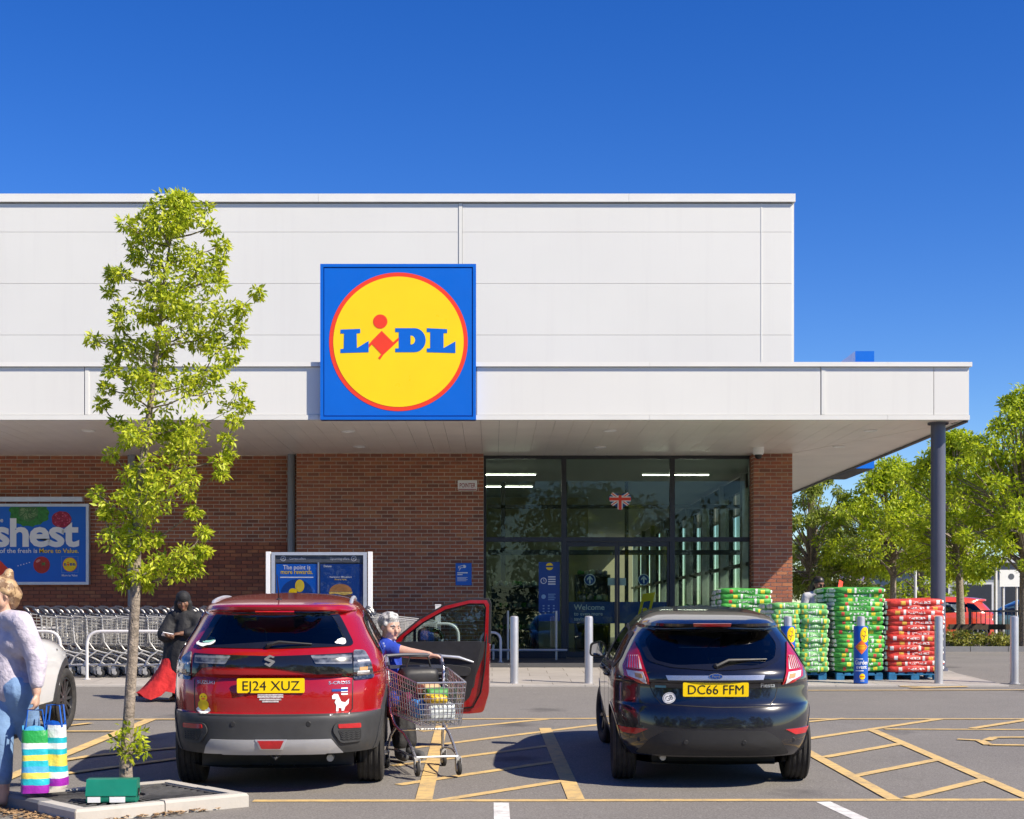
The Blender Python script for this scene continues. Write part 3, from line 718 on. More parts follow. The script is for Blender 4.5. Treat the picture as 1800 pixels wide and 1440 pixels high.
q = MB().box(x0+.065, x1-.065, -.012, 0, zh+.0, zt_-.065, 0)
fo = lambda u, v, d: (u, -.013-d, v)
for px in (498, 622):
    a = c_(px, 982); q.prism(ell(a[0], a[1], .045, .045, 20), fo, 0, .002, 1); q.prism(ell(a[0], a[1], .034, .034, 20), fo, .002, .004, 0)
    q.prism(strip((a[0]-.012, a[1]-.015), (a[0]+.015, a[1]+.015), .01), fo, .004, .006, 1)
a = c_(509, 984); put_text(q, 'Current offers', .06, lambda u, v: (a[0]+u, -.016, a[1]+v), .006, 'LEFT', 1, .27)
b_ = c_(614, 984); put_text(q, 'Upcoming offers', .06, lambda u, v: (b_[0]+u, -.016, b_[1]+v), .006, 'RIGHT', 1, .32)
q.build('header', [mat('case_grey', (.13, .14, .155), .5), M_white], oc)
MB().box(xm-.012, xm+.012, -.03, .0, zlow+.06, zh).build('divider', M_alu, oc)
def sheet(xa, xb, m): return MB().box(xa, xb, -.008, -.001, zlow+.08, zh-.025, 0).build('poster', m, oc)
s1 = sheet(x0+.075, xm-.018, M_blue); s2_ = sheet(xm+.03, x1-.07, M_blued)
f2 = lambda u, v, d: (u, -.009-d, v)
q = MB(); pc = ((x0+.075)+(xm-.018))/2
put_text(q, 'The point is', .105, lambda u, v: (pc+u, -.012, c_(0, 1001)[1]+v), .012, 'CENTER', 0, .46)
put_text(q, 'more rewards.', .105, lambda u, v: (pc+u, -.012, c_(0, 1009)[1]+v), .012, 'CENTER', 1, .54)
q.box(pc-.28, pc+.28, -.012, -.009, c_(0, 1016)[1], c_(0, 1014)[1], 0)
a = c_(527, 1031); q.prism(ell(a[0]-.05, a[1]-.12, .27, .24, 32), f2, 0, .0015, 3)
q.prism(ell(a[0], a[1]+.01, .078, .105, 24), f2, .002, .004, 1); q.prism(ell(a[0], a[1]+.01, .06, .085, 24), f2, .004, .006, 2)
a = c_(515, 1041); q.prism(ell(a[0], a[1], .07, .065, 24), f2, .002, .004, 1)
q.build('rewards_print', [M_white, M_yellow, mat('coin', (.80, .60, .05), .4), M_blued], s1)
q = MB(); pc2 = c_(599, 0)[0]
put_text(q, 'Raising your BBQ game is', .035, lambda u, v: (pc2+u, -.012, c_(0, 1015.5)[1]+v), .01, 'CENTER', 0, .37)
put_text(q, 'More to Value.', .035, lambda u, v: (pc2+u, -.012, c_(0, 1020)[1]+v), .01, 'CENTER', 1, .2)
a = c_(576, 997); put_text(q, 'Deluxe', .05, lambda u, v: (a[0]+u, -.012, a[1]+v), .006, 'CENTER', 0, .13)
a = c_(599, 1040)
q.prism([(a[0]-.19, a[1])]+[(a[0]-.19*math.cos(t), a[1]+.13*math.sin(t)) for t in [i*math.pi/12 for i in range(13)]], f2, 0, .003, 2)
q.prism([(a[0]-.2, a[1]-.005), (a[0]+.2, a[1]-.005), (a[0]+.19, a[1]-.04), (a[0]+.05, a[1]-.06), (a[0]-.1, a[1]-.035), (a[0]-.19, a[1]-.05)], f2, .001, .004, 3)
q.prism([(a[0]-.19, a[1]-.06), (a[0]+.19, a[1]-.06), (a[0]+.18, a[1]-.11), (a[0]-.18, a[1]-.11)], f2, .001, .004, 4)
q.build('burger_print', [M_white, M_yellow, mat('bun', (.45, .20, .06), .5, var=.3, scale=9), mat('cheese', (.72, .5, .12), .5, var=.4, scale=30), mat('patty', (.12, .04, .02), .6)], s2_)
MB().box(x0+.06, x1-.06, -.045, -.04, zlow+.06, zt_-.06).build('glass', glass('case_glass', (.97, .97, .98), -.01, -.4), oc)
# --- small wall signs
q = MB(); D = DW-.06; a, b = X(805, DW), X(838.5, DW); z_0, z_1 = Z(862.5, DW), Z(845, DW)
al = thing('alarm_box', 'small white alarm box with red lettering high on the brick wall', 'alarm box', ((a+b)/2, DW, z_0))
MB().prism(roundpoly([(-(b-a)/2, 0), ((b-a)/2, 0), ((b-a)/2+.005, z_1-z_0), (-(b-a)/2-.005, z_1-z_0)], .02), lambda u, v, d: (u, -d, v), .0, .07).build('cover', M_white, al)
q = MB(); put_text(q, 'POINTER', .125, lambda u, v: (u, -.073, .055+v), .012, 'CENTER', 0, .31); q.box(-(b-a)/2+.01, (b-a)/2-.01, -.073, -.07, .01, .028, 0); q.build('lettering', mat('dark_red', (.28, .01, .02), .5), al)
a, b, z_0, z_1 = X(801, DW), X(829, DW), Z(1029, DW), Z(990, DW)
cs = thing('camera_notice', 'blue camera surveillance notice on the brick wall beside the entrance', 'sign', ((a+b)/2, DW, z_0))
MB().box(-(b-a)/2, (b-a)/2, -.02, 0, 0, z_1-z_0).build('plate', M_blue, cs)
q = MB(); fq = lambda u, v, d: (u, -.0205-d, v)
q.prism(strip((-.10, .37), (.02, .40), .012), fq, 0, .002); q.prism(strip((-.10, .34), (-.10, .38), .012), fq, .0004, .0026); q.prism(ell(.02, .37, .03, .03, 14), fq, .001, .003); q.prism(strip((-.1, .34), (0, .35), .012), fq, .0012, .0035); q.prism(strip((-.09, .29), (-.06, .34), .014), fq, .0016, .004)
q.box(-.125, .08, -.023, -.0205, .235, .258); q.box(-.125, -.02, -.023, -.0205, .2, .222)
for k in range(4): q.box(-.125, .08-.03*(k % 2), -.0225, -.0205, .15-k*.022, .158-k*.022)
q.build('lettering', M_white, cs)
# ================================================================== BOLLARDS
def bollard(px, py, label):
    g = G(px, py); t = thing('bollard', label, 'bollard', (g.x, g.y, g.z), group='steel bollards along the pavement edge')
    MB().lathe([(.062, 0), (.062, .985), (.058, 1.004), (.045, 1.014), (.001, 1.018)], 28).build('post', M_steel, t, 40)
    MB().lathe([(.085, 0), (.085, .016), (.064, .02)], 28).build('base_ring', M_steel, t, 40)
    return t
for px, lab in ((904, 'plain steel bollard beside the red car door'), (1035, 'plain steel bollard between the entrance and the black hatchback'),
                (1650, 'plain steel bollard in front of the red bag pallet'), (1783, 'plain steel bollard furthest right at the pavement edge')): bollard(px, 1203, lab)
M_org = mat('orange_print', (.85, .16, .02), .45, var=.1); M_wrap = mat('wrap_blue', (.006, .085, .42), .35, var=.05, scale=3)
for px, lab, hasw in ((1385, 'steel bollard in a blue garden event sleeve behind the black hatchback', 1), (1513, 'steel bollard in a blue garden event sleeve before the tall green pallet', 1)):
    t = bollard(px, 1203.5, lab)
    MB().lathe([(.105, .02), (.105, .86), (.102, .868), (.064, .868)], 36).build('sleeve', M_wrap, t, 40)
    def cylf(u, v, d, rr=.1055): a = u/.105-math.pi/2-.12; return Vector(((rr+d)*math.cos(a), (rr+d)*math.sin(a), v))
    q = MB()
    def cyp(poly, d0, mi):                                   # decal wrapped round the sleeve, as narrow strips
        x0 = min(p[0] for p in poly); x1 = max(p[0] for p in poly); n = 8
        for i in range(n):
            a, b = x0+(x1-x0)*i/n, x0+(x1-x0)*(i+1)/n
            pg = clip(list(poly), [(1, 0, b), (-1, 0, -a)])
            if pg: q.add([cylf(p[0], p[1], d0) for p in pg], [tuple(range(len(pg)))], mi)
    cyp(ell(.055, .74, .075, .115, 24), .001, 0)
    for (p_, r_) in (((.03, .66), (.075, .82)), ((.05, .72), (.10, .74)), ((.06, .77), (.03, .80)), ((.045, .70), (.01, .735))): cyp(strip(p_, r_, .012), .0018+.0003*p_[1], 5)
    cyp([(0, .66), (.10, .56), (0, .45), (-.10, .56)], .0025, 1)
    for k in range(3): cyp([(-.055+.01*abs(k-1), .575-k*.025), (.055-.01*abs(k-1), .575-k*.025), (.055-.01*abs(k-1), .587-k*.025), (-.055+.01*abs(k-1), .587-k*.025)], .0032, 0)
    for txt, sz, zz, fw in (('Garden', .085, .30, .2), ('event', .085, .235, .16)):
        vs_, fs_ = text2d(txt, sz, .015, 'CENTER'); ww = max(v[0] for v in vs_)*2
        q.add([cylf(v[0]*fw/ww, zz+v[1], .003) for v in vs_], fs_, 2)
    for k in range(2): cyp([(-.09, .375-k*.175), (.02+k*.01, .375-k*.175), (.02+k*.01, .387-k*.175), (-.09, .387-k*.175)], .0025, 2)
    cyp(ell(.01, .12, .042, .045, 18), .001, 0); cyp([(-.02, .052), (.04, .052), (.04, .06), (-.02, .06)], .0025, 2)
    cyp([(-.02, .113), (.04, .113), (.04, .127), (-.02, .127)], .002, 4)
    q.build('sleeve_print', [M_yellow, M_org, M_white, M_green, M_red, mat('print_brown', (.25, .13, .03), .5)], t)
# ================================================================== TROLLEYS
M_hand = mat('trolley_handle', (.035, .04, .06), .4)
def trolley_parts(t, wire=M_galv, frame=M_galv, nested=True):
    """pushed towards +x, handle at -x"""
    q = MB(); r = .0035; bk = .30
    def sec(x, z):                                             # half width of basket
        return .17+.06*(1-(x+.05)/.9)+.05*(z-.42)/.45
    zt_ = lambda x: .90-.10*(x+.05)/.9
    zb_ = lambda x: .50-.06*(x+.05)/.9
    n = 13
    for i in range(n+1):
        x = -.05+.9*i/n
        for s in (-1, 1): q.tube([(x, s*sec(x, zb_(x)), zb_(x)), (x+.02, s*sec(x, zt_(x)), zt_(x))], r, 4, cap=False)
        q.tube([(x, -sec(x, zb_(x)), zb_(x)), (x, sec(x, zb_(x)), zb_(x))], r, 4, cap=False)
    for k in range(9):
        f = k/8
        for s in (-1, 1): q.tube([(-.05+.02*f, s*sec(-.05, zb_(-.05)+f*.4), zb_(-.05)+f*(zt_(-.05)-zb_(-.05))), (.85+.02*f, s*sec(.85, zb_(.85)+f*.36), zb_(.85)+f*(zt_(.85)-zb_(.85)))], r if k < 8 else .008, 4, cap=False)
        z = zb_(.85)+f*(zt_(.85)-zb_(.85)); q.tube([(.85+.02*f, -sec(.85, z), z), (.85+.02*f, sec(.85, z), z)], r if k < 8 else .008, 4, cap=False)
        y = -.16+.04*k; q.tube([(-.05, y*1.3, zb_(-.05)), (.85, y, zb_(.85))], r, 4, cap=False)
        z = zb_(-.05)+f*(zt_(-.05)-zb_(-.05)); q.tube([(-.05, -sec(-.05, z), z), (-.05, sec(-.05, z), z)], r, 4, cap=False)
    for k in range(10): y = -.15+.0333*k; q.tube([(.85, y, zb_(.85)), (.87, y*1.25, zt_(.85))], r, 4, cap=False)
    q.build('basket', wire, t)
    q = MB()
    for s in (-1, 1):
        q.tube([(-.16, s*.245, 1.0), (-.11, s*.25, .98), (-.05, s*.255, .88), (-.02, s*.24, .52), (.06, s*.22, .40), (.20, s*.21, .36), (.34, s*.2, .34), (.52, s*.19, .26), (.72, s*.18, .14)], .013, 8)
        q.tube([(.10, s*.215, .385), (-.02, s*.235, .30), (-.10, s*.26, .14)], .013, 8)
        q.tube([(-.09, s*.26, .17), (.3, s*.235, .19), (.70, s*.19, .16)], .009, 6)
    q.tube([(.20, -.21, .36), (.2, .21, .36)], .011, 6); q.tube([(.72, -.18, .16), (.72, .18, .16)], .011, 6)
    q.build('frame', frame, t, 50)
    q = MB().tube([(-.16, -.26, 1.005), (-.17, -.1, 1.015), (-.17, .1, 1.015), (-.16, .26, 1.005)], .017, 8)
    q.box(-.10, -.02, -.245, .245, .895, .925); q.tube([(-.16, -.245, 1.0), (-.06, -.25, .91)], .02, 8); q.tube([(-.16, .245, 1.0), (-.06, .25, .91)], .02, 8)
    q.build('handle', M_hand, t, 40)
    for (x, y) in ((.72, -.18), (.72, .18), (-.10, -.26), (-.10, .26)):
        mw = Matrix.Translation((x+.03, y, .062)) @ Matrix.Rotation(R(90), 4, 'X')
        o = MB().lathe([(.03, -.014), (.058, -.014), (.062, -.008), (.062, .008), (.058, .014), (.03, .014)], 16, mw).build('wheel', M_rubber, t, 40)
        q = MB().lathe([(.001, -.017), (.032, -.016), (.032, .016), (.001, .017)], 12, mw); q.box(x-.01, x+.045, y-.024, y-.018, .05, .15).box(x-.01, x+.045, y+.018, y+.024, .05, .15).box(x-.012, x+.02, y-.024, y+.024, .13, .16)
        q.build('fork', M_galv, o, 40)
tp = thing('shopping_trolley', 'x', 'trolley'); trolley_parts(tp)
first = True
for row, (D, x0, n, dx) in enumerate(((23.35, X(88, 23.35), 23, .235), (24.15, X(70, 24.15), 24, .24))):
    for i in range(n):
        o = tp if first else copy_tree(tp); first = False
        o.location = (x0+i*dx+random.uniform(-.012, .012), D+random.uniform(-.015, .015), gz(D)+.014); o.rotation_euler = (0, 0, random.uniform(-.015, .015)); o.scale = (1.06, 1.06, 1.06)
        o['label'] = f'{ordinal(i)} wire trolley from the left end of the {"front" if row == 0 else "rear"} nested row'
        o['group'] = 'nested shopping trolleys by the brick wall'
# rails of the trolley bay
M_rail = mat('rail_grey', (.66, .64, .63), .4, .1, .05)
def hoop(name, label, P, r=.024, mats=M_rail, cat='rail', group=None):
    P = [Vector(p) for p in P]; pts = [P[0]]
    for a, b, c in zip(P, P[1:], P[2:]):
        rr = min(.22, (b-a).length*.45, (c-b).length*.45); A = b+(a-b).normalized()*rr; C = b+(c-b).normalized()*rr
        for k in range(7): t_ = k/6; pts.append(A*(1-t_)**2+b*2*t_*(1-t_)+C*t_*t_)
    pts.append(P[-1]); base = Vector((P[0].x, P[0].y, P[0].z))
    t = thing(name, label, cat, base, group=group)
    MB().tube([p-base for p in pts], r, 12).build('tube', mats, t, 60)
    q = MB()
    for p in (P[0], P[-1]): q.lathe([(.055, 0), (.055, .012), (r, .014)], 14, Matrix.Translation(p-base))
    q.build('floor_flange', mats, t, 40)
def up3(px, D): return X(px, D), D, gz(D)+.014
zr_ = .74
for px0, px1, D, lab in ((153, 520, 22.75, 'pale tube rail in front of the trolleys behind the young tree'), (-40, 106, 22.75, 'pale tube rail at the trolleys above the white car bonnet'),
                    (-60, 136, 23.9, 'rear tube rail among the trolleys left of the tree'), (560, 806, 24.62, 'tube rail at the right end of the trolleys behind the open door'), (845, 880, 27.0, 'short tube hoop at the left side of the entrance')):
    a = up3(px0, D); b = up3(px1, D); zz = zr_+(.04 if D > 24.5 else 0)+(.0 if D < 26 else -.62); zz = max(zz, .55)
    hoop('tube_rail', lab, [a, (a[0], a[1], a[2]+zz), (b[0], b[1], b[2]+zz), b], group='tube rails round the trolley bay')
D = 24.7; a = up3(770, D)
t = thing('trolley_post', 'square grey post at the right end of the trolley row', 'post', a)
MB().box(-.045, .045, -.045, .045, 0, 1.08).build('post', M_rail, t); MB().box(-.05, .05, -.05, .05, 1.08, 1.1).build('cap', M_rail, t)
# entrance barrier: low steel rail with glass
D = 28.6; t = thing('entrance_barrier', 'low steel and glass barrier left of the entrance doors', 'barrier', (X(860, D), D, .014))
L = X(997, D)-X(860, D)
MB().tube([(0, 0, .19), (L, 0, .19)], .028, 10).build('rail', M_steel, t, 50)
for u in (.08, L*.24, L*.86): MB().tube([(u, 0, 0), (u, 0, .95 if u > .1 else .3)], .022, 10).build('post', M_steel, t, 50)
MB().box(L*.26, L*.84, -.006, .006, .25, .93).build('glass', glass('barrier_glass', (.85, .93, .95), .04, .3), t)
# ================================================================== PALLETS OF BAGS
def bagmat(name, base, dark, l1, l2):
    t = NT(name); g = t.co('Generated'); sp = t.n('ShaderNodeSeparateXYZ'); t.l(g, sp.inputs[0]); u, v, z = sp.outputs
    oi = t.n('ShaderNodeObjectInfo').outputs['Random']
    obj = t.co()
    fold = t.noise(6, 4, obj, .6)
    c = t.mix(t.ramp(fold, .35, .7), dark, base)
    u2 = t.math('ADD', u, t.math('MULTIPLY_ADD', oi, .16, -.08))
    def band(s, a, b): return t.math('MULTIPLY', t.math('GREATER_THAN', s, a), t.math('LESS_THAN', s, b))
    mid = band(z, .22, .72)
    txt = t.math('MULTIPLY', t.math('GREATER_THAN', t.noise(38, 2, obj), .53), t.math('MULTIPLY', band(u2, .30, .58), band(z, .34, .62)))
    c = t.mix(txt, c, (.75, .75, .72))
    c = t.mix(t.math('MULTIPLY', band(u2, .72, .80), mid), c, l1)
    c = t.mix(t.math('MULTIPLY', band(u2, .14, .20), mid), c, l2)
    c = t.mix(t.math('MULTIPLY', band(u2, .62, .66), band(z, .15, .85)), c, (.7, .72, .68))
    ends = t.math('GREATER_THAN', t.math('ABSOLUTE', t.math('SUBTRACT', u, .5)), .465)
    c = t.mix(t.math('MULTIPLY', ends, t.math('GREATER_THAN', t.noise(9, 2, obj), .45)), c, (.72, .74, .70))
    t.bsdf(Base_Color=c, Roughness=.5, Normal=t.bump(t.noise(16, 4, obj, .6), .7, .02)); return t.m
M_bagg = bagmat('bag_green', (.085, .46, .07), (.04, .27, .035), (.75, .62, .04), (.60, .07, .05))
M_bagp = bagmat('bag_pale_green', (.26, .55, .22), (.09, .36, .08), (.80, .66, .03), (.65, .45, .05))
M_bagr = bagmat('bag_red', (.72, .06, .035), (.48, .022, .018), (.70, .40, .05), (.75, .73, .7))
def bagmesh(name, wx, wy, wz, m, seed):
    rg = random.Random(seed); nu, nv = 14, 9; q = MB(); ph = [rg.uniform(0, 6.28) for _ in range(6)]
    vs = []
    for i in range(nu+1):
        u = -1+2*i/nu
        for j in range(2*nv):
            a = 2*math.pi*j/(2*nv); ca, sa = math.cos(a), math.sin(a)
            e = .33; cy = math.copysign(abs(ca)**e, ca); cz = math.copysign(abs(sa)**e, sa)
            k = (1-abs(u)**6)**.5; k = .45+.55*k
            wv = 1+.07*math.sin(5*u+ph[0])*math.sin(2*a+ph[1])+.04*math.sin(11*u+ph[2])+.04*math.sin(3*a+ph[3])
            vs.append((u*wx/2*(1+.015*math.sin(2*a+ph[4])), cy*wy/2*(.55+.45*k)*(1+.02*math.sin(7*u+ph[5])), cz*wz/2*k*wv))
    n2 = 2*nv
    fs = [(i*n2+j, (i+1)*n2+j, (i+1)*n2+(j+1) % n2, i*n2+(j+1) % n2) for i in range(nu) for j in range(n2)]
    fs += [tuple(range(n2)), tuple(nu*n2+j for j in range(n2-1, -1, -1))]
    q.add(vs, fs); return q.mesh(name, m, 60)
M_pal = mat('pallet_blue', (.012, .14, .30), .75, var=.3, scale=12)
def pallet(x0, x1, y0, y1, z0, label):
    t = thing('pallet', label, 'pallet', ((x0+x1)/2, (y0+y1)/2, z0), (SLOPE if y1 < 26 else 0, 0, 0), group='blue pallets under the bag stacks')
    w2, d2 = (x1-x0)/2, (y1-y0)/2
    for k in range(3):
        yk = -d2+.05+k*(2*d2-.1)/2
        MB().box(-w2, w2, yk-.05, yk+.05, 0, .018).build('bottom_board', M_pal, t)
        for l_ in range(3):
            xk = -w2+.06+l_*(2*w2-.12)/2; MB().box(xk-.06, xk+.06, yk-.048, yk+.048, .018, .098).build('block', M_pal, t)
        MB().box(-w2, w2, yk-.05, yk+.05, .098, .116).build('stringer', M_pal, t)
    for k in range(6):
        xk = -w2+.05+k*(2*w2-.1)/5; MB().box(xk-.047, xk+.047, -d2, d2, .116, .136).build('top_board', M_pal, t)
def stack(nm, x0, x1, yf, yb, top, layers, cols, m, desc, seed, wide):
    z0 = gz(yf)+.014 if yf < 26.24 else .014
    pallet(x0+.02, x1-.02, yf+.03, yb-.03, z0, f'blue pallet under the {desc}')
    zb0 = z0+.14; lh = (top-zb0)/layers; bw = (x1-x0)/cols; nd = 2; bd = (yb-yf)/nd
    meshes = [bagmesh(nm, bw*1.05, bd*1.02, lh*1.5, m, seed+k) for k in range(4)]
    cn_ = {1: [''], 2: ['left ', 'right ']}[cols]
    for L in range(layers):
        for c in range(cols):
            for d in range(nd):
                if d == 1 and cols == 2 and c == 1 and L < layers-1: continue
                sag = (.03*math.sin(L*.9+seed) if L > layers-3 else 0)
                o = link(nm, meshes[(L*3+c+d*2) % 4], None, f'{desc.split(" stack")[0]} {cn_[c]}bag, {ordinal(layers-1-L)} layer from top of its stack, {"front" if d == 0 else "rear"} side', 'bag', f'bags on the {desc}', None,
                     (x0+bw*(c+.5)+random.uniform(-.018, .018), yf+bd*(d+.5)+random.uniform(-.02, .02), zb0+lh*(L+.5)+(random.uniform(0, .02) if L == layers-1 else 0)),
                     (random.uniform(-.02, .02), random.uniform(-.03, .03), random.uniform(-.04, .04)+(math.pi if (L % 2) else 0)))
D1 = 22.6
stack('soil_bag', X(1469, D1), X(1555, D1), D1, 24.1, Z(1034, D1), 18, 1, M_bagg, 'tallest bright green stack', 3, 1)
stack('soil_bag', X(1358, D1), X(1456, D1), D1, 23.7, Z(1063, D1), 14, 2, M_bagp, 'pale green stack behind the hatchback', 13, 1)
stack('soil_bag', X(1561, D1), X(1659, D1), D1, 23.7, Z(1055, D1), 14, 1, M_bagr, 'red stack beside the column', 23, 1)
stack('soil_bag', X(1268, 25.2), X(1356, 25.2), 25.2, 26.35, Z(1037, 25.2), 15, 1, M_bagg, 'rear green stack against the brick pier', 33, 1)
# ================================================================== YOUNG TREE IN ITS PIT
q = None
top = [G(134, 1423, .1), G(434, 1395, .1), G(300, 1371, .1)]; top.append(top[0]+top[2]-top[1])
cen = (top[0]+top[2])/2; zk = gz(cen.y)
pit = thing('tree_pit', 'diamond shaped kerbed tree pit with dark slatted grate in the foreground', 'tree pit', (cen.x, cen.y, zk), (SLOPE, 0, 0))
loc2 = [Vector((p.x-cen.x, p.y-cen.y, 0)) for p in top]
inn_ = [p*.86 for p in loc2]
for i in range(4):
    a, b, ai, bi = loc2[i], loc2[(i+1) % 4], inn_[i], inn_[(i+1) % 4]
    n = 2
    for k in range(n):
        t0, t1 = k/n+.003, (k+1)/n-.003
        P = [a.lerp(b, t0), a.lerp(b, t1), bi.lerp(ai, 1-t1), bi.lerp(ai, 1-t0)]
        hgt = .1+random.uniform(-.004, .004); o_ = [p*1.02 for p in P[:2]]
        q = MB().add([(p.x, p.y, -.05) for p in [o_[0], o_[1], P[2], P[3]]]+[(p.x, p.y, hgt-.02) for p in [o_[0], o_[1]]]+[(p.x, p.y, hgt) for p in P],
                     [(0, 1, 5, 4), (4, 5, 7, 6), (6, 7, 8, 9), (1, 2, 8, 7, 5), (2, 3, 9, 8), (3, 0, 4, 6, 9)])
        q.build('kerb_stone', M_kerbd if (i == 3 and k == 0) or (i == 3 and False) else M_kerb, pit)
M_soil = mat('soil_dark', (.07, .062, .056), .9, var=.5, scale=25, bump=.6, bscale=80, dist=.02)
MB().add([(p.x*1.02, p.y*1.02, .072) for p in inn_], [(0, 1, 2, 3)]).build('bed', M_soil, pit)
gr = [p*.97 for p in inn_]; M_iron = mat('cast_iron', (.085, .083, .082), .6, .2, .3, 14)
nsl = 40
for k in range(nsl):
    a = 2*math.pi*k/nsl; d = Vector((math.cos(a), math.sin(a), 0))
    tmax = 9
    for i in range(4):
        p, r_ = gr[i], gr[(i+1) % 4]; e = r_-p; den = d.x*e.y-d.y*e.x
        if abs(den) > 1e-6:
            t_ = (p.x*e.y-p.y*e.x)/den; s_ = (p.x*d.y-p.y*d.x)/den
            if t_ > 0 and -.001 <= s_ <= 1.001: tmax = min(tmax, t_)
    n = Vector((-d.y, d.x, 0)); r0 = .15
    P = [d*r0-n*.008, d*tmax-n*.013, d*tmax+n*.013, d*r0+n*.008]
    MB().prism([(p.x, p.y) for p in P], lambda u, v, h: (u, v, h), .074, .088).build('grate_slat', M_iron, pit)
for i in range(4):
    a, b = gr[i], gr[(i+1) % 4]; P = [a, b, b*.95, a*.95]
    MB().prism([(p.x, p.y) for p in P], lambda u, v, h: (u, v, h), .073, .0905).build('grate_edge', M_iron, pit)
MB().lathe([(.14, .075), (.14, .09), (.165, .09), (.165, .075)], 28, closed=True).build('grate_ring', M_iron, pit, 40)
# litter: dry leaves along the kerb
M_dry = mat('dry_leaf', (.34, .21, .10), .8, var=.5, scale=30)
def litter(pts, n, spread, name, label, size=.035):
    q = MB()
    for _ in range(n):
        k = random.random()*(len(pts)-1); i = int(k); p = pts[i].lerp(pts[min(i+1, len(pts)-1)], k-i)
        x = p.x+random.gauss(0, spread); y = p.y+random.gauss(0, spread); s = random.uniform(.4, 1)*size; a = random.uniform(0, 6.28); z = gz(y)+.008+random.random()*.02
        u = Vector((math.cos(a), math.sin(a), random.uniform(-.3, .3)))*s; v = Vector((-math.sin(a), math.cos(a), random.uniform(-.3, .3)))*s*.5; c_ = Vector((x, y, z))
        q.add([c_-u, c_+v, c_+u, c_-v], [(0, 1, 2, 3)])
    q.build(name, M_dry, None, label=label, cat='leaves', kind='stuff')
litter([G(-40, 1420), G(60, 1437), G(140, 1455)], 500, .10, 'leaf_litter', 'brown dry leaves along the left kerb of the tree pit')
litter([G(190, 1444), G(330, 1428), G(370, 1420)], 260, .05, 'leaf_litter', 'brown dry leaves along the right kerb of the tree pit')
# green bait box
bs = thing('bait_box', 'green plastic bait box with white stickers beside the young tree', 'box', (X(199, 10.66), 10.66, gz(10.66)+.09), (SLOPE, 0, R(4)))
M_bg = mat('box_green', (.008, .17, .11), .35, var=.08)
prof = [(-.085, 0), (-.085, .055), (-.045, .155), (.06, .155), (.085, .0)]
MB().prism(roundpoly(prof, .02), lambda u, v, d: (d, u, v), -.175, .172).build('body', M_bg, bs, 35)
MB().prism(roundpoly([(-.092, .05), (-.088, .062), (-.045, .165), (.065, .165), (.09, .06), (.09, .05)], .008), lambda u, v, d: (d, u, v), -.18, .178).build('lid', M_bg, bs, 35)
MB().lathe([(.001, 0), (.028, 0), (.03, .006)], 16, Matrix.Translation((.179, .0, .07)) @ Matrix.Rotation(R(90), 4, 'Y')).build('entry_hole', M_black, bs)
for a, b in ((-.165, -.075), (-.01, .10)): MB().box(a, b, -.089, -.0855, .006, .046).build('sticker', M_white, bs)
# ---- the tree
M_bark = mat('bark', (.25, .205, .16), .9, var=.45, scale=22, bump=.8, bscale=60, dist=.02)
M_leaf = leafmat('leaf_young', [(.20, .29, .012), (.45, .55, .022), (.70, .72, .06), (.57, .64, .03)], .5)
def leaves(cl, per, size, seed, droop=.3, flat=.5):
    rg = np.random.default_rng(seed); V = []; Fc = []; b = 0
    for (c, r) in cl:
        n = max(3, int(per*rg.uniform(.7, 1.3)))
        d = rg.normal(size=(n, 3)); d /= np.linalg.norm(d, axis=1)[:, None]; rad = r*rg.uniform(.25, 1.05, n)**.6
        P = np.array(c)+d*rad[:, None]*np.array([1, 1, .75])
        ax = d*.6+rg.normal(size=(n, 3))*.6; ax[:, 2] -= droop; ax /= np.linalg.norm(ax, axis=1)[:, None]
        upv = rg.normal(size=(n, 3))*flat+np.array([0, 0, 1.0]); sd_ = np.cross(ax, upv); sd_ /= np.linalg.norm(sd_, axis=1)[:, None]+1e-9
        nm = np.cross(sd_, ax); s = size*rg.uniform(.6, 1.25, n)[:, None]
        a0 = P; a1 = P+ax*s*.45+sd_*s*.21+nm*s*.06; a2 = P+ax*s-nm*s*.08; a3 = P+ax*s*.45-sd_*s*.21+nm*s*.06
        V.append(np.stack([a0, a1, a2, a3], 1).reshape(-1, 3))
        idx = b+np.arange(n)*4; Fc.append(np.stack([idx, idx+1, idx+2, idx+3], 1)); b += n*4
    V = np.concatenate(V); Fc = np.concatenate(Fc)
    # fold each leaf along its midrib
    T = np.concatenate([Fc[:, [0, 1, 2]], Fc[:, [0, 2, 3]]], 1).reshape(-1, 3)
    return V, T
def npmesh(name, V, Fc, m):
    me = bpy.data.meshes.new(name); k = Fc.shape[1]
    me.vertices.add(len(V)); me.vertices.foreach_set('co', V.astype(np.float32).ravel())
    me.loops.add(Fc.size); me.loops.foreach_set('vertex_index', Fc.astype(np.int32).ravel())
    me.polygons.add(len(Fc)); me.polygons.foreach_set('loop_start', np.arange(0, Fc.size, k, dtype=np.int32))
    me.update(calc_edges=True); me.materials.append(m); return me
OUT = [(345, 296, 333), (370, 246, 374), (400, 216, 380), (430, 226, 400), (455, 230, 396), (480, 186, 390), (515, 186, 462), (545, 196, 438), (575, 205, 430), (600, 158, 428), (632, 182, 418), (655, 190, 400), (685, 182, 432),
       (712, 170, 440), (745, 200, 425), (775, 208, 412), (800, 190, 415), (835, 215, 402), (868, 160, 345), (900, 172, 350), (935, 182, 366), (970, 200, 366), (1000, 188, 352), (1025, 205, 262)]
DT = cen.y+.02; TX = X(229, DT); TZ = zk+.07
tree = thing('young_tree', 'slim young tree with bright yellow green leaves standing in the kerbed pit', 'tree', (TX, DT, TZ))
def lt(px, py, dy=0.0): return Vector((X(px, DT), dy, Z(py, DT)-TZ))-Vector((TX, 0, 0))
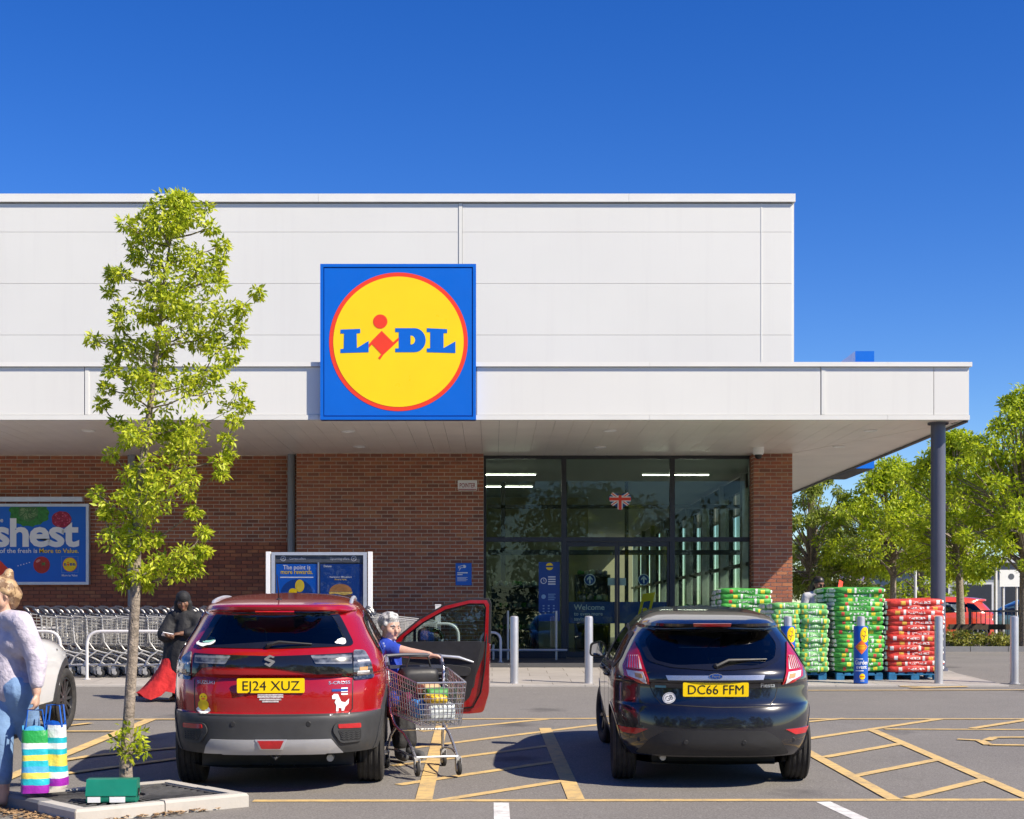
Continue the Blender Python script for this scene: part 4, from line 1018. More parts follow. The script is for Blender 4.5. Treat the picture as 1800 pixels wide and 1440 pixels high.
spine = [(222, 1400), (221, 1345), (227, 1250), (233, 1150), (238, 1040), (240, 960), (244, 880), (252, 800), (262, 730), (270, 660), (280, 580), (288, 500), (300, 420), (314, 355)]
SP = [lt(a, b) for a, b in spine]; SR = [.056, .048, .042, .040, .038, .035, .033, .028, .024, .020, .016, .012, .008, .004]
q = MB(); q.tube(SP, SR, 12); q.build('trunk', M_bark, tree, 60)
rg = random.Random(5); cl = []; br = MB()
def spine_at(py):
    for (a, b), (c_, d) in zip(spine, spine[1:]):
        if b >= py >= d: f = (b-py)/(b-d); return a+(c_-a)*f
    return 314
def width_at(py):
    for (y0, a0, b0), (y1, a1, b1) in zip(OUT, OUT[1:]):
        if y0 <= py <= y1: f = (py-y0)/(y1-y0); return a0+(a1-a0)*f, b0+(b1-b0)*f
    return None
for i in range(132):
    py = rg.uniform(352, 1020); a, b = width_at(py); px = rg.triangular(a+10, b-10, .5*spine_at(py)+.25*(a+b))
    hw_ = (b-a)/2; off = (px-(a+b)/2)/hw_
    dy = rg.uniform(-1, 1)*.6*min(.42, hw_*DT/F)*math.sqrt(max(.05, 1-off*off))
    c_ = lt(px, py, dy); cl.append((c_, rg.uniform(.06, .14)))
for (y0, a, b) in OUT:                                          # twigs that draw the ragged outline
    cl.append((lt(a+10, y0, rg.uniform(-.1, .1)), .055)); cl.append((lt(b-10, y0, rg.uniform(-.1, .1)), .055))
nodes = []
for a, b in zip(SP[4:], SP[5:]):
    for k in range(6): nodes.append((a.lerp(b, k/6), 0))
def axd(c_): return min((c_-n_[0]).length for n_ in nodes[:54])
for c_, r in sorted(cl, key=lambda e_: axd(e_[0])):
    best = min(nodes, key=lambda n_: (c_-n_[0]).length+(.35 if n_[0].z > c_.z-.05 else 0)+.03*n_[1])
    s0 = best[0]; d_ = (c_-s0).length; k = min(best[1], 4)
    mid = s0.lerp(c_, .5)+Vector((rg.uniform(-.02, .02), rg.uniform(-.02, .02), -.04*d_)); br.tube([s0, mid, c_], [.0085-.0013*k, .0065-.001*k, .0045-.0008*k], 5, cap=False)
    nodes.append((mid, best[1]+1)); nodes.append((c_, best[1]+1))
sh = MB(); shl = []
for (px, py, dy) in ((210, 1300, -.05), (245, 1305, -.08), (232, 1325, -.1), (205, 1310, .03), (222, 1280, -.08), (252, 1320, .0), (240, 1290, .05)):
    c_ = lt(px, py, dy); shl.append((c_, .055)); sh.tube([lt(226, 1345), c_], [.006, .003], 5, cap=False)
sh.build('base_shoots', M_bark, tree, 60); br.build('branches', M_bark, tree, 60)
V, T = leaves(cl, 98, .051, 11, .25, .9); link('crown', npmesh('crown', V, T, M_leaf), tree)
V, T = leaves(shl, 24, .062, 12, .1, .9); link('base_leaves', npmesh('base_leaves', V, T, M_leaf), tree)
# ================================================================== BACKGROUND
def bigtree(name, label, loc, h, r, trunkh, seed, m, n=70, per=130, size=.26, weep=0., lean=0., mesh=None):
    rg = random.Random(seed); t = thing(name, label, 'tree', loc, group=None)
    q = MB(); tr = h*.014+.02
    q.tube([(0, 0, -.1), (lean*.2, 0, trunkh*.6), (lean*.5, .0, trunkh*1.1), (lean, 0, h*.75)], [tr*1.3, tr, tr*.85, tr*.2], 10)
    cl = []
    for i in range(n):
        a = rg.uniform(0, 6.28); f = rg.random(); zz = trunkh*.85+(h-trunkh*.85)*f; rad = r*math.sin(math.pi*min(1, (.12+.88*f)**.8))**.7*math.sqrt(rg.random())
        c_ = Vector((math.cos(a)*rad+lean*f, math.sin(a)*rad, zz-weep*rad*.5)); cl.append((c_, rg.uniform(.45, 1.0)*r*.19))
        s0 = Vector((lean*.5, 0, trunkh*rg.uniform(.7, 1.2)+(h-trunkh)*f*.35)); q.tube([s0, s0.lerp(c_, .5)+Vector((0, 0, .15)), c_], [tr*.4, tr*.2, .012], 6, cap=False)
    q.build('trunk', M_bark, t, 60)
    V, T = leaves(cl, per, size, seed, .3+weep, .7); link('crown', npmesh('crown', V, T, m), t)
    return t
M_lf2 = leafmat('leaf_maple', [(.17, .27, .012), (.37, .49, .018), (.58, .65, .03), (.47, .56, .022)], .5)
M_lf3 = leafmat('leaf_birch', [(.13, .19, .025), (.27, .34, .045), (.42, .47, .08)], .45)
def gp(px, D): return (X(px, D), D, 0)
bigtree('maple_tree', 'tall bright green tree at the right edge of the picture', gp(1800, 38), 6.6, 2.3, 2.4, 21, M_lf2, 135, 165, .14)
bigtree('maple_tree', 'spreading green tree just right of the canopy column', gp(1690, 42), 6.0, 2.2, 2.5, 22, M_lf2, 120, 160, .14, lean=-.2)
bigtree('maple_tree', 'leafy green tree between the red bags and the canopy edge', gp(1570, 50), 6.0, 2.5, 2.6, 23, M_lf2, 105, 160, .155)
bigtree('birch_tree', 'darker weeping tree beside the brick pier under the canopy', gp(1425, 52), 6.4, 2.1, 1.9, 24, M_lf3, 105, 160, .14, weep=.35)
bigtree('birch_tree', 'distant green tree behind the bags showing through under the canopy', gp(1500, 70), 6.2, 3.0, 2, 25, M_lf3, 75, 160, .2)
bigtree('maple_tree', 'far yellow green tree low behind the red bag stack', gp(1620, 66), 5.5, 2.8, 1.8, 26, M_lf2, 70, 150, .2)
# trees behind the viewer, mirrored in the shop glass and car windows
for i, (x, y, h) in enumerate(((-14, -14, 8), (-4, -20, 9), (6.5, -17, 8.5), (17, -15, 8))):
    bigtree('car_park_tree', f'{ordinal(i)} tree from the left across the car park, mirrored in the glass', (x, y, gz(y)), h, 3.2, 1.8, 40+i, M_lf2, 60, 110, .36)
rg = random.Random(77); cl = []  # unseen tree belt, added as dark backing for glass and car reflections
for i in range(420):
    x = rg.uniform(-50, 50); hmax = 8.5+2.5*math.sin(x*.35)+1.5*math.sin(x*.9+1); z = rg.uniform(-2.2, hmax); cl.append((Vector((x, -33+rg.uniform(-3, 3), z)), rg.uniform(1.2, 2.2)))
V, T = leaves(cl, 330, .42, 78, .3, .9); link('backing_trees', npmesh('backing_trees', V, T, leafmat('leaf_wood', [(.04, .07, .012), (.09, .13, .02), (.14, .18, .03)], .3)), None, 'unseen belt of trees added as dark backing, mirrored in the glass', 'trees', None, 'stuff')
# planting bed, kerb, shrubs
D = 36.0; x0, x1 = X(1640, D), 40
q = MB().box(x0, x1, D+.15, 41, -.05, .10); bed = q.build('planting_bed', M_soil, kind='structure')
for k in range(18): MB().box(x0+k*.92, x0+k*.92+.905, D, D+.145, -.05, .13).build('kerb_stone', M_kerbd, bed)
M_shr = leafmat('shrub_leaf', [(.10, .14, .015), (.25, .27, .03), (.33, .30, .05), (.16, .2, .03)], .3)
for i, (px, D_, s, lab) in enumerate(((1672, 37.0, .5, 'yellow green shrub nearest the red bag stack'), (1700, 37.2, .55, 'rounded yellow shrub under the right hand tree'), (1728, 37.0, .45, 'low yellow shrub in the middle of the planting bed'), (1757, 37.6, .35, 'small sparse shrub before the fence'))):
    t = thing('shrub', lab, 'shrub', (X(px, D_), D_, .1)); rg = random.Random(i); cl = [(Vector((rg.uniform(-1, 1)*s, rg.uniform(-.5, .5)*s, rg.uniform(.05, .8)*s*rg.random()**.4)), .2*s+.03) for _ in range(20)]
    V, T = leaves(cl, 34, .10, 70+i, 0, .9); link('foliage', npmesh('foliage', V, T, M_shr), t)
    q = MB(); [q.tube([(0, 0, 0), c_], [.014, .004], 5) for c_, r in cl[:12]]; q.build('stems', M_bark, t)
# railing
D = 40.0; rx0 = X(1705, D); t = thing('railing', 'low dark metal railing behind the planting bed', 'fence', (rx0, D, 0))
MB().box(0, 6, -.02, .02, .98, 1.03).box(0, 6, -.02, .02, .18, .22).build('rails', M_frame, t)
for k in range(5): MB().box(k*1.4-.03, k*1.4+.03, -.03, .03, 0, 1.08).build('post', M_frame, t)
for k in range(50): MB().box(k*.12+.05, k*.12+.066, -.008, .008, .22, .98).build('bar', M_frame, t)
t = thing('timber_rail', 'dark horizontal timber knee rail in front of the shrubs', 'rail', (X(1668, 38.4), 38.4, .1))
MB().box(0, 6, -.05, .05, .42, .56).build('beam', mat('old_timber', (.06, .045, .03), .9, var=.4, scale=10), t)
for k in range(4): MB().box(.3+k*1.8, .42+k*1.8, -.05, .05, 0, .42).build('post', MATS['old_timber'], t)
# lamp and sign posts
for px, D_, h, r, lab in ((1750, 43, 2.3, .05, 'pale slim post left of the far right sign'), (1609, 55, 2.6, .05, 'thin grey pole behind the red bag stack')):
    t = thing('post', lab, 'post', (X(px, D_), D_, 0)); MB().tube([(0, 0, 0), (0, 0, h)], r, 10).build('shaft', M_rail, t, 50); MB().ball((0, 0, h), r*1.1, 10).build('cap', M_rail, t, 60)
t = thing('road_sign', 'white board on two grey posts behind the railing at far right', 'sign', (X(1776, 44), 44, 0))
MB().box(-.32, .32, -.02, .02, 1.75, 2.25).build('board', M_white, t)
for u in (-.2, .2): MB().tube([(u, .04, 0), (u, .04, 2.1)], .035, 8).build('post', M_rail, t, 50)
MB().prism(ell(.02, 2.05, .09, .09), lambda u, v, d: (u, -.021-d, v), 0, .004).build('emblem', M_print, t)
# far shops
M_far = mat('far_white', (.55, .56, .58), .6, var=.05); M_farp = mat('far_purple', (.22, .16, .36), .5); M_faro = mat('far_orange', (.55, .14, .05), .6)
t = thing('distant_shop', 'distant low white shop with purple sign and orange band behind the trees', 'building', (X(1600, 95), 95, 0))
MB().box(-5, 6.5, 0, 8, 0, 2.0).build('wall', M_far, t); MB().box(-5.2, 6.7, -.4, 8.2, 2.9, 3.2).build('roof', M_far, t)
MB().box(-5, 6.5, -.1, 8, 2.0, 2.9).build('fascia', M_far, t); MB().box(-4.6, -1.2, -.2, -.1, 2.9, 4.6).build('sign', M_farp, t); MB().box(-1.0, 2.2, -.25, -.1, 2.2, 4.4).build('sign', M_white, t); MB().box(-5, -1.4, -.15, -.1, 2.1, 2.6).build('fascia_band', M_faro, t)
for k in range(4): MB().box(-4.4+k*2.6, -2.4+k*2.6, -.03, 0, .2, 1.8).build('window', M_frame, t)
t = thing('distant_shop', 'distant grey glazed shop behind the railing at right', 'building', (X(1770, 75), 75, 0))
MB().box(-5, 9, 0, 8, 0, 3.6).build('wall', mat('far_grey', (.20, .22, .25), .6), t); MB().box(-5.2, 9.2, -.5, 8, 3.6, 3.9).build('roof', M_far, t)
for k in range(6):
    o_ = MB().box(-4.6+k*2.2, -2.9+k*2.2, -.06, 0, .3, 2.6).build('window', M_far, t); MB().box(-4.5+k*2.2, -3.0+k*2.2, -.08, -.06, .4, 2.5).build('pane', M_frame, o_)
# ================================================================== CARS
def pchip(xs, ys):
    xs = np.array(xs, float); ys = np.array(ys, float); h = np.diff(xs); d = np.diff(ys)/h
    m = np.zeros(len(xs)); m[0] = d[0]; m[-1] = d[-1]
    for i in range(1, len(xs)-1):
        if d[i-1]*d[i] > 0: w1 = 2*h[i]+h[i-1]; w2 = h[i]+2*h[i-1]; m[i] = (w1+w2)/(w1/d[i-1]+w2/d[i])
    def f(x):
        x = min(max(x, xs[0]), xs[-1]); i = min(int(np.searchsorted(xs, x, 'right'))-1, len(xs)-2); t = (x-xs[i])/h[i]
        return float((2*t**3-3*t**2+1)*ys[i]+(t**3-2*t**2+t)*h[i]*m[i]+(-2*t**3+3*t**2)*ys[i+1]+(t**3-t**2)*h[i]*m[i+1])
    return f
class Car:
    def __init__(s, tw, t0, t1, Rr=.6, Rf=.9, n=3.0):
        s.W = pchip(*zip(*tw)); s.Y0 = pchip(*zip(*t0)); s.Y1 = pchip(*zip(*t1)); s.Rr, s.Rf, s.n = Rr, Rf, n
        s.zlo, s.zhi = tw[0][0], tw[-1][0]
    def rads(s, z):
        L = s.Y1(z)-s.Y0(z); return min(s.Rr, L*.45), min(s.Rf, L*.5)
    def rear(s, x, z):
        r, _ = s.rads(z); t = min(abs(x)/max(s.W(z), 1e-4), .9995); return s.Y0(z)+r*(1-(1-t**s.n)**(1/s.n))
    def front(s, x, z):
        _, r = s.rads(z); t = min(abs(x)/max(s.W(z), 1e-4), .9995); return s.Y1(z)-r*(1-(1-t**s.n)**(1/s.n))
    def side(s, y, z):
        rr, rf = s.rads(z); a = s.Y0(z)+rr; b = s.Y1(z)-rf; t = 0
        if y < a: t = min((a-y)/rr, .9995)
        elif y > b: t = min((y-b)/rf, .9995)
        return s.W(z)*(1-t**s.n)**(1/s.n)
    def shell(s, levels, na=26, nb=44):
        rows = []
        for z in levels:
            W, y0, y1 = s.W(z), s.Y0(z), s.Y1(z); rr, rf = s.rads(z); row = []
            def arc(k): th = math.pi/2*(1-k/na); return W*math.cos(th)**(2/s.n), 1-math.sin(th)**(2/s.n)
            A = [arc(k) for k in range(na+1)]
            half = [(x, y0+rr*o) for x, o in A]
            ya, yb = y0+rr, y1-rf
            half += [(W, ya+(yb-ya)*k/nb) for k in range(1, nb)]
            half += [(x, y1-rf*o) for x, o in reversed(A)]
            row = half+[(-x, y) for x, y in reversed(half[1:-1])]
            rows.append([(x, y, z) for x, y in row])
        n = len(rows[0]); V = [p for r in rows for p in r]; Fs = []
        for i in range(len(rows)-1):
            for j in range(n):
                j2 = (j+1) % n; Fs.append((i*n+j, i*n+j2, (i+1)*n+j2, (i+1)*n+j))
        return V, Fs, n, len(rows)
    def build(s, levels, groups, t, cut, **kw):
        """groups: list of (name, material, predicate(x,y,z)); first match wins. cut(x,y,z)->True removes a face"""
        V, Fs, n, nr = s.shell(levels, **kw); acc = [MB() for _ in groups]; use = [dict() for _ in groups]
        for f in Fs:
            c = [sum(V[i][k] for i in f)/4 for k in range(3)]
            if cut(*c): continue
            for gi, (_, _, pr) in enumerate(groups):
                if pr(*c):
                    ids = []
                    for i in f:
                        if i not in use[gi]: use[gi][i] = len(acc[gi].v); acc[gi].v.append(V[i])
                        ids.append(use[gi][i])
                    acc[gi].f.append(tuple(ids)); acc[gi].m.append(0); break
        acc[-1].add(V[:n], [tuple(range(n-1, -1, -1))])
        return [a.build(nm, m, t, 35) for a, (nm, m, _) in zip(acc, groups) if a.v]
    def patch(s, poly, off, mode='rear', step=.035, sgn=1, rim=.012):
        poly = list(poly)
        if sum(poly[i-1][0]*poly[i][1]-poly[i][0]*poly[i-1][1] for i in range(len(poly))) < 0: poly = poly[::-1]
        flip = mode == 'front' or (mode == 'side' and sgn < 0)
        bm = bmesh.new(); vs = [bm.verts.new((p[0], p[1], 0)) for p in poly]; bm.faces.new(vs); bmesh.ops.triangulate(bm, faces=bm.faces[:])
        for ax in (0, 1):
            lo = min(p[ax] for p in poly); hi = max(p[ax] for p in poly); k = math.ceil(lo/step)*step
            while k < hi:
                co = (k, 0, 0) if ax == 0 else (0, k, 0); no = (1, 0, 0) if ax == 0 else (0, 1, 0)
                bmesh.ops.bisect_plane(bm, geom=bm.verts[:]+bm.edges[:]+bm.faces[:], plane_co=co, plane_no=no); k += step
        bm.edges.ensure_lookup_table(); be = [e for e in bm.edges if e.is_boundary]
        r = bmesh.ops.extrude_edge_only(bm, edges=be); nv = {g for g in r['geom'] if isinstance(g, bmesh.types.BMVert)}
        out = MB(); e = .004
        def P(u, v, o):
            if mode == 'rear': y = s.rear(u, v); dx = (s.rear(u+e, v)-s.rear(u-e, v))/(2*e); dz = (s.rear(u, v+e)-s.rear(u, v-e))/(2*e); nn = Vector((dx, -1, dz)).normalized(); return Vector((u, y, v))+nn*o
            if mode == 'front': y = s.front(u, v); return Vector((u, y+o, v))
            x = s.side(u, v); dy = (s.side(u+e, v)-s.side(u-e, v))/(2*e); dz = (s.side(u, v+e)-s.side(u, v-e))/(2*e); nn = Vector((1, -dy, -dz)).normalized(); p = Vector((x, u, v))+nn*o
            return Vector((p.x*sgn, p.y, p.z))
        bm.verts.ensure_lookup_table(); bm.verts.index_update()
        out.add([P(v.co.x, v.co.y, off-(rim if v in nv else 0)) for v in bm.verts], [tuple(v.index for v in (reversed(f.verts) if flip else f.verts)) for f in bm.faces])
        bm.free(); return out
    def line(s, pts, wd, off, mode='rear', sgn=1):
        out = MB(); e = .004
        for a, b in zip(pts, pts[1:]):
            o = s.patch(strip(a, b, wd), off, mode, .05, sgn, .006); out.add(o.v, o.f)
        return out
    def ring(s, poly_out, poly_in, off, mode='rear', sgn=1, rim=.012):
        """band between two outlines with the same number of points"""
        n = len(poly_out); out = MB()
        for i in range(n):
            j = (i+1) % n; o = s.patch([poly_out[i], poly_out[j], poly_in[j], poly_in[i]], off, mode, .05, sgn, rim); out.add(o.v, o.f)
        return out
def shrink(poly, k):
    n = len(poly); cx = sum(p[0] for p in poly)/n; cy = sum(p[1] for p in poly)/n; out = []
    for p in poly:
        d = Vector((p[0]-cx, p[1]-cy)); L = d.length; d = d*((L-k)/L) if L > k else d*0; out.append((cx+d.x, cy+d.y))
    return out
M_rim = mat('rim_dark', (.10, .10, .105), .35, .8, .1); M_rims = mat('rim_silver', (.50, .50, .52), .3, .9, .08)
M_tyre = mat('tyre', (.028, .026, .024), .85, var=.35, scale=16, bump=.3, bscale=60)
def wheel(t, x, y, r, wd, rimr, sgn, mrim=M_rims, steer=0., spokes=10):
    Mx = Matrix.Translation((x, y, r)) @ Matrix.Rotation(steer, 4, 'Z') @ Matrix.Rotation(R(90)*sgn, 4, 'Y')
    h = wd/2; g = []
    prof = [(rimr, -h*.75), (rimr+.02, -h*.95), (r*.86, -h), (r*.955, -h*.93), (r*.99, -h*.82)]
    for gx_ in (-.5, -.17, .17, .5):
        c = gx_*h*1.25; prof += [(r, c-.012), (r-.007, c-.007), (r-.007, c+.007), (r, c+.012)]
    prof += [(r*.99, h*.82), (r*.955, h*.93), (r*.86, h), (rimr+.02, h*.95), (rimr, h*.75)]
    wh = thing_part('wheel', t)
    MB().lathe(prof, 40, Mx).build('tyre', M_tyre, wh, 50)
    q = MB().lathe([(rimr, -h*.75), (rimr*.97, -h*.4), (rimr*.95, h*.3), (rimr, h*.75), (rimr*.93, h*.8), (rimr*.91, h*.5)], 36, Mx)
    for k in range(spokes):
        a = 2*math.pi*k/spokes; m2 = Mx @ Matrix.Rotation(a, 4, 'Z')
        q.add([m2 @ Vector(p) for p in ((.03, -.02, h*.62), (rimr*.93, -.012, h*.72), (rimr*.93, .012, h*.72), (.03, .02, h*.62), (.03, -.02, h*.42), (rimr*.93, -.012, h*.5), (rimr*.93, .012, h*.5), (.03, .02, h*.42))],
              [(0, 1, 2, 3), (7, 6, 5, 4), (0, 4, 5, 1), (2, 6, 7, 3)])
    q.lathe([(.001, h*.68), (.05, h*.66), (.06, h*.4)], 16, Mx)
    q.build('rim', mrim, wh, 40)
    MB().lathe([(.001, -h*.1), (rimr*.8, -h*.1)], 24, Mx).build('brake_disc', M_black, wh)
def thing_part(name, parent): return link(name, None, parent)
def ringarc(cy, cz, r, a0, a1, n): return [(cy+r*math.cos(a0+(a1-a0)*k/n), cz+r*math.sin(a0+(a1-a0)*k/n)) for k in range(n+1)]
def archliner(car, t, x0, x1, y, z, r, sgn):
    q = MB(); n = 20; pts = ringarc(y, z, r, .1, math.pi-.1, n)
    vs = [(sgn*x0, a, b) for a, b in pts]+[(sgn*(min(x1, car.side(a, b)-.006)), a, b) for a, b in pts]
    q.add(vs, [(k, k+1, n+2+k, n+1+k) for k in range(n)]); q.add([(sgn*x0, a, b) for a, b in pts], [tuple(range(n+1))]); q.build('wheel_arch_liner', M_black, t)
def arch(car, t, y, z, r, sgn, wd, m, a0=-.5, off=.008):
    n = 16; o = ringarc(y, z, r+wd, a0, math.pi+.03, n); i_ = ringarc(y, z, r-.012, a0, math.pi+.03, n); q = MB()
    for k in range(n):
        p = car.patch([o[k], o[k+1], i_[k+1], i_[k]], off, 'side', .06, sgn, .03); q.add(p.v, p.f)
    q.build('wheel_arch_trim', m, t, 40)
def levels(a, b, n, extra=()):
    L = list(np.linspace(a, b, n))+list(extra); return sorted(set(round(x, 4) for x in L))
M_glc = glass('car_glass', (.56, .61, .58), .0, .5); M_glf = glass('car_glass_clear', (.62, .70, .68), .03, .3)
M_blk = mat('gloss_black', (.010, .010, .012), .12, var=.1, coat=.6)
M_lens = NT('smoked_lens'); 
_t = M_lens; _o = _t.co(); _sp = _t.n('ShaderNodeSeparateXYZ'); _t.l(_o, _sp.inputs[0])
_w = _t.math('GREATER_THAN', _t.math('SINE', _t.math('MULTIPLY', _sp.outputs[2], 130.)), .55)
_c = _t.mix(_t.ramp(_t.noise(14, 3, _o), .4, .65), (.018, .020, .026), (.14, .155, .18)); _c = _t.mix(_t.math('MULTIPLY', _w, .35), _c, (.32, .33, .37))
_t.bsdf(Base_Color=_c, Roughness=.15, Coat_Weight=1.0, Coat_Roughness=.02); M_lens = _t.m
M_redl = mat('red_lens', (.42, .008, .012), .18, var=.2, scale=20, coat=1.0); M_clrl = mat('clear_lens', (.62, .60, .60), .15, var=.25, scale=30, coat=1.0)
M_orl = mat('amber_lens', (.55, .30, .10), .2, coat=1.0)
M_plate = mat('plate_yellow', (.90, .62, .0), .35, var=.03); M_pblk = mat('plate_black', (.012, .012, .012), .4)
def plate(car, t, cx, cz, text, y=None):
    y = y if y is not None else car.rear(cx, cz)-.02
    p = thing_part('number_plate', t); p.location = (cx, y, cz)
    MB().prism(roundpoly([(-.26, -.0565), (.26, -.0565), (.26, .0565), (-.26, .0565)], .012), lambda u, v, d: (u, d, v), -.006, .004).build('plate_board', M_plate, p)
    q = MB(); put_text(q, text, .105, lambda u, v: (u, -.008, v-.036), .0, 'CENTER', 0, .44); q.build('lettering', M_pblk, p)
    return p
M_seat = mat('seat_cloth', (.03, .03, .032), .9)
def seats(t, rows, h, w_):
    for y in rows:
        for x in (-.36, .36):
            q = MB().prism(roundpoly([(-.24, .55), (.24, .55), (.22, h-.22), (-.22, h-.22)], .06), lambda u, v, d: (x+u, y+.12*(v-.5)*-.6+d, v), -.07, .07)
            q.prism(roundpoly([(-.13, h-.2), (.13, h-.2), (.12, h), (-.12, h)], .05), lambda u, v, d: (x+u, y-.06+d, v), -.05, .05)
            q.build('seat', M_seat, t, 40)
    MB().box(-w_, w_, .5, 3.0, .42, .5).build('cabin_floor', M_black, t)
    MB().box(-w_*.9, w_*.9, 2.75, 3.0, .5, .98).build('dashboard', M_black, t)
    q = MB().lathe([(.17, -.012), (.185, 0), (.17, .012)], 24, Matrix.Translation((.36, 2.5, .93)) @ Matrix.Rotation(R(65), 4, 'X'), closed=True); q.build('steering_wheel', M_black, t, 60)
# ------------------------------------------------------------------ red car
M_rp = carpaint('red_paint', (.40, .005, .008), .25, .10)
rc_car = Car([(.20, .75), (.30, .81), (.45, .838), (.62, .848), (.85, .855), (1.0, .842), (1.10, .808), (1.25, .732), (1.40, .660), (1.46, .612), (1.505, .52), (1.53, .36), (1.542, .02)],
             [(.20, .16), (.30, .05), (.42, .0), (.60, .0), (.634, .02), (.645, .06), (.75, .055), (.90, .085), (.925, .095), (.945, .055), (1.02, .06), (1.10, .10), (1.145, .15), (1.40, .36), (1.43, .27), (1.465, .26), (1.49, .45), (1.52, .95), (1.542, 1.75)],
             [(.20, 4.10), (.4, 4.26), (.7, 4.25), (.95, 4.05), (1.03, 3.6), (1.08, 3.12), (1.30, 2.68), (1.44, 2.35), (1.49, 2.2), (1.52, 2.05), (1.542, 1.8)], .78, .95, 2.8)
RX = -1.685
YAW = R(3.4)
red = thing('red_car', 'red crossover car with yellow number plate, driver door open, seen from behind', 'car', (RX, 11.45, gz(11.45)), (SLOPE, 0, YAW))
RC = rc_car
def rz(zx, zy, D=11.6):
    px = 250+zx/3.273; py = 960+zy/3.273; return ((px-865)*D/F-RX+(D-11.5)*.059, 1.814-(py-989)*D/F)
def pz(L, D=11.6): return [rz(a, b, D) for a, b in L]
rglass = roundpoly(pz([(322, 580), (420, 392), (770, 374), (1120, 382), (1225, 575), (770, 586)], 11.78), .05)
rwin_in = shrink(rglass, .035)
sidew = [[(.62, 1.13), (.80, 1.33), (1.05, 1.39), (1.14, 1.38), (1.14, 1.06), (.72, 1.08)], [(1.19, 1.06), (1.19, 1.385), (2.02, 1.37), (2.06, 1.04)], [(2.16, 1.04), (2.12, 1.36), (2.45, 1.28), (2.95, 1.06), (2.95, 1.03)]]
door_o = [(2.10, .40), (2.06, 1.04), (2.10, 1.40), (2.46, 1.33), (2.98, 1.07), (3.02, .95), (3.02, .5), (2.9, .38)]
wsc = [(-.70, 1.08), (.70, 1.08), (.58, 1.40), (-.58, 1.40)]
WY = (.82, 3.42); WR = .345
def cut_red(x, y, z):
    if z < .325 and y < .50: return True
    if y < 1.2 and abs(x) < RC.W(z)*.93 and inpoly(x, z, rwin_in): return True
    if y > 2.2 and inpoly(x, z, wsc) and abs(x) < RC.W(z)*.9: return True
    if abs(x) > RC.side(y, z)*.97 and z < 1.42:
        for k, pg in enumerate(sidew):
            if inpoly(y, z, pg): return True
        if x > 0 and inpoly(y, z, door_o): return True
        for wy in WY:
            if (y-wy)**2+(z-.345)**2 < .385**2: return True
    return False
lev = levels(.20, 1.46, 52, (.632, .637, .905, .935, .94, 1.425, 1.47, 1.48, 1.49, 1.5, 1.51, 1.52, 1.53, 1.536, 1.54, 1.542))
RC.build(lev, [('rear_bumper', M_dkgrey, lambda x, y, z: z < .635 and y < .60), ('sill_cladding', M_dkgrey, lambda x, y, z: z < .36), ('body', M_rp, lambda x, y, z: True)], red, cut_red)
q = MB(); zz_ = .3262; n_ = 30
ou = [(RC.W(zz_)*math.sin(math.pi*(k/n_-.5)), 0) for k in range(n_+1)]; ou = [(a, RC.rear(a, zz_)) for a, _ in ou]
q.add([(a, b, zz_) for a, b in ou]+[(a*.96, max(.52, b+.02), .30) for a, b in ou], [(k, k+1, n_+2+k, n_+1+k) for k in range(n_)]); q.build('bumper_underside', M_black, red)
pg_ = RC.patch(rwin_in, .004, 'rear'); pg_.build('rear_window', M_glc, red, 40)
RC.ring(rglass, shrink(rglass, .055), .007, 'rear').build('rear_window_border', M_blk, red, 40)
for sg_ in (-1, 1):
    for k, pgn in enumerate(sidew):
        if sg_ == 1 and k == 2: continue
        RC.patch(roundpoly(pgn, .03), .002, 'side', .05, sg_).build('side_window', M_glc, red, 40)
        pr_ = roundpoly(pgn, .03); RC.ring(shrink(pr_, -.028), shrink(pr_, .02), .006, 'side', sg_).build('window_seal', M_blk, red, 40)
    for wy in WY:
        arch(RC, red, wy, .345, .385, sg_, .075, M_dkgrey); archliner(RC, red, .45, .87, wy, .345, .40, sg_)
        wheel(red, sg_*.728, wy, WR, .215, .225, sg_, M_rims)
p_ = MB(); vs_ = RC.patch(wsc, .0, 'front', .08); vs_.build('windscreen', M_glf, red, 40)
rd_ = roundpoly(door_o, .03); RC.ring(shrink(rd_, -.02), shrink(rd_, .03), .004, 'side', 1).build('door_aperture_seal', M_black, red, 40)
seats(red, (1.0, 2.0), 1.22, .72)
# lamps and trim on the tail
RC.patch(pz([(298, 622), (760, 634), (1208, 620), (1214, 764), (1192, 738), (1150, 706), (1080, 692), (745, 697), (430, 692), (350, 704), (312, 738), (288, 764)], 11.58), .006, 'rear').build('light_bar', M_blk, red, 40)
for L in ([(308, 634), (520, 632), (490, 678), (306, 676)], [(972, 632), (1200, 630), (1203, 682), (1000, 676)]): RC.patch(roundpoly(pz(L, 11.58), .01), .012, 'rear').build('tail_lamp', M_lens, red, 40)
for L in ([(207, 768), (214, 690), (242, 640), (292, 604), (297, 768)], [(1214, 602), (1275, 606), (1310, 665), (1330, 764), (1216, 768)]):
    P_ = roundpoly(pz(L, 11.72), .02); P_ = [(max(-.83, min(.83, a)), b) for a, b in P_]
    RC.patch(P_, .012, 'rear', .025).build('tail_lamp', M_lens, red, 40)
    cx_ = sum(p[0] for p in P_)/len(P_); cz_ = sum(p[1] for p in P_)/len(P_)
    RC.patch([(cx_-.03, cz_-.045), (cx_+.03, cz_-.045), (cx_+.03, cz_-.02), (cx_-.03, cz_-.02)], .016, 'rear').build('indicator', M_orl, red)
    for dz in (-.075, -.06, .02): RC.patch([(cx_-.045, cz_+dz), (cx_+.045, cz_+dz), (cx_+.045, cz_+dz+.012), (cx_-.045, cz_+dz+.012)], .015, 'rear').build('lamp_element', M_clrl, red)
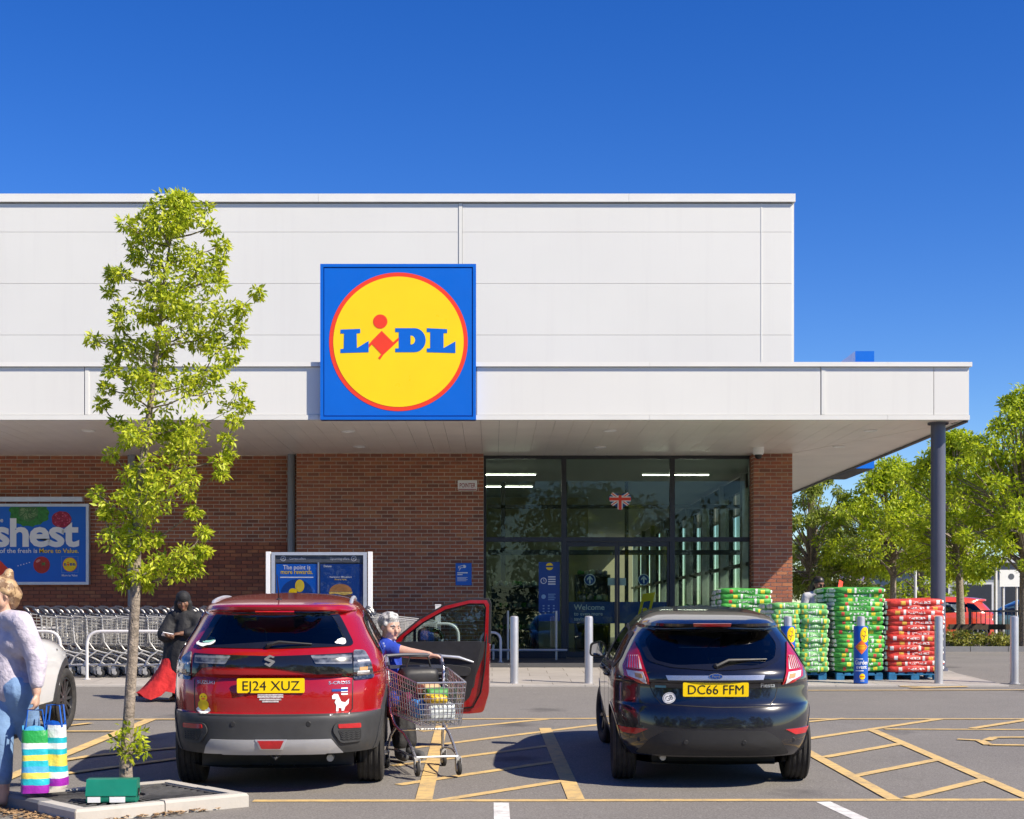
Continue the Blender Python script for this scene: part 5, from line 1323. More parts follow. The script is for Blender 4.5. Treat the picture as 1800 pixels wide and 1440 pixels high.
# emblem: stylised S from strips
e0 = rz(742, 658, 11.56); S_ = [(0.0, .04), (-.042, .012), (-.042, .0), (.012, -.022), (-.012, -.034), (-.03, -.024), (-.045, -.034), (0.0, -.06), (.042, -.022), (.042, -.010), (-.012, .012), (.010, .022), (.028, .014), (.042, .024)]
q = MB(); ey = RC.rear(e0[0], e0[1]); q.prism([(e0[0]+a*.95, e0[1]+.008+b*.95) for a, b in S_], lambda u, v, d: (u, ey-.012-d, v), 0, .008); q.build('emblem', M_chrome, red)
pp = rz(748, 800, 11.56); plate(RC, red, pp[0], pp[1], 'EJ24 XUZ', RC.rear(0, pp[1])-.018)
RC.line(pz([(297, 772), (300, 955), (335, 972), (1185, 972), (1207, 945), (1210, 772)], 11.53), .007, .002).build('tailgate_gap', M_black, red)
RC.line(pz([(400, 741), (1130, 741)], 11.55), .006, .002).build('tailgate_crease', M_rp, red)
def txt_on(car, par, conv, s, zx, zy, sz, fw, m, name='lettering', al='CENTER', bold=.01, D=11.55, off=.004):
    a = conv(zx, zy, D); q = MB(); vs, fs = text2d(s, sz, bold, al); w0 = max(v[0] for v in vs)-min(v[0] for v in vs)
    q.add([(a[0]+v[0]*fw/w0, car.rear(a[0]+v[0]*fw/w0, a[1]+v[1])-off, a[1]+v[1]) for v in vs], fs); return q.build(name, m, par)
txt_on(RC, red, rz, 'SUZUKI', 370, 795, .035, .145, M_chrome, 'badge'); txt_on(RC, red, rz, 'S-CROSS', 1135, 797, .033, .165, M_chrome, 'badge')
a = rz(1138, 829); RC.patch([(a[0]-.06, a[1]-.009), (a[0]+.06, a[1]-.009), (a[0]+.06, a[1]+.009), (a[0]-.06, a[1]+.009)], .004).build('badge', M_blued, red)
for k, (hw_, zy) in enumerate(((.10, 850), (.10, 862), (.085, 876), (.065, 888))):
    a = rz(748, zy); RC.patch([(a[0]-hw_, a[1]-.006), (a[0]+hw_, a[1]-.006), (a[0]+hw_*.97, a[1]+.006), (a[0]-hw_*.97, a[1]+.006)], .003+.0003*k, 'rear', .03, 1, .001).build('sticker_line', mat('sticker_grey', (.55, .50, .50), .6, var=.5, scale=90), red)
q = MB(); a = rz(360, 905)                                       # yellow duck sticker
fr2 = lambda dd: (lambda u, v: (a[0]+u, RC.rear(a[0]+u, a[1]+v)-dd, a[1]+v))
def flatp(q, poly, fn, mi): q.add([fn(*p) for p in poly], [tuple(range(len(poly)))], mi)
flatp(q, jag(0, -.045, .058, .03, 20, .06), fr2(.003), 1); flatp(q, ell(0, -.01, .045, .042, 20), fr2(.004), 0); flatp(q, ell(0, .048, .033, .033, 18), fr2(.0045), 0); flatp(q, ell(0, .038, .016, .008, 10), fr2(.006), 2)
for s_ in (-1, 1): flatp(q, ell(s_*.013, .055, .004, .005, 8), fr2(.006), 3)
q.build('duck_sticker', [M_yellow, M_white, M_org, M_black], red)
q = MB(); a = rz(1140, 893)                                      # white dinosaur sticker
dino = [(-.06, .045), (-.045, .06), (-.015, .058), (-.005, .035), (.01, .0), (.04, -.01), (.07, .02), (.066, -.02), (.04, -.045), (.03, -.075), (.012, -.075), (.012, -.055), (-.01, -.05), (-.012, -.078), (-.03, -.078), (-.028, -.03), (-.04, -.005), (-.03, .02), (-.058, .02)]
flatp(q, dino, fr2(.004), 0)
for k in range(3): flatp(q, [(.01, .05+k*.022), (.06, .05+k*.022), (.06, .062+k*.022), (.01, .062+k*.022)], fr2(.004), 0)
flatp(q, [(-.075, -.105), (.075, -.098), (.075, -.088), (-.075, -.095)], fr2(.004), 0); q.build('dinosaur_sticker', M_white, red)
q = MB(); b_ = rz(378, 548, 11.75); flatp(q, jag(0, 0, .075, .035, 18, .12), lambda u, v: (b_[0]+u+v*.8, RC.rear(b_[0]+u, b_[1]+v)-.012, b_[1]+v), 0); flatp(q, jag(.01, .01, .05, .02, 16, .1), lambda u, v: (b_[0]+u+v*.8, RC.rear(b_[0]+u, b_[1]+v)-.0135, b_[1]+v), 1)
q.build('window_sticker', [M_white, mat('sticker_mint', (.25, .55, .45), .5)], red)
q = MB(); b2_ = rz(1158, 547, 11.75); flatp(q, jag(0, 0, .06, .022, 18, .15), lambda u, v: (b2_[0]+u, RC.rear(b2_[0]+u, b2_[1]+v)-.012, b2_[1]+v), 0); q.build('window_sticker', M_white, red)
# bumper details
sk = pz([(358, 1193), (372, 1150), (400, 1113), (1085, 1113), (1115, 1150), (1150, 1193), (1060, 1192), (1050, 1196), (470, 1196), (460, 1192)], 11.47)
RC.patch(sk, .018, 'rear').build('skid_plate', mat('skid_silver', (.42, .42, .43), .4, .3, .05), red, 40)
RC.patch(pz([(655, 1112), (838, 1112), (812, 1165), (683, 1165)], 11.46), .024, 'rear').build('fog_lamp_surround', M_alu, red, 40)
RC.patch(pz([(670, 1118), (820, 1118), (798, 1158), (692, 1158)], 11.46), .032, 'rear').build('fog_lamp', M_redl, red, 40)
for s_, L1, L2, L3 in ((-1, [(232, 1015), (372, 1015), (392, 1060), (345, 1132), (235, 1128)], [(242, 1022), (358, 1022), (362, 1046), (244, 1050)], [(240, 1056), (360, 1056), (335, 1118), (240, 1116)]),
                       (1, [(1110, 1015), (1255, 1015), (1258, 1128), (1140, 1132), (1095, 1060)], [(1125, 1022), (1248, 1022), (1250, 1050), (1128, 1046)], [(1125, 1056), (1250, 1056), (1250, 1116), (1150, 1118)])):
    RC.patch(roundpoly(pz(L1, 11.55), .03), .016, 'rear').build('bumper_vent_surround', M_dkgrey, red, 40)
    RC.patch(roundpoly(pz(L2, 11.55), .01), .022, 'rear').build('reflector', M_redl, red, 40)
    RC.patch(roundpoly(pz(L3, 11.55), .015), .020, 'rear').build('bumper_vent', M_black, red, 40)
    c0, c1 = pz(L3, 11.55)[0], pz(L3, 11.55)[2]
    for k in range(4):
        zz = min(c0[1], c1[1])+.012+k*.017; xa, xb = sorted((c0[0], c1[0])); pts = [(xa+.02+(xb-xa-.03)*i/8, zz+.005*(-1)**i) for i in range(9)]
        RC.line(pts, .004, .024).build('vent_rib', M_dkgrey, red)
for zx in (527, 958):
    a = rz(zx, 1025, 11.46); yy_ = RC.rear(*a); MB().lathe([(.001, .003), (.018, .003), (.021, 0)], 18, Matrix.Translation((a[0], yy_-.001, a[1])) @ Matrix.Rotation(R(90), 4, 'X')).build('parking_sensor', M_black, red)
MB().box(-.60, .60, .35, 3.9, .19, .34).build('underbody', M_black, red)
q = MB().tube([(.42, .20, .27), (.42, .6, .25)], .028, 10); q.build('exhaust_pipe', M_galv, red, 50)
a = rz(770, 1198, 11.5); MB().tube([(a[0]-.03, .06, a[1]-.01), (a[0], .02, a[1]-.035), (a[0]+.03, .06, a[1]-.01)], .012, 8).build('towing_eye', M_black, red, 50)
# wiper, spoiler lamp, aerial, rails
w0 = rz(735, 573, 11.72); w1 = rz(985, 560, 11.75)
q = MB().tube([(w0[0], RC.rear(*w0)-.03, w0[1]+.01), (w0[0]+.09, RC.rear(*w0)-.035, w0[1]+.035), (w1[0], RC.rear(w1[0], w1[1])-.022, w1[1]+.0)], [.018, .013, .006], 6); q.ball((w0[0], RC.rear(*w0)-.015, w0[1]), .022, 8); q.build('rear_wiper', M_black, red, 50)
RC.patch(pz([(665, 372), (885, 372), (880, 388), (670, 388)], 11.85), .01, 'rear', .05).build('brake_lamp', M_redl, red)
a0 = (-.0-.02, .72); zz = 1.49
q = MB().ball((a0[0], a0[1], zz+.008), (.03, .05, .022), 12); q.tube([(a0[0], a0[1], zz+.02), (a0[0]-.012, a0[1]-.05, zz+.22)], [.007, .003], 6); q.build('aerial', M_black, red, 60)
for s_ in (-1, 1):
    pts = []
    for k in range(15):
        f = k/14; y = .74+f*1.40; z = 1.458
        pts.append((s_*(.565-.01*f), y, z+.048*max(0, math.sin(math.pi*f))**.45))
    MB().tube(pts, [.008]+[.017]*13+[.008], 8).build('roof_rail', M_alu, red, 60)
# open driver door (its inside faces the camera)
dh = Vector((.85, 2.98, 0)); da = R(96)
dr = thing_part('front_door', red); dr.location = dh; dr.rotation_euler = (0, 0, -R(90)-R(-2)-YAW)
# door local frame: +y runs back from the hinge along the panel when shut; here rebuilt as u along +x outwards
dr.rotation_euler = (0, 0, -YAW-R(5))
do = [(0, .36), (.10, .33), (.80, .345), (.93, .36), (.985, .55), (.99, .80), (.995, 1.05), (1.0, 1.40), (.985, 1.468), (.80, 1.468), (.55, 1.41), (.30, 1.27), (.10, 1.10), (.0, 1.0)]
wi = [(.14, 1.045), (.93, 1.045), (.955, 1.36), (.93, 1.415), (.78, 1.415), (.56, 1.36), (.36, 1.25), (.22, 1.15)]
fd = lambda u, v, d: (u, d-.03*math.sin((v-.3)*1.6)+(.09*max(0, v-1.0)), v)
lowp = [(0, .36), (.10, .33), (.80, .345), (.93, .36), (.985, .55), (.99, .80), (.995, 1.04), (0, 1.0)]
MB().prism(roundpoly(lowp, .03), fd, .0, .10).build('door_skin', M_rp, dr, 30)
fro = [(0, 1.0), (.10, 1.10), (.30, 1.27), (.55, 1.41), (.80, 1.468), (.975, 1.468), (1.0, 1.42), (.997, 1.04)]
fri = [(.13, 1.0), (.17, 1.09), (.34, 1.22), (.56, 1.345), (.79, 1.405), (.925, 1.405), (.945, 1.37), (.93, 1.04)]
frm = [tuple(Vector(a).lerp(Vector(b), .30)) for a, b in zip(fro, fri)]
def band(q, A, Bp, d0, d1):
    for k in range(len(A)-1): q.prism([A[k], A[k+1], Bp[k+1], Bp[k]], fd, d0, d1)
q = MB(); band(q, fro, frm, .03, .085); q.build('window_frame_outer', M_black, dr)
q = MB(); band(q, frm, [tuple(Vector(a).lerp(Vector(b), .80)) for a, b in zip(fro, fri)], -.005, .08); q.build('window_frame', M_rp, dr)
q = MB(); band(q, [tuple(Vector(a).lerp(Vector(b), .80)) for a, b in zip(fro, fri)], fri, .03, .08); q.build('window_channel', M_black, dr)
MB().prism(fri, fd, .05, .056).build('pane', M_glf, dr)
MB().box(.235, .262, .045, .075, 1.02, 1.19).build('quarter_divider', M_black, dr)
trim = [(.05, .44), (.70, .43), (.80, .50), (.855, .72), (.90, .95), (.92, 1.055), (.05, 1.04)]
MB().prism(roundpoly(trim, .04), fd, -.045, .0).build('inner_trim', mat('door_trim', (.022, .022, .025), .6, var=.2, scale=20), dr, 30)
q = MB().tube([(.25, -.075, .90), (.45, -.085, .915), (.70, -.08, .895), (.84, -.06, .85)], [.012, .016, .016, .01], 8); q.build('trim_strip', M_alu, dr, 50)
MB().prism(roundpoly([(.22, .74), (.80, .72), (.82, .80), (.6, .83), (.25, .80)], .03), fd, -.10, -.04).build('armrest', M_dkgrey, dr, 40)
MB().prism(roundpoly([(.10, .46), (.66, .45), (.70, .56), (.12, .60)], .03), fd, -.085, -.04).build('door_pocket', M_black, dr, 40)
MB().prism(roundpoly([(.86, .72), (.93, .90), (.95, 1.05), (.92, 1.05), (.88, .9), (.80, .6), (.84, .6)], .01), fd, -.012, -.002).build('edge_seal', M_dkgrey, dr, 40)
MB().tube([(.962, -.012+.05, 1.40), (.962, -.03, 1.04), (.945, -.03, .80), (.905, -.022, .55), (.83, -.014, .41), (.6, -.012, .385)], .009, 6).build('weather_seal', M_black, dr, 60)
MB().tube([(.12, -.05, .93), (.20, -.075, .935), (.24, -.05, .93)], .012, 8).build('inner_handle', M_chrome, dr, 60)
MB().lathe([(.001, .004), (.07, .004), (.078, 0)], 20, Matrix.Translation((.22, -.088, .53)) @ Matrix.Rotation(R(90), 4, 'X')).build('speaker_grille', M_dkgrey, dr)
MB().box(.955, .985, -.02, -.008, .86, .92).build('latch', M_galv, dr)
mp = thing_part('door_mirror', dr)
q = MB().prism(roundpoly([(.27, 1.02), (.50, 1.02), (.52, 1.09), (.46, 1.165), (.34, 1.185), (.27, 1.15)], .04), lambda u, v, d: (u, d, v), .11, .26); q.build('mirror_housing', M_blk, mp, 40)
MB().prism(roundpoly([(.30, 1.035), (.485, 1.035), (.50, 1.085), (.45, 1.15), (.35, 1.165), (.30, 1.14)], .03), lambda u, v, d: (u, d, v), .104, .109).build('mirror_glass', mat('mirror', (.85, .88, .9), .02, 1.0, .0), mp)
# ------------------------------------------------------------------ black hatchback
M_bp = carpaint('black_paint', (.006, .0065, .012), .1, .035)
FC = Car([(.19, .72), (.28, .785), (.45, .815), (.62, .825), (.78, .825), (.90, .808), (1.0, .772), (1.1, .722), (1.2, .665), (1.28, .605), (1.34, .55), (1.385, .46), (1.41, .34), (1.425, .02)],
         [(.19, .16), (.27, .05), (.38, .0), (.47, .0), (.60, .015), (.66, .04), (.68, .06), (.74, .075), (.84, .085), (.86, .06), (.93, .075), (1.0, .14), (1.15, .27), (1.265, .375), (1.285, .25), (1.325, .22), (1.345, .32), (1.375, .55), (1.405, 1.0), (1.425, 1.7)],
         [(.19, 3.80), (.35, 3.93), (.6, 3.92), (.78, 3.70), (.88, 3.30), (.94, 2.98), (1.15, 2.60), (1.30, 2.28), (1.36, 2.15), (1.40, 1.98), (1.425, 1.72)], .78, .9, 2.7)
blk = thing('black_hatchback', 'small black hatchback with yellow number plate parked facing the entrance', 'car', (1.79, 11.72, gz(11.72)), (SLOPE, 0, R(-2.0)))
def fz(zx, zy, D=11.85): px = 1030+zx/3.893; py = 1030+zy/3.893; return ((px-865)*D/F-1.79-(D-11.8)*.035, 1.814-(py-989)*D/F)
def pf(L, D=11.85): return [fz(a, b, D) for a, b in L]
fglass = roundpoly(pf([(368, 385), (440, 300), (880, 285), (1290, 300), (1348, 400), (1318, 505), (1180, 556), (880, 572), (560, 552), (420, 515)], 12.0), .04)
fwin = shrink(fglass, .03)
fside = [[(.62, 1.02), (.78, 1.20), (.98, 1.22), (.98, .96), (.70, .95)], [(1.03, .955), (1.03, 1.235), (1.78, 1.25), (1.82, .92)], [(1.88, .92), (1.85, 1.25), (2.25, 1.16), (2.80, .945), (2.80, .915)]]
fwsc = [(-.66, .95), (.66, .95), (.50, 1.30), (-.50, 1.30)]
FWY = (.70, 3.18)
def cut_f(x, y, z):
    if z < .262 and y < .42: return True
    if y < 1.2 and abs(x) < FC.W(z)*.93 and z < 1.275 and inpoly(x, z, fwin): return True
    if y > 2.0 and inpoly(x, z, fwsc) and abs(x) < FC.W(z)*.9: return True
    if abs(x) > FC.side(y, z)*.97 and z < 1.3:
        for pgn in fside:
            if inpoly(y, z, pgn): return True
        for wy in FWY:
            if (y-wy)**2+(z-.305)**2 < .335**2: return True
    return False
lev = levels(.19, 1.34, 50, (.262, .655, .665, .68, .845, .855, 1.27, 1.278, 1.35, 1.36, 1.37, 1.38, 1.39, 1.4, 1.408, 1.415, 1.42, 1.425))
FC.build(lev, [('body', M_bp, lambda x, y, z: True)], blk, cut_f)
q = MB(); zz_ = .263
ou = [(FC.W(zz_)*math.sin(math.pi*(k/n_-.5)), 0) for k in range(n_+1)]; ou = [(a, FC.rear(a, zz_)) for a, _ in ou]
q.add([(a, b, zz_) for a, b in ou]+[(a*.96, max(.44, b+.02), .24) for a, b in ou], [(k, k+1, n_+2+k, n_+1+k) for k in range(n_)]); q.build('bumper_underside', M_black, blk)
FC.patch(fwin, .004, 'rear').build('rear_window', M_glc, blk, 40)
FC.ring(fglass, shrink(fglass, .05), .006, 'rear').build('rear_window_border', M_blk, blk, 40)
for sg_ in (-1, 1):
    for k, pgn in enumerate(fside):
        pr_ = roundpoly(pgn, .03); FC.patch(pr_, .002, 'side', .05, sg_).build('side_window', M_glc, blk, 40)
        FC.ring(shrink(pr_, -.025), shrink(pr_, .018), .005, 'side', sg_).build('window_seal', M_black, blk, 40)
    for k, wy in enumerate(FWY):
        arch(FC, blk, wy, .305, .335, sg_, .012, M_bp, -.2, .004); archliner(FC, blk, .42, .84, wy, .305, .35, sg_)
        wheel(blk, sg_*.712, wy, .30, .195, .195, sg_, M_rim, R(8) if k else 0, 7)
    FC.line([(1.0, .30), (1.0, .94), (.98, 1.24)], .006, .001, 'side', sg_).build('door_gap', M_black, blk); FC.line([(1.84, .30), (1.84, .92)], .006, .001, 'side', sg_).build('door_gap', M_black, blk); FC.line([(2.85, .35), (2.85, .90)], .006, .001, 'side', sg_).build('door_gap', M_black, blk)
    for yh in (1.12, 1.95): MB().tube([(sg_*(FC.side(yh, .84)+.002), yh-.02, .84), (sg_*(FC.side(yh, .84)+.03), yh+.02, .845), (sg_*(FC.side(yh, .84)+.03), yh+.15, .845), (sg_*(FC.side(yh, .84)+.002), yh+.19, .84)], .011, 8).build('door_handle', M_bp, blk, 60)
    m_ = thing_part('door_mirror', blk); xm_ = FC.side(2.55, .95)
    MB().prism(roundpoly([(xm_+.05, .90), (xm_+.21, .91), (xm_+.20, 1.03), (xm_+.10, 1.06), (xm_+.05, 1.02)], .03), lambda u, v, d: (sg_*u, 2.55+d, v), .0, .13).build('mirror_housing', M_blk, m_, 40)
    MB().prism(roundpoly([(xm_+.065, .915), (xm_+.195, .925), (xm_+.185, 1.02), (xm_+.10, 1.045), (xm_+.065, 1.01)], .02), lambda u, v, d: (sg_*u, 2.55+d, v), -.004, -.001).build('mirror_glass', MATS['mirror'], m_)
    MB().box(min(sg_*(xm_-.02), sg_*(xm_+.07)), max(sg_*(xm_-.02), sg_*(xm_+.07)), 2.57, 2.63, .90, .94).build('mirror_stalk', M_black, m_)
FC.patch(fwsc, 0, 'front', .08).build('windscreen', M_glf, blk, 40)
seats(blk, (.95, 1.9), 1.16, .68)
lampL = [(352, 398), (300, 480), (262, 560), (272, 622), (340, 648), (432, 672), (405, 590), (378, 482)]
for s_ in (-1, 1):
    P_ = [(s_*abs(a), b) for a, b in pf(lampL, 11.98)]; P_ = [(s_*min(abs(a), FC.W(b)*.975), b) for a, b in P_]
    if s_ > 0: P_ = P_[::-1]
    lm = FC.patch(P_, .012, 'rear', .025).build('tail_lamp', M_redl, blk, 40)
    for L, m2 in (([(308, 492), (368, 488), (384, 575), (292, 570)], M_clrl), ([(288, 585), (390, 590), (412, 655), (300, 622)], M_clrl), ([(340, 600), (382, 604), (390, 632), (345, 625)], M_orl)):
        P2 = [(s_*abs(a), b) for a, b in pf(L, 11.98)]; FC.patch(P2, .017 if m2 is M_clrl else .021, 'rear', .025, 1, .004).build('lamp_element', m2, lm, 40)
    for k in range(5):
        a_ = pf([(312+k*13, 492), (318+k*13, 492), (306+k*16, 572), (299+k*16, 572)], 11.98); FC.patch([(s_*abs(a), b) for a, b in a_], .021, 'rear', .05, 1, .003).build('lamp_rib', M_redl, lm)
    P3 = [(s_*abs(a), b) for a, b in pf([(232, 978), (425, 978), (350, 1018), (262, 1018)], 11.85)]; FC.patch(P3, .012, 'rear').build('reflector', M_redl, blk, 40)
    a = fz(1412, 1055, 11.85); MB().lathe([(.001, .003), (.016, .003), (.019, 0)], 16, Matrix.Translation((s_*abs(a[0]), FC.rear(a[0], a[1])-.001, a[1])) @ Matrix.Rotation(R(90), 4, 'X')).build('parking_sensor', M_black, blk)
M_diff = mat('diffuser', (.016, .016, .017), .55, var=.1, scale=20)
FC.patch(roundpoly(pf([(355, 1150), (440, 1050), (540, 992), (880, 986), (1230, 992), (1320, 1050), (1395, 1150), (1380, 1160), (370, 1160)], 11.76), .03), .010, 'rear').build('diffuser', M_diff, blk, 40)
for zx in (678, 1073):
    a = fz(zx, 1068, 11.76); MB().lathe([(.001, .004), (.016, .004), (.019, 0)], 16, Matrix.Translation((a[0], FC.rear(*a)-.011, a[1])) @ Matrix.Rotation(R(90), 4, 'X')).build('parking_sensor', M_black, blk)
FC.patch(pf([(545, 616), (1212, 612), (1200, 643), (560, 647)], 11.83), .014, 'rear').build('chrome_strip', M_chrome, blk, 40)
a = fz(880, 618, 11.81); q = MB(); fy = FC.rear(*a)-.016; q.prism(ell(a[0], a[1], .056, .023, 28), lambda u, v, d: (u, fy-d, v), -.004, .004, 1); q.prism(ell(a[0], a[1], .051, .019, 28), lambda u, v, d: (u, fy-.0045-d, v), 0, .002, 0)
put_text(q, 'Ford', .026, lambda u, v: (a[0]+u, fy-.008, a[1]-.008+v), .0, 'CENTER', 1, .06); q.build('emblem', [M_blued, M_chrome], blk)
a = fz(880, 708, 11.82); pl_ = plate(FC, blk, a[0], a[1], 'DC66 FFM', FC.rear(0, a[1])-.012)
FC.line(pf([(432, 675), (470, 760), (515, 812), (880, 828), (1245, 825), (1290, 770), (1315, 680)], 11.82), .006, .002).build('tailgate_gap', M_black, blk)
txt_on(FC, blk, fz, 'Fiesta', 1238, 695, .05, .12, M_chrome, 'badge', D=11.83); a = fz(510, 692, 11.83); FC.patch([(a[0]-.042, a[1]-.009), (a[0]+.042, a[1]-.009), (a[0]+.042, a[1]+.009), (a[0]-.042, a[1]+.009)], .004).build('badge', mat('badge_teal', (.12, .3, .3), .4), blk)
gb = fz(566, 768, 11.82); q = MB(); th = R(22)
fg = lambda dd: (lambda u, v: (gb[0]+u, FC.rear(gb[0]+u, gb[1]+v)-dd, gb[1]+v))
flatp(q, ell(0, 0, .052, .043, 24, th), fg(.004), 0); flatp(q, ell(0, 0, .047, .038, 24, th), fg(.0046), 1); flatp(q, ell(0, 0, .044, .035, 24, th), fg(.0052), 0)
vs_, fs_ = text2d('GB', .055, .0, 'CENTER'); w_ = max(v[0] for v in vs_)-min(v[0] for v in vs_)
q.add([fg(.0062)((v[0]*.06/w_)*math.cos(th)-(v[1]-.02)*math.sin(th), (v[0]*.06/w_)*math.sin(th)+(v[1]-.02)*math.cos(th)) for v in vs_], fs_, 1); q.build('oval_sticker', [M_white, M_black], blk)
w0 = fz(868, 540, 12.0); w1 = fz(1215, 497, 12.02)
q = MB().ball((w0[0], FC.rear(*w0)-.012, w0[1]), .024, 10); q.tube([(w0[0], FC.rear(*w0)-.03, w0[1]), (w0[0]+.10, FC.rear(w0[0]+.1, w0[1]+.04)-.035, w0[1]+.045), (w1[0], FC.rear(*w1)-.02, w1[1])], [.015, .014, .007], 6); q.build('rear_wiper', M_black, blk, 50)
FC.patch(pf([(728, 258), (985, 258), (980, 276), (733, 276)], 11.96), .008, 'rear', .05).build('brake_lamp', M_redl, blk)
MB().box(-.5, .5, .35, 3.6, .17, .27).build('underbody', M_black, blk); MB().tube([(-.42, .2, .24), (-.42, .6, .22)], .025, 10).build('exhaust_pipe', M_galv, blk, 50)
MB().tube([(0, 1.9, 1.41), (0, 1.86, 1.45)], .005, 6).build('aerial', M_black, blk)
# ------------------------------------------------------------------ white car, mostly beyond the left edge
M_wp = carpaint('white_paint_car', (.74, .74, .73), .0, .08)
WC = Car([(.22, .80), (.35, .86), (.6, .885), (.85, .892), (.95, .875), (1.03, .82), (1.10, .78), (1.25, .73), (1.40, .66), (1.48, .58), (1.53, .42), (1.55, .02)],
         [(.22, .15), (.35, .03), (.6, .0), (.9, .05), (1.1, .15), (1.4, .4), (1.46, .36), (1.5, .6), (1.53, 1.0), (1.55, 1.8)],
         [(.22, 4.2), (.4, 4.34), (.65, 4.34), (.80, 4.26), (.92, 4.05), (1.0, 3.75), (1.06, 3.3), (1.10, 3.08), (1.3, 2.7), (1.45, 2.35), (1.5, 2.2), (1.53, 2.0), (1.55, 1.85)], .6, 1.25, 2.4)
wht = thing('white_car', 'white car with grey wheel arches cut off by the left picture edge', 'car', (X(103, 16.0)-.87, 12.56, gz(12.56)), (SLOPE, 0, R(-1.5)))
wside = [[(1.0, 1.06), (1.0, 1.38), (1.85, 1.40), (1.9, 1.06)], [(1.96, 1.06), (1.92, 1.40), (2.4, 1.34), (2.95, 1.08)]]
wws = [(-.68, 1.12), (.68, 1.12), (.55, 1.42), (-.55, 1.42)]
def cut_w(x, y, z):
    if y > 2.2 and inpoly(x, z, wws) and abs(x) < WC.W(z)*.9: return True
    if abs(x) > WC.side(y, z)*.97 and z < 1.42:
        if any(inpoly(y, z, p) for p in wside): return True
        for wy in (.85, 3.48):
            if (y-wy)**2+(z-.34)**2 < .375**2: return True
    return False
WC.build(levels(.22, 1.5, 50, (.355, .36, 1.52, 1.535, 1.545, 1.55)), [('sill_cladding', M_dkgrey, lambda x, y, z: z < .357), ('body', M_wp, lambda x, y, z: True)], wht, cut_w)
for sg_ in (-1, 1):
    for p in wside: WC.patch(roundpoly(p, .03), .002, 'side', .05, sg_).build('side_window', M_glc, wht, 40)
    for k, wy in enumerate((.85, 3.48)):
        arch(WC, wht, wy, .34, .375, sg_, .07, M_dkgrey); archliner(WC, wht, .45, .87, wy, .34, .39, sg_); wheel(wht, sg_*.775, wy, .335, .215, .235, sg_, M_rims if k == 0 else M_rim, 0, 12)
    WC.line([(2.95, 1.02), (3.4, .985), (3.8, .93), (4.0, .86)], .012, .002, 'side', sg_).build('bonnet_gap', M_black, wht)
WC.patch(wws, 0, 'front', .08).build('windscreen', M_glf, wht, 40)
MB().box(-.55, .55, .12, 3.9, .18, .27).build('underbody', M_black, wht)
q = MB().lathe([(.001, .004), (.012, .004), (.014, 0)], 12, Matrix.Translation((WC.side(3.12, .89)+.002, 3.12, .89)) @ Matrix.Rotation(R(90), 4, 'Y')); q.build('washer_jet', M_black, wht)
# ------------------------------------------------------------------ cars in the background
def simplecar(name, label, m, loc, yaw, sc=1.0):
    t = thing(name, label, 'car', loc, (0, 0, yaw)); t.scale = (sc, sc, sc)
    def cut(x, y, z):
        if abs(x) > FC.side(y, z)*.97 and z < 1.3:
            if any(inpoly(y, z, p) for p in fside): return True
            for wy in FWY:
                if (y-wy)**2+(z-.305)**2 < .335**2: return True
        return False
    FC.build(levels(.19, 1.38, 26, (1.4, 1.415, 1.425)), [('body', m, lambda x, y, z: True)], t, cut, na=10, nb=30)
    for sg_ in (-1, 1):
        for p in fside: FC.patch(p, .004, 'side', .1, sg_).build('side_window', M_glc, t, 40)
        for wy in FWY: wheel(t, sg_*.735, wy, .30, .195, .195, sg_, M_rims, 0, 5)
    FC.patch(roundpoly(fwsc, .04), .006, 'front', .1).build('windscreen', M_blk, t, 40)
simplecar('parked_car', 'orange red car parked beyond the trees right of the column', carpaint('orange_paint', (.62, .06, .02), .1), (X(1745, 46), 46, 0), R(90), 1.05)
simplecar('parked_car', 'pale grey car parked behind the red bag stack', carpaint('silver_paint', (.45, .46, .48), .4), (X(1700, 52), 52, 0), R(90), 1.05)
simplecar('moving_car', 'dark teal car passing behind the railing at the right edge', carpaint('teal_paint', (.06, .12, .14), .2), (X(1905, 47), 47, 0.0), R(90), 1.0)
# ================================================================== PEOPLE
def blob(name, chains, m, parent, voxel=.012, smooth=6, extra=None):
    """tapered limbs and ellipsoids fused to one continuous skin"""
    q = MB()
    for ch in chains:
        ch = [(Vector(p), r) for p, r in ch]
        if len(ch) > 1:
            pts = []; rs = []
            for (a, ra), (b, rb) in zip(ch, ch[1:]):
                for k in range(6): t = k/6; pts.append(a.lerp(b, t)); rs.append(ra+(rb-ra)*t)
            pts.append(ch[-1][0]); rs.append(ch[-1][1]); q.tube(pts, rs, 14)
        for p, r in ch: q.ball(p, r, 12)
    for (c, r) in (extra or []): q.ball(c, r, 16)
    me = q.mesh(name, m); o = bpy.data.objects.new(name, me); COL.objects.link(o)
    md = o.modifiers.new('r', 'REMESH'); md.mode = 'VOXEL'; md.voxel_size = voxel
    s = o.modifiers.new('s', 'SMOOTH'); s.iterations = smooth; s.factor = .5
    dg = bpy.context.evaluated_depsgraph_get(); nm = bpy.data.meshes.new_from_object(o.evaluated_get(dg)); nm.name = name
    if not nm.materials: nm.materials.append(m)
    nm.shade_smooth(); bpy.data.objects.remove(o); bpy.data.meshes.remove(me)
    return link(name, nm, parent)
def skinmat(name, c):
    t = NT(name); n = t.noise(12, 4, t.co()); col = t.mix(t.ramp(n, .35, .7), c, tuple(x*.82 for x in c))
    t.bsdf(Base_Color=col, Roughness=.5, Subsurface_Weight=.15, Subsurface_Radius=(.01, .004, .002)); return t.m
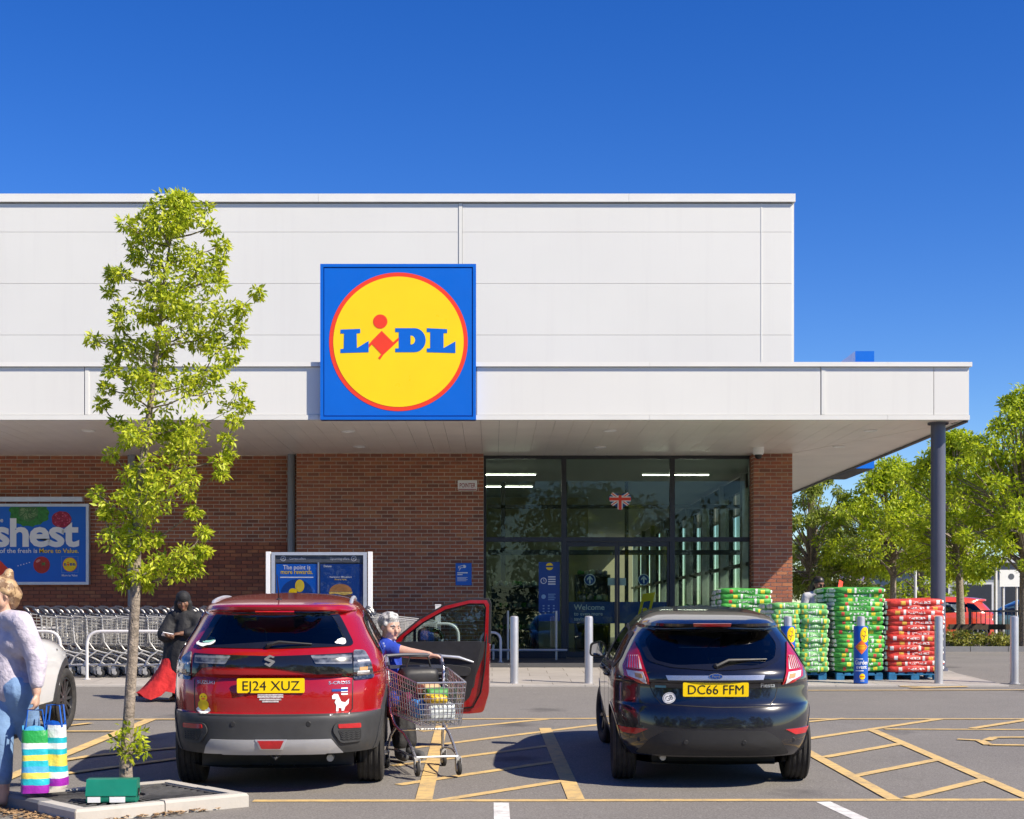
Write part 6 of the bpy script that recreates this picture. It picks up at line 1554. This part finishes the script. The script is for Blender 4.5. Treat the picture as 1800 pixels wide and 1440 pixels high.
def cloth(name, c, c2=None, scale=6, thr=.55, rough=.85, fold=.5):
    t = NT(name); co = t.co(); n = t.noise(scale, 4, co)
    col = t.mix(t.math('GREATER_THAN', n, thr), c, c2) if c2 else t.mix(t.ramp(n, .3, .7), tuple(x*.8 for x in c), tuple(min(1, x*1.12) for x in c))
    t.bsdf(Base_Color=col, Roughness=rough, Normal=t.bump(t.noise(9, 4, co), fold, .03)); return t.m
def hand(w_, d, palmn, L=.175, curl=.5, s=1):
    """chains for a hand at wrist w_, pointing along d; palmn = palm normal (fingers curl towards it)"""
    w_ = Vector(w_); d = Vector(d).normalized(); n = Vector(palmn); n = (n-d*n.dot(d)).normalized(); a = d.cross(n)*s; ch = []
    k1 = w_+d*L*.48
    for off in (-.028, 0, .028): ch.append([(w_, .022), (w_+d*L*.25+a*off*.8, .019), (k1+a*off, .015)])
    for i, (off, fl) in enumerate(((-.034, .38), (-.012, .46), (.011, .43), (.032, .34))):
        p0 = k1+a*off; c1 = curl*.8; d1 = (d*math.cos(c1)+n*math.sin(c1)); d2 = (d*math.cos(c1*2)+n*math.sin(c1*2)); d3 = (d*math.cos(c1*2.8)+n*math.sin(c1*2.8)); f = L*fl
        ch.append([(p0, .0105), (p0+d1*f*.45, .0098), (p0+d1*f*.45+d2*f*.32, .009), (p0+d1*f*.45+d2*f*.32+d3*f*.23, .0078)])
    t0 = w_+d*L*.14-a*.022; t1 = t0+(-a*.8+d*.6+n*.3).normalized()*L*.22; t2 = t1+(d*.9-a*.2+n*.4).normalized()*L*.2
    ch.append([(t0, .014), (t1, .012), (t2, .009)]); return ch
def head(c, fwd, up, s=1.0):
    """chains+ellipsoids of a head; c is the centre, returns balls (in world axes approx)"""
    c = Vector(c); f = Vector(fwd).normalized(); u = Vector(up); u = (u-f*u.dot(f)).normalized(); r = f.cross(u)
    P = lambda a, b, cc: c+r*a*s+f*b*s+u*cc*s
    ch = [[(P(0, -.018, .028), .088*s), (P(0, .012, .03), .082*s)], [(P(0, .02, -.02), .07*s), (P(0, .045, -.075), .043*s)], [(P(-.03, .03, -.05), .046*s), (P(.03, .03, -.05), .046*s)],
          [(P(0, .085, .015), .012*s), (P(0, .108, -.02), .016*s), (P(0, .095, -.028), .014*s)], [(P(-.03, .082, .035), .013*s), (P(.03, .082, .035), .013*s)],
          [(P(0, .085, -.085), .020*s), (P(0, .06, -.095), .026*s)], [(P(-.022, .084, -.052), .010*s), (P(.022, .084, -.052), .010*s)],
          [(P(-.083, 0, .01), .014*s), (P(-.085, -.005, -.02), .011*s)], [(P(.083, 0, .01), .014*s), (P(.085, -.005, -.02), .011*s)], [(P(-.045, .055, -.015), .038*s)], [(P(.045, .055, -.015), .038*s)]]
    return ch, P
def face(t, P, s=1.0, lip=(.35, .10, .09)):
    q = MB()
    for a in (-.032, .032): q.ball(P(a, .081, .012), .0105*s, 10, 0); q.ball(P(a, .0875, .012), .0062*s, 8, 1)
    q.build('eyes', [mat('eye_white', (.38, .33, .30), .4), M_black], t, 60)
    q = MB().tube([P(-.022, .088, -.055), P(0, .096, -.053), P(.022, .088, -.055)], [.003*s, .006*s, .003*s], 6); q.build('lips', mat('lips', lip, .5), t, 60)
    q = MB()
    for a in (-1, 1): q.tube([P(a*.016, .096, .034), P(a*.035, .092, .041), P(a*.052, .078, .034)], .0042*s, 6)
    return q
# ---- woman walking out at the left with two carriers (back foot at right)
SK1 = skinmat('skin_pale', (.58, .36, .26)); SK2 = skinmat('skin_brown', (.22, .11, .065)); SK3 = skinmat('skin_rosy', (.60, .36, .27))
D = 10.95; g = gz(D)
w1_ = thing('person', 'person in pale lilac top and blue jeans walking out at the left with carriers', 'person', (X(20, D), D, g))
hy = 1.50
hc = (-.05, -.05, 1.565); fw = (-.75, -.5, -.12)
hch, P1 = head(hc, fw, (0, 0, 1), .98)
shL, shR = (-.20, .10, 1.36), (.12, -.14, 1.37)
legs = [[((-.07, .05, .88), .10), ((-.06, -.02, .50), .066), ((-.05, -.03, .12), .045), ((-.05, -.03, .06), .042)], [((.06, -.03, .88), .10), ((.10, .10, .52), .066), ((.24, .26, .22), .045), ((.28, .30, .15), .042)]]
feet = [[((-.05, -.02, .05), .042), ((-.16, -.07, .04), .036), ((-.22, -.10, .035), .028)], [((.28, .30, .14), .04), ((.22, .27, .06), .036), ((.16, .23, .04), .03)]]
armR = [(shR, .062), ((.22, -.12, 1.10), .048), ((.235, -.16, .86), .034)]; armL = [(shL, .06), ((-.30, .18, 1.10), .046), ((-.36, .06, .90), .034)]
torso = [[((0, 0, .95), .135), ((0, 0, 1.10), .115), ((-.02, 0, 1.25), .125), ((-.03, -.01, 1.36), .10)], [(shL, .062), ((-.04, -.02, 1.39), .07), (shR, .062)], [((-.04, -.02, 1.38), .058), ((-.05, -.035, 1.50), .052)]]
blob('body', legs+feet+[armR, armL]+torso+hch+hand((.235, -.16, .85), (.02, -.02, -1), (-1, 0, 0), .17, .75)+hand((-.36, .06, .89), (-.1, -.2, -1), (1, 0, 0), .17, .5), SK1, w1_, .009)
fat = lambda ch, k: [[(p, r+k) for p, r in c] for c in ch]
topc = [[((0, 0, .88), .135), ((0, 0, .98), .138), ((-.01, 0, 1.12), .132), ((-.02, 0, 1.25), .138), ((-.03, -.01, 1.36), .112)], [((-.07, .03, .89), .125), ((.07, -.03, .89), .125)], [((-.09, .05, 1.22), .12), ((.07, -.06, 1.22), .12)], [(shL, .085), ((-.04, -.02, 1.385), .085), (shR, .085)]]
M_top = cloth('lilac_knit', (.52, .48, .56), fold=1.0, scale=14)
blob('top', topc+[[(shR, .085), ((.225, -.12, 1.10), .082), ((.235, -.155, .93), .055)], [(shL, .082), ((-.30, .18, 1.10), .078), ((-.355, .07, .95), .053)]], M_top, w1_, .014)
blob('jeans', [[((-.075, .05, .88), .132), ((-.065, -.02, .52), .088), ((-.05, -.03, .22), .066)], [((.065, -.03, .88), .132), ((.10, .10, .54), .088), ((.21, .235, .29), .066)], [((-.05, .02, .90), .13), ((.05, -.02, .90), .13)]], cloth('denim_light', (.18, .30, .50), fold=.6), w1_, .012)
blob('shoes', [[((-.05, -.01, .06), .05), ((-.16, -.07, .045), .045), ((-.225, -.10, .04), .035)]], M_black, w1_, .01)
blob('shoes', [[((.285, .305, .14), .048), ((.22, .27, .06), .045), ((.155, .225, .045), .036)]], cloth('canvas_shoe', (.6, .56, .5)), w1_, .01)
M_hair1 = cloth('hair_brown', (.20, .115, .06), (.42, .28, .15), 18, .5, .5, .8)
hairc = [[(P1(0, -.03, .045), .098), (P1(0, .012, .075), .082)], [(P1(0, -.075, .0), .075), (P1(0, -.07, -.06), .05)], [(P1(-.07, -.015, .02), .035), (P1(.07, -.015, .02), .035)], [(P1(0, -.06, .135), .045), (P1(.01, -.075, .165), .036)], [(P1(-.05, .055, .082), .03), (P1(.05, .055, .082), .03)]]
blob('hair', hairc, M_hair1, w1_, .01); face(w1_, P1, .98).build('eyebrows', M_hair1, w1_, 60)
def carrier(label, loc, w_, h, dpt, cols, rot):
    t = thing('carrier_bag', label, 'bag', loc, (0, 0, rot)); n = 10; q = MB(); vs = []
    for k in range(n+1):
        f = k/n; z = h*f; ww = w_*(1-.12*f)*(1+.03*math.sin(9*f)); dd = dpt*(1-.55*f*f)*(1+.05*math.sin(7*f+1))
        for j in range(20):
            a = 2*math.pi*j/20; ca, sa = math.cos(a), math.sin(a)
            vs.append((math.copysign(abs(ca)**.5, ca)*ww/2*(1+.03*math.sin(5*a+6*f)), math.copysign(abs(sa)**.5, sa)*dd/2*(1+.06*math.sin(4*a+9*f)), z+(.02*math.sin(3*a) if k == n else 0)))
    q.add(vs, [(k*20+j, k*20+(j+1) % 20, (k+1)*20+(j+1) % 20, (k+1)*20+j) for k in range(n) for j in range(20)]); q.add(vs[:20], [tuple(range(19, -1, -1))])
    nt_ = NT('carrier_'+label.split()[0]); co = nt_.co(); sp = nt_.n('ShaderNodeSeparateXYZ'); nt_.l(co, sp.inputs[0])
    zz = nt_.math('MULTIPLY_ADD', nt_.noise(7, 3, co), .05, nt_.math('DIVIDE', sp.outputs[2], h)); cr = nt_.n('ShaderNodeValToRGB'); cr.color_ramp.interpolation = 'CONSTANT'; nt_.l(zz, cr.inputs[0]); e = cr.color_ramp.elements
    e[0].color = (*cols[0], 1); e[1].position = .99; e[1].color = (*cols[-1], 1)
    for i, c in enumerate(cols[1:-1]): x_ = e.new(.06+.92*(i+1)/(len(cols)-1)); x_.color = (*c, 1)
    nt_.bsdf(Base_Color=cr.outputs[0], Roughness=.35, Normal=nt_.bump(nt_.noise(14, 3, co), .6, .02))
    q.build('sack', nt_.m, t, 60)
    for s_ in (-1, 1): MB().tube([(-.07, s_*dpt*.18, h-.03), (-.05, s_*.03, h+.13), (.05, s_*.03, h+.13), (.07, s_*dpt*.18, h-.03)], .007, 6).build('strap', mat('strap_blue', (.01, .10, .45), .5), t, 60)
TE = (.02, .42, .50); YE = (.75, .60, .10); GR = (.02, .30, .06); WH = (.70, .72, .72); PU = (.30, .02, .35); LB = (.08, .35, .65)
bx_ = w1_.location
carrier('green and turquoise striped carrier nearest the walking person', (X(66, D-.1), D-.16, g+.13), .20, .47, .16, [PU, TE, YE, LB, TE, YE, TE, WH, GR, GR, LB], .3)
carrier('yellow and white striped carrier beside the green one', (X(99, D-.02), D-.05, g+.17), .17, .46, .15, [PU, WH, TE, YE, YE, TE, WH, TE, WH, WH, (.01, .10, .5)], -.2)
# ---- person in black shawl and red skirt behind the red car
D = 19.4; g = gz(D); sc = .90
w2_ = thing('person', 'person in black headscarf and red skirt walking past the trolleys', 'person', (X(326, D), D, g)); w2_.scale = (sc, sc, sc)
hch, P2 = head((-.02, -.07, 1.44), (.15, -1, -.35), (0, 0, 1), .98)
aR = [((.17, 0, 1.22), .058), ((.20, -.12, 1.0), .046), ((-.02, -.22, .98), .034)]; aL = [((-.19, 0, 1.22), .058), ((-.25, -.10, .98), .046), ((-.14, -.24, .93), .034)]
blob('body', [[((-.08, 0, .82), .10), ((-.10, -.03, .45), .064), ((-.16, .02, .06), .042)], [((.08, 0, .82), .10), ((.10, -.05, .45), .064), ((.04, -.04, .06), .042)], [((-.16, 0, .045), .04), ((-.18, -.13, .035), .032)], [((.04, -.05, .045), .04), ((.03, -.18, .035), .032)],
     [((0, 0, .86), .13), ((0, 0, 1.05), .12), ((0, -.01, 1.22), .11)], [((-.19, 0, 1.22), .058), ((0, -.01, 1.25), .07), ((.17, 0, 1.22), .058)], [((0, -.02, 1.25), .055), ((-.02, -.06, 1.38), .05)], aR, aL]+hch+hand((-.02, -.22, .98), (-1, -.25, -.1), (0, .3, -1), .16, .5)+hand((-.14, -.24, .93), (-.5, -.5, .1), (0, 0, 1), .16, .5), SK2, w2_, .010)
M_blkc = cloth('black_cloth', (.012, .012, .014), rough=.75, fold=.7)
blob('coat', [[((-.06, .0, .46), .24), ((-.05, 0, .70), .23), ((-.02, 0, .90), .20), ((0, -.01, 1.08), .15), ((0, -.01, 1.2), .125)], [((-.24, -.04, .46), .11), ((-.18, -.03, .8), .13)], [((.10, -.06, .50), .13), ((.06, -.04, .8), .13)], [((-.20, 0, 1.18), .105), ((0, -.02, 1.23), .11), ((.18, 0, 1.18), .105)], [(aR[0][0], .09), ((.22, -.10, 1.0), .115), ((.07, -.20, .985), .065)], [(aL[0][0], .09), ((-.28, -.08, .97), .12), ((-.19, -.205, .94), .065)]], M_blkc, w2_, .016)
q = MB(); n = 28; vs = []
for k in range(9):
    f = k/8; z = .62-.57*f; r0 = .24+.15*f
    for j in range(n):
        a = 2*math.pi*j/n; rr = r0*(1+.20*f*math.sin(5*a+f)+.12*f*math.sin(9*a+1)); vs.append((rr*math.cos(a)*1.15-.06-.17*f*f, rr*.75*math.sin(a)-.02, z+f*f*(.045+.04*math.sin(4*a+.6)+.03*math.sin(7*a))))
q.add(vs, [(k*n+j, k*n+(j+1) % n, (k+1)*n+(j+1) % n, (k+1)*n+j) for k in range(8) for j in range(n)]); q.build('skirt', cloth('red_skirt', (.62, .025, .025), fold=.6), w2_, 80)
scf = [[(P2(0, -.03, .05), .112), (P2(0, .015, .075), .095)], [(P2(-.085, .0, -.02), .05), (P2(-.075, -.01, -.14), .06)], [(P2(.085, .0, -.02), .05), (P2(.075, -.01, -.14), .06)], [(P2(0, -.08, -.02), .09), (P2(0, -.08, -.16), .11)], [(P2(-.09, .0, -.19), .08), (P2(.1, .02, -.2), .08)]]
blob('headscarf', scf, M_blkc, w2_, .012); face(w2_, P2, .98, (.18, .05, .05)).build('eyebrows', M_black, w2_, 60)
q = MB().box(-.07, .07, -.004, .004, -.035, .035); ph = q.build('receipt', M_white, None, label='folded white slip held by the person in black', cat='paper', loc=(w2_.location.x-.20*sc, D-.29*sc, g+.965*sc), rot=(.9, .2, .5))
# ---- grey haired person leaning out beside the open door
D = 13.62; g = gz(D)
w3_ = thing('person', 'grey haired person in blue top leaning beside the open red car door', 'person', (-.86, D, g))
hch, P3 = head((-.075, -.12, 1.215), (.75, -.75, -.22), (0.05, -.1, 1), 1.0)
aR = [((-.10, -.22, 1.03), .062), ((.12, -.30, .985), .050), ((.295, -.36, .965), .036)]; aL = [((-.14, .06, 1.02), .06), ((.02, .02, .80), .048), ((.12, -.16, .70), .036)]
blob('body', [[((-.14, .06, .62), .12), ((.0, -.10, .42), .075), ((.02, -.14, .08), .05)], [((-.14, .20, .62), .12), ((.05, .12, .42), .075), ((.10, .02, .08), .05)], [((.02, -.14, .05), .044), ((.06, -.27, .04), .034)], [((.10, .02, .05), .044), ((.20, -.08, .04), .034)],
     [((-.16, .12, .66), .15), ((-.14, .06, .82), .15), ((-.12, -.05, .98), .13)], [((-.10, -.22, 1.03), .06), ((-.11, -.08, 1.06), .08), ((-.14, .06, 1.02), .06)], [((-.11, -.08, 1.05), .062), ((-.09, -.10, 1.15), .056)], aR, aL]+hch+hand((.295, -.36, .965), (1, -.1, -.05), (0, 0, -1), .17, .6, -1)+hand((.12, -.16, .70), (.9, -.3, 0), (0, 0, -1), .17, .5), SK3, w3_, .009)
M_bl = cloth('royal_blue_floral', (.012, .045, .36), (.30, .36, .62), 16, .64)
blob('top', [[((-.15, .12, .56), .175), ((-.14, .06, .80), .175), ((-.12, -.05, .97), .15)], [((-.10, -.20, 1.03), .078), ((-.11, -.08, 1.05), .098), ((-.14, .05, 1.02), .08)], [((-.10, -.21, 1.02), .082), ((.0, -.26, 1.0), .072)], [((-.14, .06, 1.02), .08), ((-.08, .05, .92), .07)], [((-.04, -.1, .58), .11), ((-.10, -.12, .85), .11)]], M_bl, w3_, .013)
blob('trousers', [[((-.14, .06, .60), .135), ((.0, -.10, .42), .092), ((.02, -.14, .16), .07)], [((-.14, .20, .60), .135), ((.05, .12, .42), .092), ((.10, .02, .16), .07)]], M_blkc, w3_, .013)
M_boot = cloth('grey_shoe', (.06, .062, .068))
for c in ([((.02, -.13, .14), .056), ((.02, -.14, .06), .052), ((.07, -.28, .045), .042)], [((.10, .03, .14), .056), ((.10, .02, .06), .052), ((.21, -.09, .045), .042)]): blob('shoe', [c], M_boot, w3_, .01)
M_gh = cloth('hair_grey', (.24, .235, .23), (.46, .45, .44), 30, .5, .6, 1.0); rg = random.Random(3); hb_ = []
for i in range(46):
    a = rg.uniform(-2.6, 2.6); b = rg.uniform(-.1, 1.5); d_ = (math.sin(a)*math.cos(b), -math.cos(a)*math.cos(b)*.95, math.sin(b))
    if d_[1] > .45 and d_[2] < .55: continue
    hb_.append([(P3(d_[0]*.085, d_[1]*.088-.008, d_[2]*.085+.035), rg.uniform(.022, .032))])
hb_.append([(P3(0, -.03, .045), .095), (P3(0, .0, .06), .085)]); blob('hair', hb_, M_gh, w3_, .008, 2); face(w3_, P3).build('eyebrows', M_gh, w3_, 60)
# ---- person with phone behind the pallets
D = 25.0; g = gz(D)+.014
w4_ = thing('person', 'dark haired person holding up a red phone behind the green bag stacks', 'person', (X(1436, D), D, g))
hch, P4 = head((.02, -.03, 1.42), (.5, -.8, -.3), (0, 0, 1), .98)
aR = [((.18, -.02, 1.22), .055), ((.26, -.16, 1.10), .044), ((.30, -.26, 1.30), .034)]; aL = [((-.18, 0, 1.22), .055), ((-.24, .0, .96), .044), ((-.22, -.10, .76), .034)]
blob('body', [[((-.08, 0, .82), .10), ((-.09, -.02, .45), .064), ((-.09, .02, .06), .042), ((-.09, -.12, .04), .03)], [((.08, 0, .82), .10), ((.09, -.02, .45), .064), ((.09, .02, .06), .042), ((.09, -.12, .04), .03)], [((0, 0, .86), .12), ((0, 0, 1.05), .11), ((0, 0, 1.2), .11)], [((-.18, 0, 1.22), .055), ((0, 0, 1.25), .07), ((.18, -.02, 1.22), .055)], [((0, 0, 1.25), .052), ((.01, -.02, 1.36), .048)], aR, aL]+hch+hand((.30, -.26, 1.30), (.1, -.2, 1), (-.3, 1, 0), .16, .7)+hand((-.22, -.10, .76), (0, -.1, -1), (1, 0, 0), .16, .5), SK2, w4_, .011)
blob('top', [[((0, 0, .84), .15), ((0, 0, 1.05), .14), ((0, 0, 1.2), .13)], [((-.18, 0, 1.22), .078), ((0, 0, 1.25), .08), ((.18, -.02, 1.22), .078)], [(aR[0][0], .076), (aR[1][0], .07)], [(aL[0][0], .076), (aL[1][0], .07)]], cloth('pale_top', (.5, .5, .52)), w4_, .015)
blob('trousers', [[((-.08, 0, .82), .12), ((-.09, -.02, .45), .085), ((-.09, .02, .14), .06)], [((.08, 0, .82), .12), ((.09, -.02, .45), .085), ((.09, .02, .14), .06)]], M_blkc, w4_, .015)
blob('hair', [[(P4(0, -.03, .05), .098), (P4(0, .0, .065), .085)], [(P4(0, -.08, .0), .08), (P4(0, -.08, -.25), .07)], [(P4(-.07, -.03, .0), .045), (P4(-.07, -.04, -.2), .045)]], mat('hair_black', (.015, .012, .011), .45), w4_, .012); face(w4_, P4, .98, (.2, .06, .05)).build('eyebrows', M_black, w4_, 60)
q = MB().prism(ell(-.034, 0, .026, .02, 12)+[], lambda u, v, d: P4(u, .098+d, .012+v), 0, .006); q.prism(ell(.034, 0, .026, .02, 12), lambda u, v, d: P4(u, .098+d, .012+v), 0, .006); q.build('sunglasses', M_blk, w4_)
t = thing('phone', 'red phone held up by the dark haired person behind the bags', 'phone', (w4_.location.x+.32, D-.33, g+1.42), (-.5, .5, .3)); MB().prism(roundpoly([(-.04, -.08), (.04, -.08), (.04, .08), (-.04, .08)], .012), lambda u, v, d: (u, d, v), -.005, .005).build('case', M_red, t)
# ================================================================== LOADED TROLLEY
D = 12.72; ct = thing('shopping_trolley', 'loaded chrome trolley beside the open door of the red car', 'trolley', (-.58, D, gz(D)), (0, 0, math.atan2(-.95, .30))); ct.scale = (.92, 1.0, .98)
ct.location = (-.66, 13.05, gz(13.05)); trolley_parts(ct, M_chrome, M_chrome)
Mct = Matrix.Translation(ct.location) @ Matrix.Rotation(ct.rotation_euler.z, 4, 'Z')
def inb(x, y, z): return Mct @ Vector((x*.92, y, z*.98))
def grocery(name, label, cat, pos, build):
    p = inb(*pos); t = thing(name, label, cat, p, (0, 0, ct.rotation_euler.z)); build(t)
M_clear = mat('pack_clear', (.55, .60, .60), .25, var=.4, scale=25); M_pkb = mat('pack_blue', (.05, .2, .5), .35, var=.5, scale=22); M_ppl = mat('pack_plum', (.16, .03, .08), .35, var=.4, scale=16)
def sack(t, m, sx, sy, sz):
    me = bagmesh('pack', sx, sy, sz, m, random.randint(0, 99)); link('pack', me, t, loc=(0, 0, sz/2))
grocery('grocery_pack', 'clear salad pack at the front of the loaded trolley', 'groceries', (.68, .03, .46), lambda t: sack(t, M_clear, .20, .24, .16))
grocery('grocery_pack', 'blue wrapped pack in the middle of the loaded trolley', 'groceries', (.46, -.06, .48), lambda t: sack(t, M_pkb, .22, .2, .16))
grocery('grocery_pack', 'plum coloured pack low at the handle end of the loaded trolley', 'groceries', (.16, -.04, .50), lambda t: sack(t, M_ppl, .24, .26, .18))
grocery('grocery_pack', 'yellow packet lying on top of the groceries in the trolley', 'groceries', (.66, .0, .62), lambda t: sack(t, mat('pack_yellow', (.75, .50, .03), .35, var=.3, scale=25), .26, .16, .07))
grocery('grocery_pack', 'green leafy pack under the yellow packet in the trolley', 'groceries', (.50, .04, .62), lambda t: sack(t, M_green, .2, .2, .12))
grocery('grocery_pack', 'brown paper bread bag near the trolley handle', 'groceries', (.28, .03, .67), lambda t: sack(t, mat('paper_brown', (.5, .33, .18), .7, var=.2), .32, .16, .1))
grocery('hand_bag', 'black handbag with straps on top of the trolley near the handle', 'bag', (.04, .0, .70), lambda t: (sack(t, M_black, .22, .34, .20), MB().tube([(0, -.12, .17), (.02, -.08, .30), (.02, .08, .30), (0, .12, .17)], .009, 8).build('strap', M_black, t, 60)))
